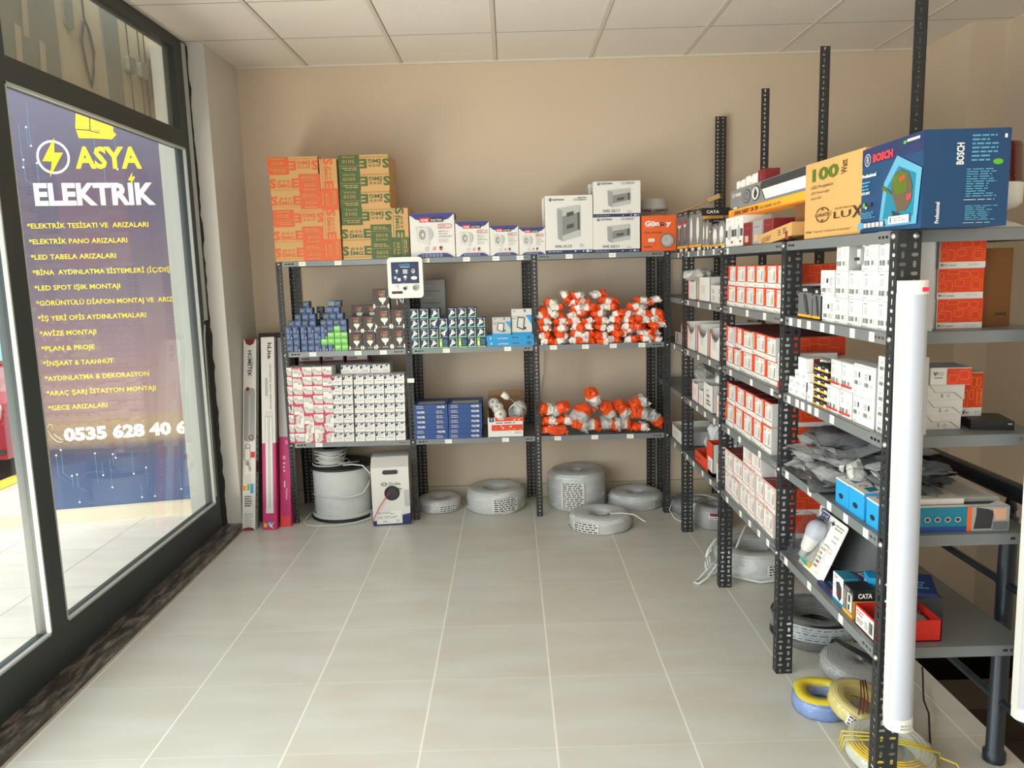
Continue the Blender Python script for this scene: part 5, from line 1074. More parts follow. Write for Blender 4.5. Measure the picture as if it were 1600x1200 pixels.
for c in range(2):
    for r in range(6): sg_(bg, 'fuse_box', f"flat black and gold box, {ORD[r]} from the shelf, {['corner-side', 'aisle-end'][c]} of the two columns", 'box', 2.494-.058*c-.003*r*0, 1.0805+.0228*r, x=FX+.002*(r % 2), group='flat black and gold boxes')
for (y0, y1, z, lab) in ((2.410, 2.318, 1.0805, 'lower, corner side'), (2.316, 2.230, 1.0805, 'lower, beside the big cartons'), (2.386, 2.310, 1.163, 'upper, corner side'), (2.3075, 2.226, 1.163, 'upper, beside the big cartons')):
    sg_(breaker(y0-y1-.002, .081, .10, 4), 'breaker_carton', f"white breaker carton with a red stripe, third shelf, {lab}", 'carton', (y0+y1)/2, z, group='white breaker cartons with red stripe')
for i, z in enumerate((1.0805, 1.166)): sg_(breaker(.134, .084, .12, 2), 'breaker_carton', f"big white breaker carton, {['lower', 'upper'][i]} of two stacked on the third shelf", 'carton', 2.158, z, group='big white breaker cartons')
for i in range(5): sg_(breaker(.068, .0405, .10, 3), 'breaker_carton', f"small white carton in the column at the end post, third shelf, {ORD[i]} from the bottom", 'carton', 2.048, 1.0805+.0412*i, x=FX+.002, group='small white cartons by the end post')
# fourth shelf rear and lowest shelf rear
o = inst('panel_carton', carton_mesh('panel_carton', .12, .20, .19, 'darkred', {'F': [('r', .1, .15, .95, .8, 'midgrey'), ('n', .15, .6, .7, .75, 1, 'ink'), ('n', .15, .3, .9, .5, 3, 'grey')]}), (1.318, 2.90, .8085), 0); put(o, 'dark red carton with grey label at the rear of the fourth shelf, third bay', 'carton')
# ---- grey plastic bags in a slumped pile
def flat_bag(w, d, t, seed, m):
    b = MB(); nx, ny = 12, 10; V = []; o = Vector((seed*2.3, seed, 0))
    for s in (1, -1):
        for i in range(nx+1):
            for j in range(ny+1):
                u, v = i/nx, j/ny; e = max(0, min(u, 1-u, v, 1-v))*2; p = min(1, e*2.4)
                x = (u-.5)*w; y = v*d
                z = s*t/2*p + (noise.noise(Vector((x*9, y*9, 0))+o)*.028 + noise.noise(Vector((x*26, y*26, s))+o)*.010)*(1.0 if s > 0 else .85) + (-.03*max(0, .25-v)*4*.25)
                n = noise.noise_vector(Vector((x*14, y*14, 3))+o)*.012*(1-p)
                V.append((x+n.x, y+n.y, z))
    q = (nx+1)*(ny+1); F = []
    for s in range(2):
        for i in range(nx):
            for j in range(ny):
                a = s*q+i*(ny+1)+j; f = (a, a+ny+1, a+ny+2, a+1); F.append(f if s == 0 else tuple(reversed(f)))
    b.add(V, F, m, True)
    return b.mesh('plastic_bag')
for i in range(13):
    z = .824 + .0122*i; m = 'bag_grey' if i % 3 else 'bag_dark'
    me = flat_bag(.27+.04*(i % 3), .30, .018, i+1, m)
    pl = ['bottom', 'second', 'third', 'fourth', 'fifth', 'sixth', 'seventh', 'eighth', 'ninth', 'tenth', 'eleventh', 'twelfth', 'topmost'][i]
    sg_(me, 'plastic_bag', f"flat dark grey plastic bag in the slumped pile, {pl} of thirteen", 'bag', 2.555-.004*i+rnd.uniform(-.03, .03), z, x=.958+rnd.uniform(0, .035)+.003*i, dr=rnd.uniform(-.25, .25), group='flat grey plastic bags')
for i in range(6):
    me = flat_bag(.17, .16, .016, 30+i, 'bag_dark' if i % 2 else 'bag_grey')
    sg_(me, 'plastic_bag', f"flat dark plastic bag towards the shelf end behind the blue boxes, {ORD[i]} up", 'bag', 2.20-.01*i, .897+.013*i, x=1.04+.004*i, dr=rnd.uniform(-.4, .4), group='flat dark bags at the shelf end')
blk = sg_(carton_mesh('white_carton', .24, .24, .078, 'offwhite', {'T': [('r', .1, .1, .9, .9, 'lightgrey')], 'R': [('r', 0, 0, 1, 1, 'midgrey')]}), 'white_carton', 'low white carton carrying the dark bags behind the blue boxes', 'carton', 2.19, .8085, x=1.09)
# blue hinged boxes along the front of the fourth shelf
def hook_box(w, h, d):
    return carton_mesh('blue_box', w, d, h, 'bright_blue', {'F': [('r', 0, .93, 1, 1, 'offwhite'), ('e', .42, .36, .16, .10, 'black'), ('e', .40, .36, .08, .04, 'navy')], 'T': [('r', 0, 0, 1, 1, 'paper'), ('p', [(.45, .2), (.9, .2), (.7, .55), (.35, .55)], 'teal'), ('ring', .22, .3, .1, .12, .3, 'darkgrey')], 'R': [('r', 0, .5, 1, 1, 'sky_blue')]})
for i, (y, w, h) in enumerate(((2.278, .094, .078), (2.180, .096, .080), (2.072, .088, .076))): sg_(hook_box(w, h, .10), 'blue_box', f"bright blue box with white lid and black finger slot, {ORD[i]} towards the end post", 'box', y, .8085, x=FX+.001, group='bright blue boxes')
cp = bag(.08, .05, .05, 99, .5, 'pack_clear', 'pack_clear', None, 1.6); good(cp, 'plastic_bag', 'small shiny clear bag leaning on the first bright blue box, fourth shelf', 'bag', 1.01, .884, y=2.315, rot=(0, .7, RZ))
# ---- lowest shelf of the near bay
bl = thing('blister_pack', 'white blister card holding a bulb and a small remote, leaning at the shelf front', 'blister pack', (1.000, 2.545, .4895))
bl.rotation_euler = Euler((radians(-24), 0, RZ+.02)); w, h = .20, .205
b = MB(); b.rbox(-w/2, w/2, -.001, .001, 0, h, 'white', r=.008); b.paint((-w/2, -.001, 0), (w, 0, 0), (0, 0, h), [('r', .02, .88, .32, .985, 'purple'), ('t', 'ALPİ', .06, .905, .05, 'white', {'bold': .02, 'w': .22}), ('p', [(.44, .92), (.49, .92), (.49, .95), (.53, .95), (.53, .92), (.58, .92), (.58, .89), (.53, .89), (.53, .865), (.49, .865), (.49, .89), (.44, .89)], 'ink'), ('n', .62, .84, .96, .94, 2, 'grey'), ('n', .70, .62, .92, .78, 2, 'lightgrey'), ('n', .74, .45, .92, .56, 2, 'lightgrey'), ('r', .02, .06, .30, .13, 'mint'), ('r', .30, .05, .46, .12, 'lime'), ('e', .42, .085, .05, .05, 'amber')], eps=.0004); b.build('card', bl)
X = Matrix.Translation((-.048, -.024, .075)) @ Matrix.Rotation(radians(10), 4, 'Y')
b = MB(); b.lathe([(.0001, -.045), (.012, -.043), (.013, -.022), (.015, -.018)], 'silver', 20, X, caps=False); b.lathe([(.015, -.018), (.020, -.010), (.0285, .036)], 'plastic_white', 24, X, caps=False); b.lathe([(.0285, .036), (.033, .050), (.0345, .066), (.031, .082), (.020, .096), (.0001, .101)], 'diffuser', 26, X, caps=False); b.build('bulb', bl)
b = MB(); X = Matrix.Translation((.030, -.006, .012)) @ Matrix.Rotation(radians(0), 4, 'Y'); b.rbox(-.02, .02, -.004, .004, 0, .10, 'offwhite', r=.004, X=X)
ops = [('r', .05, .10, .95, .93, 'paper')]; cl = ['ink', 'grey', 'mint', 'red', 'boschred', 'green', 'blue', 'white', 'vline', 'lime', 'sky_blue', 'teal', 'amber', 'teal', 'purple', 'pinkred', 'yellow', 'sky_blue', 'magenta', 'gold']
for i in range(20): ops.append(('e', .2+.2*(i % 4), .86-.155*(i//4), .07, .05, cl[i]))
b.paint((-.02, -.004, 0), (.04, 0, 0), (0, 0, .10), ops, X, eps=.0003); b.build('remote_control', bl)
b = MB(); X = Matrix.Translation((-.048, -.001, .03)); 
b.rbox(-.045, .045, -.062, 0, -.02, .155, 'blister', r=.02, seg=4, X=X); b.build('clear_blister', bl)
for i, y in enumerate((2.455, 2.36, 2.27)):
    t = thing('blister_pack', f"black interior blister pack with grey card, {ORD[i]} behind the bulb card", 'blister pack', (1.10+.05*i, 2.60-.07*i, .4895)); t.rotation_euler = Euler((radians(-14), 0, -.85)); t['group'] = 'black blister packs'
    b = MB(); b.rbox(-.075, .075, 0, .0025, 0, .20-.012*i, 'lightgrey', r=.008); b.paint((-.075, 0, 0), (.15, 0, 0), (0, 0, .2), [('r', .05, .86, .35, .95, 'ink'), ('r', .45, .88, .55, .92, 'ink')]); b.build('card', t)
    b = MB(); b.rbox(-.06, .06, -.055, -.001, .01, .165-.012*i, 'ink', r=.015); b.build('moulded_shell', t)
mf = thing('mirror_tray', 'flat grey tray with a dark oval recess lying on the lowest shelf', 'tray', (1.03, 2.31, .4895), RZ)
b = MB(); b.box(-.07, .07, 0, .13, 0, .012, 'grey'); b.build('tray_body', mf); b = MB(); b.paint((-.07, 0, .012), (.14, 0, 0), (0, .13, 0), [('e', .5, .5, .42, .38, 'midgrey'), ('e', .5, .5, .36, .32, 'ink')]); b.build('oval_recess', mf)
o = sg_(carton_mesh('flat_card', .14, .085, .010, 'navy', {'T': [('n', .1, .3, .7, .7, 3, 'boschlight'), ('r', .6, .05, .9, .2, 'pinkred')]}), 'flat_card', 'navy card pack lying flat at the front edge of the lowest shelf', 'card pack', 2.385, .4885, x=.990)
f = [('r', 0, 0, 1, .12, 'teal'), ('p', [(.32, .72), (.62, .80), (.86, .66), (.88, .30), (.70, .14), (.42, .26)], 'ink'), ('e', .45, .35, .08, .08, 'red'), ('n', .15, .82, .6, .95, 2, 'grey'), ('n', .08, .5, .28, .62, 2, 'midgrey')]
sg_(carton_mesh('charger_box', .074, .045, .092, 'white', {'F': f, 'R': [('r', 0, 0, 1, 1, 'teal')], 'T': [('r', 0, 0, 1, 1, 'teal')]}), 'charger_box', 'upright white and teal box picturing a black gadget, lowest shelf', 'box', 2.295, .4885, x=.990)
f = [('r', 0, 0, 1, .12, 'amber'), ('r', 0, .88, 1, 1, 'black'), ('t', 'CATA', .2, .90, .07, 'white', {'w': .5}), ('r', .48, .18, .95, .80, 'offwhite'), ('r', .58, .50, .80, .76, 'ink'), ('r', .56, .22, .74, .42, 'ink'), ('n', .08, .3, .38, .8, 6, 'skin')]
sg_(carton_mesh('sensor_box', .066, .072, .088, 'shadowgrey', {'F': f, 'R': [('r', 0, .62, 1, 1, 'black'), ('t', 'CATA', .5, .72, .17, 'white', {'al': 'c', 'w': .58, 'bold': .03}), ('r', 0, 0, 1, .62, 'gold'), ('n', .1, .1, .9, .5, 5, 'amber')], 'T': [('r', 0, 0, 1, 1, 'black')]}), 'sensor_box', 'black and gold boxed sensor standing at the front of the lowest shelf', 'box', 2.218, .4885, x=.988)
for i, (x, y, z) in enumerate(((1.085, 2.345, .4885), (1.10, 2.25, .4885))):
    o = inst('navy_box', carton_mesh('navy_box', .09, .07, .06, 'navy', {'T': [('r', .1, .1, .8, .5, 'lightgrey'), ('n', .2, .2, .7, .4, 1, 'ink')], 'F': [('n', .1, .3, .7, .6, 2, 'boschlight')]}), (x, y, z), RZ+.2); put(o, f"navy box with grey label lying behind the small boxes, {['corner side', 'end side'][i]}", 'box', 'navy boxes on the lowest shelf')
for i, (x, y) in enumerate(((1.062, 2.265), (1.066, 2.150))):
    o = inst('blue_white_box', carton_mesh('blue_white_box', .06, .03, .105, 'bright_blue', {'F': [('r', .25, .2, .8, .85, 'white'), ('n', .35, .3, .7, .7, 3, 'lightgrey')]}), (x, y, .4885), RZ-.2); put(o, f"small blue box with white panel standing behind the sensor box, {['corner side', 'end side'][i]}", 'box', 'small blue boxes with white panel')
o = inst('white_card_box', carton_mesh('white_card_box', .055, .03, .112, 'white', {'F': [('n', .25, .3, .7, .7, 4, 'lightgrey')]}), (1.075, 2.196, .4885), RZ-.15); put(o, 'white card box standing between the two small blue boxes', 'box')
rt_ = thing('red_tray', 'open red cardboard tray with a white label at the shelf end', 'tray', (.985, 2.098, .4885), RZ)
b = MB(); w, d, h = .125, .185, .062
for q in ((-w/2, w/2, 0, .003), (-w/2, w/2, d-.003, d), (-w/2, -w/2+.003, 0, d), (w/2-.003, w/2, 0, d)): b.box(*q, 0, h, 'red')
b.box(-w/2, w/2, 0, d, 0, .003, 'red'); b.paint((-w/2, 0, 0), (w, 0, 0), (0, 0, h), [('r', .06, .08, .95, .92, 'paper'), ('n', .1, .55, .5, .85, 2, 'red'), ('n', .12, .2, .45, .45, 2, 'ink'), ('bar', .72, .2, .9, .75, 'ink'), ('n', .52, .2, .7, .6, 4, 'grey')]); b.build('tray_body', rt_)
for i in range(3):
    b = flat_bag(.09, .06, .016, 60+i, 'bag_dark'); sg_(b, 'plastic_bag', f"grey packet lying in the red tray, {ORD[i]} from the aisle", 'bag', 2.098, .518, x=.995+.055*i, group='grey packets in the red tray')
# ---- end of the near bay, goods facing the shop door
def viko(w, h, d):
    m = 'vline'; f = [('r', 0, 0, 1, .20, 'paper'), ('r', .01, .20, 1, .985, 'vred')]
    for (u0, v0, u1, v1) in ((.02, .22, .33, .60), (.02, .30, .19, .52), (.37, .38, .57, .62), (.70, .25, .97, .64), (.74, .30, .92, .56), (.43, .66, .68, .90), (.69, .68, .88, .90), (.03, .64, .12, .86), (.20, .80, .46, .96)): f.append(('rr', u0, v0, u1, v1, .018, m))
    f += [('t', 'V', .01, .06, .085, 'ink', {'bold': .05}), ('t', 'IKO', .055, .06, .085, 'grey', {'w': .12}), ('n', .20, .06, .36, .11, 1, 'ink'), ('n', .62, .08, .96, .13, 1, 'lightgrey')]
    return carton_mesh('socket_carton', w, d, h, 'paper', {'F': f, 'L': [('r', 0, 0, 1, 1, 'lightgrey'), ('r', .2, 0, .22, 1, 'midgrey')], 'R': [('r', 0, .2, 1, 1, 'vred')]})
vb = viko(.122, .079, .12)
for i in range(3):
    o = inst('socket_carton', vb, (1.194-.002*i+.004*(i == 2), 2.075, 1.3555+.0798*i), 0); put(o, f"orange carton with rounded square pattern, {['bottom', 'middle', 'top'][i]} of the stack of three", 'carton', 'orange patterned cartons')
    # grey sleeve beside it
    o = inst('white_carton', carton_mesh('white_carton', .060, .12, .079, 'lightgrey', {}), (1.100-.002*i, 2.078, 1.3555+.0798*i), 0); put(o, f"plain pale carton beside the orange patterned stack, {['bottom', 'middle', 'top'][i]}", 'carton', 'plain pale cartons')
o = inst('kraft_carton', carton_mesh('kraft_carton', .080, .10, .208, 'kraftdark', {'F': [('n', .5, .12, .9, .2, 1, 'brown')], 'R': [('r', 0, 0, 1, 1, 'kraftin')]}), (1.303, 2.10, 1.3555), 0); put(o, 'dark kraft carton standing beside the orange patterned stack', 'carton')
b = MB(); b.cyl((1.262, 2.12, 1.377), .022, .05, 'silver', 20, 'y'); put(b.build('tape_roll'), 'pale round roll edge peeping out between orange and kraft cartons', 'roll')
wv = carton_mesh('socket_carton', .100, .11, .040, 'offwhite', {'F': [('p', [(.04, .98), (.20, .52), (.22, .54), (.06, .98)], 'grey'), ('r', .20, .50, .72, .52, 'grey'), ('p', [(.72, .52), (.96, .06), (.94, .04), (.70, .50)], 'grey'), ('n', .36, .15, .44, .45, 3, 'ink'), ('ring', .56, .28, .04, .10, .25, 'grey')]})
for i in range(3): o = inst('socket_carton', wv, (1.166+.003*i, 2.08, 1.0805+.0405*i), 0); put(o, f"white carton end with folded flap lines, {ORD[i]} from the shelf", 'carton', 'white cartons under the small orange one')
o = inst('socket_carton', carton_mesh('socket_carton', .104, .11, .046, 'paper', {'F': [('t', 'V', .06, .55, .22, 'ink', {'bold': .05}), ('t', 'IKO', .14, .55, .22, 'grey', {'w': .18}), ('n', .1, .36, .32, .46, 1, 'ink'), ('r', .40, .02, 1, .96, 'vred'), ('rr', .44, .1, .66, .6, .03, 'vline'), ('rr', .7, .3, .95, .85, .03, 'vline')], 'T': [('r', 0, 0, 1, 1, 'lightgrey')]}), (1.183, 2.08, 1.2025), -.12); put(o, 'white carton with orange pattern on top of the white carton stack', 'carton')
o = inst('socket_carton', viko(.058, .122, .10), (1.272, 2.13, 1.1045), 0); put(o, 'upright dark orange carton on the black box, third shelf end', 'carton')
o = inst('black_box', carton_mesh('black_box', .105, .12, .0235, 'black', {'F': [('r', .85, .6, .95, .8, 'grey')], 'L': [('r', .1, .4, .3, .6, 'white')]}), (1.288, 2.055, 1.0805), -.25); put(o, 'flat black box lying at the third shelf end', 'box')
f = [('r', 0, 0, 1, .22, 'blue'), ('r', .62, 0, 1, 1, 'orange'), ('r', .66, 0, 1, 1, 'midgrey'), ('p', [(.70, .98), (.80, .9), (.86, .8), (.84, .1), (.68, .1), (.70, .7)], 'ink'), ('r', .87, .45, .97, .92, 'skin'), ('r', .85, .05, .99, .38, 'shadowgrey'), ('p', [(.85, .98), (.89, .8), (.88, .55), (.85, .72)], 'skin')]
for i in range(4): f += [('ring', .26+.09*i, .52, .028, .11, .3, 'lightgrey'), ('e', .26+.09*i, .52, .016, .07, 'brown')]
o = inst('tool_carton', carton_mesh('tool_carton', .30, .13, .068, 'teal', {'F': f, 'T': [('r', 0, 0, 1, 1, 'paper'), ('p', [(.1, .15), (.85, .15), (.95, .3), (.85, .42), (.1, .42)], 'ink'), ('p', [(.1, .58), (.62, .58), (.7, .7), (.6, .82), (.1, .82)], 'ink')]}), (1.180, 2.025, .8085), 0); put(o, 'long teal carton with round icons and an orange band, fourth shelf end', 'carton')
o = inst('white_carton', carton_mesh('white_carton', .14, .12, .015, 'offwhite', {}), (1.15, 2.05, .8775), 0); put(o, 'thin white board lying on the teal carton', 'board')
for i in range(5):
    o = inst('plastic_bag', flat_bag(.13, .16, .012, 80+i, 'bag_dark'), (1.125+.005*i, 2.08, .900+.0135*i), rnd.uniform(-.25, .25)); put(o, f"dark flat bag fanned over the teal carton, {ORD[i]} up", 'bag', 'dark bags fanned over the teal carton')
o = inst('blister_card', carton_mesh('blister_card', .13, .10, .012, 'navy', {'T': [('r', .1, .1, .4, .35, 'paper'), ('n', .5, .2, .9, .6, 3, 'boschlight')]}), (1.135, 2.13, .580), -.3, rot=(radians(12), 0, -.3)); put(o, 'navy card pack propped above the red tray at the shelf end', 'card pack')
o = inst('brown_carton', carton_mesh('brown_carton', .17, .16, .072, 'darkgrey', {}), (1.155, 2.155, .4885), 0); put(o, 'dark grey carton under the propped navy card pack', 'carton')
# ================================================================== floor goods
def coil(name, lab, loc, R, rin, h, m, rot=(0, 0, 0), wrap=True, dia=.0085, group=None, label=None, seed=1, cat='cable coil', wavy=.012):
    t = thing(name, lab, cat, loc, 0, group); t.rotation_euler = rot
    n = max(3, int(h/dia)); prof = []; b = MB(); k = 4
    dz = h/n
    def bump(r0, z0, r1, z1, cnt, nx, nz):
        out = []
        for i in range(cnt):
            for q in range(k):
                f = (i+q/k)/cnt; s = abs(sin(pi*q/k))*dia*.42
                out.append((r0+(r1-r0)*f+nx*s, z0+(z1-z0)*f+nz*s))
        return out
    rc = min(.02, h*.25); nt = max(2, int((R-rin-rc)/dia))
    prof += bump(rin, 0.004, rin, h-.004, n, -1, 0)
    prof += bump(rin, h-.004, R-rc, h, nt, 0, 1)
    prof += bump(R-rc, h, R, h-rc, 2, .7, .7)
    prof += bump(R, h-rc, R, .004, n, 1, 0)
    prof += [(R-.004, 0), (rin, 0)]
    w = lambda tt, j: wavy*sin(3*tt+seed+j*.21)+wavy*.6*sin(7*tt+seed*2+j*.07)
    b.lathe(prof, m, 56, caps=False, wob=w, smooth=True); b.build('wound_cable', t)
    if wrap:
        b = MB(); o = .004; pr = [(rin*.55, h*.55), (rin, h+o), ((R+rin)/2, h+o*1.8), (R-rc, h+o), (R+o, h-rc), (R+o*1.5, h*.5), (R+o, .006), (R-.01, .001)]
        V = []; seg = 56; F = []
        for i in range(seg):
            tt = 2*pi*i/seg
            for j, (r, z) in enumerate(pr):
                nn = noise.noise(Vector((cos(tt)*4*(1+j*.2), sin(tt)*4*(1+j*.2), j*.7+seed)))*.007
                rr = r*(1+w(tt, j*9))+abs(nn); V.append((rr*cos(tt), rr*sin(tt), z+nn*.6))
        m_ = len(pr)
        for i in range(seg):
            for j in range(m_-1): F.append((i*m_+j, ((i+1) % seg)*m_+j, ((i+1) % seg)*m_+j+1, i*m_+j+1))
        b.add(V, F, 'wrap', True); b.build('film_wrap', t)
    if label:
        a0, a1, z0, z1 = label; b = MB(); rr = R*1.02+.0065; V = []; ns = 10
        for i in range(ns+1):
            tt = radians(a0+(a1-a0)*i/ns)
            for z in (z0, z1): V.append((rr*cos(tt), rr*sin(tt), z))
        b.add(V, [(2*i, 2*i+2, 2*i+3, 2*i+1) for i in range(ns)], 'paper')
        r2 = random.Random(seed); rows = max(2, int((z1-z0)/.012))
        for q in range(rows):
            z = z0+(z1-z0)*(q+.3)/rows; x = a0+3
            while x < a1-6:
                x2 = x+r2.uniform(3, 9); V = []
                for tt in (x, min(x2, a1-2)):
                    for dz_ in (0, (z1-z0)/rows*.5): V.append(((rr+.0008)*cos(radians(tt)), (rr+.0008)*sin(radians(tt)), z+dz_))
                b.add(V, [(0, 2, 3, 1)], 'ink'); x = x2+2
        b.build('printed_label', t)
    return t
GC = 'film wrapped white cable coils'
coil('cable_coil', 'small low white cable coil beside the cable box under the middle bay', (-.507, 4.985, 0), .140, .065, .075, 'cable_white', group=GC, label=(-85, -40, .012, .05), seed=1)
coil('cable_coil', 'white cable coil standing two coils high under the middle of the middle bay', (-.133, 4.975, 0), .188, .080, .135, 'cable_white', group=GC, label=(-95, -45, .02, .10), seed=2)
coil('cable_coil', 'tallest stack of white cable wound under the corner bay, black print on its side', (.402, 4.985, 0), .183, .035, .235, 'cable_white', group=GC, label=(-125, -80, .02, .19), seed=3)
coil('cable_coil', 'flat white cable coil against the corner post under the corner bay', (.785, 4.965, 0), .176, .05, .082, 'cable_white', group=GC, label=(-60, -25, .01, .05), seed=4)
c5 = coil('cable_coil', 'white cable coil lying out on the open tiles in front of the others', (.508, 4.545, 0), .186, .062, .080, 'cable_white', group=GC, label=(-150, -100, .008, .066), seed=5)
b = MB(); b.tube([(.05, -.05, .085), (.12, -.07, .092), (.19, -.08, .085), (.235, -.11, .06), (.25, -.13, .055)], .004, 'cable_white'); b.build('loose_end', c5)
coil('cable_coil', 'dark grey cable coil on the floor in the corner behind the first side post', (1.105, 4.80, 0), .125, .05, .07, 'bag_dark', seed=6)
cw = coil('cable_coil', 'pale grey drum shaped cable coil with a dark red label, under the second side bay', (1.178, 4.49, 0), .108, .045, .125, 'cable_grey', label=(-118, -70, .07, .095), seed=7)
b = MB(); rr = .118
V = [(rr*cos(radians(a)), rr*sin(radians(a)), z) for a in range(-115, -74, 8) for z in (.088, .104)]; b.add(V, [(2*i, 2*i+2, 2*i+3, 2*i+1) for i in range(5)], 'maroon'); b.build('red_label', cw)
cs = thing('cable_coil', 'white flat cable coil behind the pale grey drum', 'cable coil', (1.20, 4.73, 0))
b = MB(); b.lathe([(.05, 0), (.05, .06), (.10, .075), (.115, .06), (.115, 0)], 'cable_white', 36); b.build('wound_cable', cs)
b = MB(); b.tube([(.10*cos(t)-.02, .10*sin(t)-.02, .07+.03*sin(t/2)) for t in [i*.35 for i in range(9)]], .004, 'cable_white'); b.tube([(-.22, -.02, .09), (-.25, -.06, .04), (-.23, -.12, .006), (-.20, -.19, .005)], .0035, 'cable_white'); b.build('loose_end', cs)
cr = coil('cable_coil', 'big loose coil of thick white cable spilling out under the third side bay', (1.195, 3.80, 0), .182, .095, .125, 'cable_white', dia=.012, label=(-85, -50, .03, .085), seed=8, wavy=.02)
b = MB()
b.tube([(-.10, -.05, .12), (-.02, .06, .20), (.06, .10, .215), (.14, .02, .16), (.20, -.10, .06), (.10, -.20, .02), (-.02, -.20, .008), (-.14, -.14, .02)], .006, 'cable_white')
for k in range(3):
    b.tube([(-.22+.045*cos(a)+.02*k, -.085+.04*k+.03*cos(a), .085+.078*sin(a)) for a in [i*2*pi/18 for i in range(18)]], .006, 'cable_white', closed=True)
b.tube([(-.17, -.05, .09), (-.24, -.10, .055), (-.31, -.155, .012), (-.335, -.18, .007), (-.32, -.195, .007), (-.27, -.16, .018), (-.20, -.10, .07), (-.17, -.03, .12)], .006, 'cable_white'); b.build('loose_loop', cr)
kc = put(inst('kraft_carton', carton_mesh('kraft_carton', .22, .16, .10, 'kraftdark', {}), (1.32, 4.02, 0), RZ), 'brown carton on the floor behind the second bay post, in shade', 'carton')  # plain kraft; its shade is put into the darker colour
cb_ = coil('cable_coil', 'black cable coil with clear printed film, under the near bay', (1.235, 3.075, 0), .172, .105, .105, 'cable_black', dia=.014, seed=9, wavy=.02)
b = MB(); V = []; ns = 16
for i in range(ns+1):
    t = radians(-150+115*i/ns)
    for z in (.045, .108): V.append((.186*cos(t), .186*sin(t), z))
b.add(V, [(2*i, 2*i+2, 2*i+3, 2*i+1) for i in range(ns)], 'bag_grey', True)
r2 = random.Random(4)
for q in range(5):
    z = .052+.011*q; x = -140
    while x < -45:
        x2 = x+r2.uniform(4, 14); b.add([(.1868*cos(radians(a)), .1868*sin(radians(a)), z+d_) for a in (x, x2) for d_ in (0, .003)], [(0, 2, 3, 1)], 'boschlight' if q % 2 else 'ink'); x = x2+3
b.build('printed_film_band', cb_)
b = MB(); b.tube([(.14, -.10, .09), (.17, -.13, .05), (.15, -.16, .01), (.06, -.19, .006), (-.02, -.20, .006)], .004, 'cable_grey'); b.build('tie_tail', cb_)
cg = coil('cable_coil', 'flat grey bundle of cable bound with dark cord, tilted beside the coloured coils', (1.262, 2.735, .012), .128, .012, .055, 'cable_grey', rot=(radians(6), 0, .3), seed=10)
b = MB()
for k in range(4): b.tube([(.02+.008*k, -.145, .0), (.018+.008*k, -.14, .055), (.01+.010*k, 0, .066), (-.005+.006*k, .14, .055), (-.005+.006*k, .148, .0)], .003, 'cable_black')
b.tube([(.05, -.10, .06), (.08, -.04, .09), (.11, -.01, .075), (.13, -.05, .055)], .003, 'cable_black'); b.build('binding_cord', cg)
cu = coil('cable_coil', 'blue cable coil in clear film lying on the tiles beside the yellow coil', (1.045, 2.525, 0), .092, .058, .058, 'cable_blue', seed=11, rot=(0, 0, .2))
b = MB(); b.lathe([(.056, .050), (.052, .066), (.085, .070), (.095, .060)], 'cable_yellow', 36, caps=False, wob=lambda t, j: .05*sin(4*t)); b.build('yellow_paper', cu)
cy = coil('cable_coil', 'yellow cable coil in printed film leaning on the blue coil', (1.140, 2.440, .038), .106, .066, .050, 'cable_yellow', rot=(radians(16), radians(6), .4), seed=12, label=(-160, -120, .006, .044))
b = MB()
for k in range(3): b.tube([(-.09+.02*k, -.06, .056), (-.02+.015*k, .0, .062), (.05+.01*k, .07, .056)], .0022, 'maroon')
b.build('red_strands', cy)
cp_ = coil('cable_coil', 'pale yellow cable coil with twisted ties, lowest coil at the end of the side shelving', (1.135, 2.225, .014), .124, .078, .050, 'cable_pale', rot=(radians(7), radians(2), -.2), seed=13, label=(60, 130, .008, .042))
b = MB()
for k, zz in enumerate((.0, .012, .024)):
    b.tube([(-.14, .03-.02*k, .0), (-.135, .03-.02*k, .05), (-.05, .02-.015*k, .062), (.06, .0-.01*k, .062), (.135, -.02, .05), (.14, -.02, 0)], .0026, 'cable_yellow')
for k in range(5):
    rr = .128-.010*k; b.tube([(rr*cos(a), rr*sin(a), .054) for a in [radians(-170+10*i) for i in range(13)]], .0028, 'yellow')
b.tube([(.13, -.04, .05), (.17, -.06, .05), (.19, -.10, .02), (.185, -.14, -.03)], .0026, 'cable_yellow'); b.build('twisted_tie', cp_)
b = MB(); b.tube([(1.28, 2.25, .006), (1.335, 2.36, .01), (1.375, 2.44, .02), (1.40, 2.52, .02), (1.44, 2.60, .012), (1.475, 2.67, .03), (1.482, 2.69, .05)], .0032, 'cable_black'); put(b.build('loose_wire'), 'thin dark wire snaking over the tiles towards the stair edge', 'wire')

# ---- cable drums and cable box under the window bay
sp = thing('cable_drum', 'large black flanged drum full of white cable under the window bay', 'cable drum', (-1.125, 4.915, 0))
for z, nm in ((0, 'flange'), (.328, 'flange')):
    b = MB(); b.lathe([(.03, z), (.198, z), (.203, z+.004), (.203, z+.012), (.198, z+.016), (.03, z+.016)], 'spool_black', 40, caps=False); b.lathe([(.0001, z+.014), (.03, z+.014)], 'ink', 20, caps=False); b.build(nm, sp)
b = MB(); pr = []
for i in range(36): z = .018+.0086*i; pr += [(.178, z), (.1815, z+.0028), (.1815, z+.0058)]
b.lathe(pr, 'cable_white', 48, caps=False, wob=lambda t, j: .004*sin(5*t+j*.3)); b.build('wound_cable', sp)
b = MB()
b.tube([(.185*cos(a)*1.02, .185*sin(a)*1.02, .15+.012*sin(a*2)+.002*i) for i, a in enumerate([radians(-160+12*i) for i in range(12)])], .004, 'cable_white')
b.tube([(.04, -.12, .352), (.10, -.14, .362), (.165, -.13, .350), (.205, -.125, .30), (.20, -.14, .23), (.165, -.165, .18), (.10, -.185, .165), (.02, -.19, .16)], .005, 'cable_white')
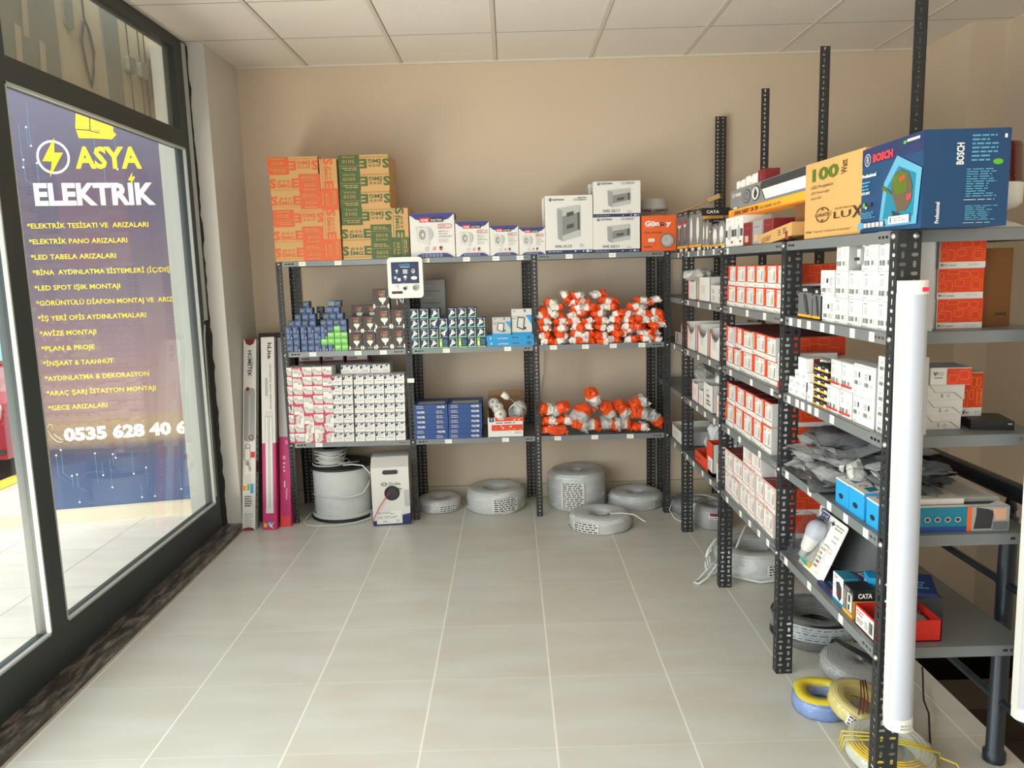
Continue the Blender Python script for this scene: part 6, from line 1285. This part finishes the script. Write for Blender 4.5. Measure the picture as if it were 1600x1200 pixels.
b.tube([(.12, -.02, .35), (.06, -.06, .355), (.0, -.08, .352)], .0045, 'cable_white')
b.tube([(.20, -.10, .05), (.205, -.16, .018), (.12, -.225, .008), (0, -.262, .006), (-.12, -.262, .006), (-.18, -.235, .006), (-.222, -.17, .006), (-.215, -.10, .01), (-.20, -.06, .03)], .0045, 'cable_white')
for k in range(3): b.tube([(.192*cos(a), .192*sin(a), .022+.007*k) for a in [radians(-175+9*i) for i in range(19)]], .0045, 'cable_white')
b.build('loose_loop', sp)
s2 = thing('cable_drum', 'small cable drum standing on top of the large black drum', 'cable drum', (-1.185, 4.90, .344))
b = MB(); b.lathe([(.0001, .088), (.105, .088), (.108, .091), (.108, .096), (.104, .099), (.0001, .099)], 'silver', 32, caps=False); b.lathe([(.0001, .0995), (.045, .0995)], 'ink', 20, caps=False); b.build('flange', s2)
b = MB(); b.lathe([(.0001, 0), (.10, 0), (.10, .004), (.0001, .004)], 'spool_black', 32, caps=False); b.build('flange', s2)
b = MB(); pr = []
for i in range(10): z = .005+.0083*i; r0 = .083-.012*sin(pi*i/10); pr += [(r0, z), (r0+.004, z+.003), (r0+.004, z+.0055)]
b.lathe(pr, 'cable_white', 36, caps=False, wob=lambda t, j: .012*sin(3*t+j*.3)); b.build('wound_cable', s2)
b = MB()
for k in range(4): b.tube([((.092+.008*(k % 2))*cos(a), (.092+.008*(k % 2))*sin(a), .045+.028*sin(a+k*1.3)*(1 if k else .3)) for a in [i*2*pi/24 for i in range(24)]], .004, 'cable_white', closed=True)
b.tube([(.115*cos(a), .115*sin(a), .006) for a in [i*2*pi/28 for i in range(28)]], .0045, 'cable_white', closed=True); b.build('loose_loop', s2)
dr = thing('cable_box', 'white and navy cable dispensing box with a round port and red wire', 'cable box', (-.770, 4.648, 0), radians(6))
b = MB(); w, d, h = .230, .26, .412
b.add([(-w/2, 0, 0), (w/2, 0, 0), (w/2, d, 0), (-w/2, d, 0), (-w/2, .0, h-.045), (w/2, .0, h-.045), (w/2, .10, h), (-w/2, .10, h), (w/2, d, h), (-w/2, d, h)], [(0, 3, 2, 1), (0, 1, 5, 4), (4, 5, 6, 7), (7, 6, 8, 9), (1, 2, 8, 6, 5), (3, 0, 4, 7, 9), (2, 3, 9, 8)], 'paper')
f = [('p', [(0, 0), (1, 0), (1, .20), (.72, .165), (.02, .085), (0, .10)], 'purple'), ('p', [(0, 0), (1, 0), (1, .17), (.75, .14), (.02, .075), (0, .085)], 'navy'),
     ('ring', .34, .715, .085, .035, .5, 'grey'), ('r', .24, .71, .44, .718, 'grey'), ('t', 'Draka', .47, .695, .055, 'ink', {'w': .30}), ('n', .68, .655, .8, .665, 1, 'midgrey'), ('t', 'Prysmian', .50, .615, .030, 'ink', {'w': .30, 'bold': .03}), ('t', 'Group', .66, .58, .022, 'grey', {'w': .14}), ('r', .86, .32, 1, .60, 'lightgrey'),
     ('r', .10, .03, .78, .255, 'white'), ('n', .12, .20, .5, .245, 2, 'grey'), ('n', .45, .195, .6, .215, 1, 'ink'), ('n', .12, .12, .74, .17, 2, 'midgrey'), ('n', .26, .06, .42, .085, 1, 'ink'), ('n', .62, .055, .72, .10, 2, 'grey')]
b.paint((-w/2, 0, 0), (w, 0, 0), (0, 0, h-.045), f, eps=.0005); b.paint((w/2, 0, 0), (0, d, 0), (0, 0, h-.045), [('r', 0, 0, 1, .22, 'navy'), ('r', .1, .42, .35, .60, 'midgrey'), ('n', .1, .65, .6, .8, 3, 'grey')], eps=.0005); b.build('carton_body', dr)
b = MB(); X = Matrix.Translation((0, 0, .337)); b.rbox(-.045+.0, .050, -.0025, .001, -.0135, .0135, 'ink', r=.013, seg=5, X=X); b.build('hand_hole', dr)
b = MB(); X = Matrix.Translation((.008, .0, .205)) @ Matrix.Rotation(pi/2, 4, 'X'); b.lathe([(.0001, -.028), (.028, -.028), (.030, .002), (.046, .004), (.047, .0)], 'spool_black', 30, X, caps=False); b.lathe([(.0001, .0026), (.033, .0026)], 'ink', 24, X, caps=False, smooth=False); b.build('cable_port', dr)
b = MB(); b.tube([(.008, .02, .205), (-.01, -.006, .205), (-.04, -.018, .17), (-.075, -.024, .12), (-.105, -.024, .06), (-.118, -.02, .03), (-.12, -.01, .022)], .0028, 'red_wire'); b.build('red_wire', dr)
# ---- lamp tubes in tall cartons leaning in the window corner
def leaning(name, lab, x, y, w, d, L, dx, ops, base, side):
    t = thing(name, lab, 'tube carton', (x, y, 0), 0, 'tall tube cartons in the window corner')
    t.rotation_euler = Euler((radians(-13.5), radians(dx), 0))
    b = MB(); b.box(-w/2, w/2, 0, d, 0, L, base); b.paint((-w/2, 0, 0), (w, 0, 0), (0, 0, L), ops, eps=.0005); b.paint((w/2, 0, 0), (0, d, 0), (0, 0, L), side, eps=.0005); b.build('carton_body', t); return t
f = [('p', [(.08, 1), (.2, .975), (.5, .965), (.8, .975), (.92, 1)], 'darkred'), ('t', 'HOMETEK', .36, .94, .30, 'ink', {'rot': -90, 'w': .14, 'bold': .03}), ('t', 'COMPANY', .66, .90, .14, 'brown', {'rot': -90, 'w': .06}), ('rr', .10, .46, .92, .74, .004, 'grey'), ('r', .14, .465, .88, .735, 'midgrey'), ('r', .46, .49, .56, .70, 'lightgrey'), ('e', .36, .735, .14, .011, 'maroon'), ('ring', .66, .48, .18, .014, .3, 'maroon'),
     ('ring', .4, .435, .2, .012, .2, 'brown'), ('rr', .1, .36, .6, .425, .002, 'brown'), ('r', .64, .375, .95, .405, 'red'), ('e', .4, .345, .16, .012, 'grey'), ('p', [(.40, .33), (.55, .345), (.7, .315), (.55, .30)], 'midgrey'), ('n', .2, .24, .75, .29, 5, 'lightgrey'),
     ('r', .08, .206, .22, .23, 'orange'), ('r', .24, .206, .38, .234, 'yellow'), ('r', .40, .206, .54, .238, 'green'), ('r', .62, .19, .86, .24, 'sky_blue'), ('n', .2, .12, .85, .18, 5, 'ink'), ('n', .15, .02, .9, .09, 6, 'lightgrey'), ('p', [(.0, 0), (1, 0), (.85, .012), (.5, .017), (.15, .012)], 'darkred')]
leaning('tube_carton', 'white tall tube carton with dark red ends leaning beside the pillar', -1.652, 4.625, .080, .055, 1.190, .2, f, 'paper', [('r', 0, 0, 1, 1, 'lightgrey'), ('n', .3, .1, .7, .5, 12, 'brown'), ('r', .2, .3, .9, .36, 'maroon')])
f = [('r', 0, 0, 1, .445, 'magenta'), ('t', 'hLite', .50, .97, .30, 'brown', {'rot': -90, 'w': .085, 'bold': .03}), ('t', 'LED KRİSTAL BANT ARMATÜR', .62, .86, .12, 'ink', {'rot': -90, 'w': .24}), ('n', .28, .62, .50, .85, 1, 'lightgrey'), ('r', .24, .085, .80, .61, 'lightgrey'), ('r', .30, .10, .42, .58, 'white'), ('r', .48, .10, .56, .58, 'offwhite'), ('r', .62, .10, .74, .58, 'white'), ('r', .24, .585, .80, .61, 'offwhite'), ('r', .24, .085, .80, .11, 'paper'),
     ('e', .18, .025, .14, .012, 'amber'), ('e', .55, .028, .18, .014, 'boschlight'), ('p', [(.4, .04), (.62, .025), (.9, .045), (.66, .02), (.8, .005), (.56, .016)], 'white')]
leaning('tube_carton', 'white and magenta tall tube carton with a clear lamp window', -1.520, 4.622, .084, .055, 1.200, -.8, f, 'paper', [('r', 0, 0, 1, .445, 'magenta'), ('r', 0, .445, 1, 1, 'lightgrey'), ('r', .6, 0, 1, 1, 'maroon')])
f = [('r', 0, 0, 1, .47, 'magenta'), ('r', 0, .47, 1, 1, 'lightgrey'), ('t', 'CE', .60, .45, .22, 'white', {'rot': -90}), ('ring', .45, .36, .12, .009, .4, 'white'), ('n', .35, .28, .55, .34, 3, 'pack_white'), ('n', .40, .18, .52, .26, 1, 'pack_white'), ('t', 'Türkiye', .55, .20, .20, 'pack_white', {'rot': -90, 'w': .06}), ('p', [(0, 0), (1, 0), (.9, .06), (.4, .05), (0, .08)], 'boschred')]
leaning('tube_carton', 'magenta tube carton partly behind the shelf post, small white marks down it', -1.438, 4.680, .066, .055, 1.19, -1.0, f, 'paper', [('r', 0, 0, 1, .47, 'magenta')])
b = leaning('tube_carton', 'brown tall carton at the back against the wall, only its top edge showing', -1.535, 4.790, .20, .03, 1.215, -.6, [], 'brown', [])
# ---- light fittings leaning on the shelf end posts
def batten(lab, x, y, z0, L, lean):
    t = thing('light_fitting', lab, 'light fitting', (x, y, z0)); t.rotation_euler = Euler((0, radians(lean), 0)); t['group'] = 'white linear light fittings'
    b = MB(); n = 10; w, dp = .066, .042
    prof = [(w/2*cos(pi*i/n), -dp*.35-dp*.65*sin(pi*i/n)) for i in range(n+1)]
    V = [(x_, y_, z) for z in (.032, L-.032) for (x_, y_) in prof]; m_ = n+1
    b.add(V, [(i+1, i, m_+i, m_+i+1) for i in range(n)], 'diffuser', True); b.build('diffuser', t)
    b = MB(); b.box(-w/2-.003, w/2+.003, -dp*.38, 0, .032, L-.032, 'plastic_white'); b.box(-w/2-.003, -w/2+.005, -dp*.62, -dp*.38, .032, L-.032, 'plastic_white'); b.build('back_rail', t)
    for z in (0, L-.034):
        b = MB(); prof2 = [(w/2*1.06, 0)] + [((w/2*1.07)*cos(pi*i/n), -dp*.35-dp*.72*sin(pi*i/n)) for i in range(n+1)] + [(-w/2*1.06, 0)]
        k = len(prof2); V = [(x_, y_, zz) for zz in (z, z+.034) for (x_, y_) in prof2]
        b.add(V, [tuple(range(k)), tuple(reversed(range(k, 2*k)))] + [((i+1) % k, i, k+i, k+(i+1) % k) for i in range(k)], 'plastic_white'); o = b.build('end_cap', t)
        if z: b.box(0, 0, 0, 0, 0, 0, 'white')
    b = MB(); b.box(.006, .022, -.0448, -.0438, L-.027, L-.017, 'hotpink'); b.build('pink_sticker', t)
    b = MB(); b.paint((-.01, -.0449, .006), (.035, 0, 0), (0, 0, .018), [('n', 0, 0, 1, 1, 2, 'midgrey')]); b.build('rating_print', t)
    return t
batten('long white light fitting with a pink sticker standing against the end post', 1.008, 1.945, .302, 1.188, -.65)
batten('white light fitting beside the stair rail, only one edge and its lower cap showing', 1.352, 1.945, .318, 1.188, -.65)
# ---- stair guard rail
ra = thing('guard_rail', 'dark painted tube guard rail around the stair opening behind the side shelving', 'railing', (1.457, 0, 0))
b = MB(); b.tube([(0, y, .862) for y in (4.5, 3.6, 2.7, 1.9, .8)], .027, 'rail_paint', 16); b.build('top_rail', ra)
for z in (.573, .203):
    b = MB(); b.tube([(0, y, z) for y in (4.5, 3.3, 2.2, .8)], .012, 'rail_paint', 10); b.build('mid_rail', ra)
for y in (3.75, 2.215):
    b = MB(); b.lathe([(.032, 0), (.032, .03), (.025, .035), (.024, .70), (.0235, .78), (.015, .782), (.015, .80), (.019, .805), (.012, .835)], 'rail_paint', 20, Matrix.Translation((0, y, 0))); p_ = b.build('post', ra)
    b = MB(); b.cyl((-.0, y-.002, .573), .016, .03, 'rail_paint', 12, 'y'); b.cyl((0, y-.034, .573), .006, .012, 'bolt_zinc', 10, 'y'); b.build('bracket', p_)
# ================================================================== street side
def stone(nt, b):
    h = NT(nt); g = h.n('ShaderNodeNewGeometry'); nt.links.new(h.mix(h.noise(g.outputs['Position'], 3.5, 5), rgb(224,216,204), rgb(236,230,220)), b.inputs['Base Color'])
node_mat('pavement_tile', tile_floor(-2.6, 4.05, .60, rgb(208,206,200), rgb(196,192,184), rgb(140,136,130), .003, .003), .5)
mat('asphalt', rgb(120,116,114), rough=.9, var=.2, vs=30)
mat('kerb_yellow', rgb(226,190,70), rough=.8, var=.15, vs=10)
mat('car_red', rgb(150,28,36), rough=.18, coat=.8, var=.05)
mat('car_glass', rgb(120,170,180), rough=.05, spec=.8)
mat('lamp_clear', rgb(224,228,230), rough=.08)
mat('tyre', rgb(30,30,32), rough=.8)
mat('house_wall', rgb(222,216,204), rough=.85, var=.04)
mat('sign_back', rgb(212,200,170), rough=.6, var=.05, vs=3)
mat('sign_grey', rgb(132,140,132), rough=.6, var=.08, vs=6)
def banner_col(nt, b):  # print gradient with glass reflections and haze put into its colours
    h = NT(nt); tc = h.n('ShaderNodeTexCoord'); sp = h.n('ShaderNodeSeparateXYZ'); nt.links.new(tc.outputs['Object'], sp.inputs[0])
    r = h.n('ShaderNodeValToRGB'); e = r.color_ramp.elements
    e[0].position = 0; e[0].color = rgb(70,92,132); e[1].position = 1; e[1].color = rgb(104,104,130)
    for p, c in ((.10, (60,76,116)), (.145, (74,68,84)), (.165, (138,116,90)), (.205, (146,122,94)), (.235, (134,106,108)), (.40, (128,104,112)), (.55, (102,92,108)), (.75, (84,78,102))):
        q = e.new(p); q.color = rgb(*c)
    nt.links.new(h.math('DIVIDE', sp.outputs[2], 2.8), r.inputs[0])
    n = h.noise(tc.outputs['Object'], 4, 4); hs = h.n('ShaderNodeHueSaturation'); nt.links.new(r.outputs[0], hs.inputs['Color']); nt.links.new(h.math('MULTIPLY_ADD', n, .3, .9), hs.inputs['Value']); nt.links.new(hs.outputs[0], b.inputs['Base Color'])
node_mat('banner_print_reflections', banner_col, .35)
b = MB(); b.box(-4.15, -1.83, -3, 14, -.2, -.10, 'pavement_tile'); structure('pavement', b)
b = MB(); b.box(-13, -4.33, -4, 22, -.3, -.17, 'asphalt'); structure('road', b)
b = MB(); b.box(-4.33, -4.15, -4, 22, -.3, -.09, 'kerb_yellow'); structure('kerb', b)
b = MB(); b.box(-13.2, -13, -4, 24, -.3, 7, 'house_wall'); b.box(-13, 2, 22, 22.2, -.3, 7, 'house_wall'); structure('wall_street', b)
mat('step_stone', rgb(214,204,184), rough=.6, var=.05)
L0 = Vector((-3.16, 5.22, 0)); bd = math.atan2(.18, .84)
b = MB(); X = Matrix.Translation(L0) @ Matrix.Rotation(bd, 4, 'Z'); b.box(-.6, 1.35, -.06, .6, -.14, -.012, 'step_stone', X); structure('step', b)
bn = thing('shop_banner', 'tall dark purple shop banner with yellow and white lettering behind the side window', 'banner', L0, bd)
b = MB(); b.box(-.036, 1.08, 0, .03, -.01, 2.80, 'banner_print_reflections'); b.build('banner_sheet', bn)
rows = ['*ELEKTRİK TESİSATI VE  ARIZALARI', '*ELEKTRİK PANO ARIZALARI', '*LED TABELA ARIZALARI', '*BİNA  AYDINLATMA SİSTEMLERİ (İÇ/DIŞ)', '*LED SPOT IŞIK MONTAJI', '*GÖRÜNTÜLÜ DİAFON MONTAJ VE  ARIZA', '*İŞ YERİ OFİS AYDINLATMALARI', '*AVİZE MONTAJI', '*PLAN & PROJE', '*İNŞAAT & TAAHHÜT', '*AYDINLATMA & DEKORASYON', '*ARAÇ ŞARJ İSTASYON MONTAJI', '*GECE ARIZALARI']
wid = [.741, .60, .52, .868, .527, .885, .672, .348, .328, .437, .655, .690, .370]
O, U, V = (0, 0, 0), (1, 0, 0), (0, 0, 1)
b = MB()
for i, (s, w) in enumerate(zip(rows, wid)): b.paint(O, U, V, [('t', s, .003, 1.900-.1012*i, .033, 'textyellow', {'w': w, 'bold': .012})], eps=.001)
b.build('service_list', bn)
b = MB(); b.paint(O, U, V, [('t', 'ASYA', .333, 2.288, .137, 'textyellow', {'w': .405, 'bold': .035})], eps=.001); b.build('yellow_name', bn)
b = MB(); b.paint(O, U, V, [('t', 'ELEKTRIK', .066, 2.052, .140, 'white', {'w': .738, 'bold': .04})], eps=.001); b.build('white_name', bn)
b = MB(); b.paint(O, U, V, [('ring', .204, 2.355, .100, .108, .14, 'white'), ('p', [(.222, 2.479), (.136, 2.329), (.193, 2.327), (.172, 2.227), (.266, 2.384), (.214, 2.384)], 'yellow'), ('p', [(.677, 2.262), (.643, 2.205), (.663, 2.205), (.653, 2.172), (.69, 2.225), (.670, 2.225)], 'yellow')], eps=.001); b.build('bolt_badge', bn)
b = MB(); b.paint(O, U, V, [('t', '0535 628 40 6', .078, .470, .085, 'white', {'w': .795, 'bold': .055})], eps=.001); b.build('phone_number', bn)
b = MB(); hs_ = [(-.012, .575), (.0, .592), (.012, .585), (.022, .560), (.012, .548), (.02, .522), (.04, .497), (.052, .492), (.062, .475), (.072, .482), (.076, .470), (.06, .458), (.03, .470), (.002, .505), (-.012, .545)]
b.tube([(x, -.003, z) for x, z in hs_], .0025, 'white', 5, closed=True); b.build('handset_outline', bn)
b = MB()   # yellow shirt sleeve and forearm of the cropped sign figure
b.paint(O, U, V, [('p', [(.355, 2.545), (.375, 2.70), (.60, 2.70), (.58, 2.50), (.50, 2.525)], 'textyellow'), ('p', [(.355, 2.545), (.50, 2.52), (.57, 2.535), (.60, 2.50), (.57, 2.47), (.46, 2.475), (.37, 2.475)], 'textyellow'), ('p', [(.36, 2.535), (.43, 2.53), (.50, 2.512), (.50, 2.506), (.43, 2.524), (.36, 2.529)], 'brown'), ('p', [(.44, 2.53), (.45, 2.70), (.456, 2.70), (.446, 2.53)], 'brown')], eps=.001); b.build('sleeve_drawing', bn)
b = MB(); rr = random.Random(12)
for i in range(26):
    x = rr.uniform(-.01, .98); up = i % 3 == 0; z0 = rr.uniform(2.2, 2.7) if up else rr.uniform(.06, .44); z1 = z0-rr.uniform(.05, .28)
    z1 = max(z1, .03); b.paint(O, U, V, [('r', x-.0012, z1, x+.0012, z0, 'boschlight'), ('e', x, z1 if i % 2 else z0, .006, .0065, 'white')], eps=.0006)
    if i % 4 == 0: b.paint(O, U, V, [('p', [(x, z1), (x+.05, z1-.04), (x+.0515, z1-.0385), (x+.0015, z1+.001)], 'boschlight')], eps=.0006)
b.build('circuit_lines', bn)
# ---- back of the illuminated fascia seen through the transom
fs = thing('fascia_sign', 'cream back of the outdoor fascia sign seen through the transom glass', 'sign', (-2.05, 0, 2.45))
b = MB(); b.box(-.03, 0, .3, 5.7, .0, .75, 'sign_back'); b.build('back_panel', fs)
b = MB(); b.box(0, .008, 2.6, 3.775, 0, .75, 'sign_grey'); b.build('cover_plate', fs)
for y, z in ((3.52, .30), (3.62, .14), (3.45, .16)):   # raised louvre lips on the cover plate
    b = MB(); b.add([(.008, y-.012, z-.16), (.008, y+.03, z-.16), (.020, y+.022, z), (.020, y-.02, z+.01)], [(0, 1, 2, 3)], 'sign_back'); b.build('louvre', fs)
b = MB(); b.box(0, .010, 4.20, 4.37, 0, .75, 'sign_grey'); b.build('cover_plate', fs)
b = MB(); b.rbox(.0, .012, 3.845, 3.925, .27, .62, 'sign_grey', r=.035, axis='x'); b.build('patch', fs)
b = MB(); b.add([(.003, 4.715, .36), (.003, 4.728, .125), (.003, 4.77, .16), (.003, 4.81, .13), (.003, 4.86, .18), (.003, 4.91, .12), (.003, 4.97, .17), (.003, 5.06, .15), (.003, 5.055, .34)], [tuple(range(9))], 'sign_grey'); b.build('patch', fs)
for k in range(2):
    d_ = .012*k; b = MB(); b.tube([(.012, 4.005+d_, .345), (.012, 3.968+d_, .25), (.014, 3.99+d_, .12), (.014, 4.025, .04), (.014, 4.06-d_, .12), (.014, 4.085-d_, .22), (.012, 4.06-d_, .32), (.012, 4.02, .365), (.012, 4.018, .50), (.012, 4.015, .72)], .005, 'ink'); b.build('cable_loop', fs)
for y in (4.455, 4.585, 4.655):
    b = MB(); b.tube([(.010, y, .72), (.012, y+.004, .4), (.010, y+.012, .0)], .0035, 'ink'); b.build('sign_cable', fs)
for y, z in ((4.46, .215), (4.60, .215)):
    b = MB(); b.rbox(.0, .03, y-.042, y+.042, z, z+.08, 'sign_grey', r=.012, axis='x'); b.build('junction_box', fs)
# ---- parked red car
car = thing('car', 'parked dark red hatchback seen past the window mullion', 'car', (-5.13, 6.42, -.17))
def ext(b, prof, x0, x1, m, inset=0.0):
    n = len(prof); V = [(x0, y, z) for y, z in prof]+[(x1, y, z) for y, z in prof]
    b.add(V, [tuple(range(n)), tuple(reversed(range(n, 2*n)))]+[((i+1) % n, i, n+i, n+(i+1) % n) for i in range(n)], m)
b = MB(); ext(b, [(0, .25), (.0, .55), (.06, .72), (.22, .80), (1.0, .95), (1.25, 1.0), (3.75, 1.0), (3.95, .9), (4.0, .5), (3.95, .25)], -.86, .86, 'car_red'); b.build('body', car)
b = MB(); ext(b, [(1.0, .96), (1.65, 1.42), (2.1, 1.48), (3.3, 1.44), (3.85, 1.0)], -.74, .74, 'car_red'); b.build('roof', car)
b = MB(); b.add([(-.68, 1.04, .975), (.68, 1.04, .975), (.60, 1.62, 1.40), (-.60, 1.62, 1.40)], [(0, 1, 2, 3)], 'car_glass'); V = [(-.68, 1.02, .985), (.68, 1.02, .985), (.60, 1.60, 1.41), (-.60, 1.60, 1.41)]; b.add(V, [(0, 1, 2, 3)], 'car_glass'); b.build('windscreen', car)
for s in (-1, 1):
    b = MB(); b.add([(s*.745, 1.3, 1.02), (s*.745, 3.5, 1.02), (s*.745, 3.2, 1.38), (s*.745, 1.75, 1.38)], [(0, 1, 2, 3) if s > 0 else (3, 2, 1, 0)], 'car_glass'); b.build('side_window', car)
    b = MB(); X = Matrix.Translation((s*.66, .03, .64)); b.rbox(-.17, .17, -.06, .1, -.085, .085, 'lamp_clear', r=.05, seg=4, X=X); b.build('headlamp', car)
    for y in (.75, 3.2):
        b = MB(); b.cyl((s*.80-.1, y, .31), .31, .2, 'tyre', 28, 'x'); b.cyl((s*.80-.105, y, .31), .2, .21, 'silver', 20, 'x'); b.build('wheel', car)
b = MB(); b.box(-.45, .45, -.012, .05, .44, .56, 'ink'); b.box(-.85, .85, -.015, .05, .30, .335, 'ink'); b.build('grille', car)
bt = thing('rolled_tube', 'dark green labelled tube lying on the pavement edge', 'tube', (-3.62, 4.98, -.075)); 
b = MB(); b.tube([(-.35, -.02, 0), (0, 0, 0)], .024, 'teal', 16); b.build('tube_body', bt); b = MB(); b.tube([(0, 0, 0), (.03, .002, 0)], .02, 'lightgrey', 16); b.tube([(.03, .002, 0), (.05, .003, 0)], .012, 'brown', 12); b.build('cap', bt)
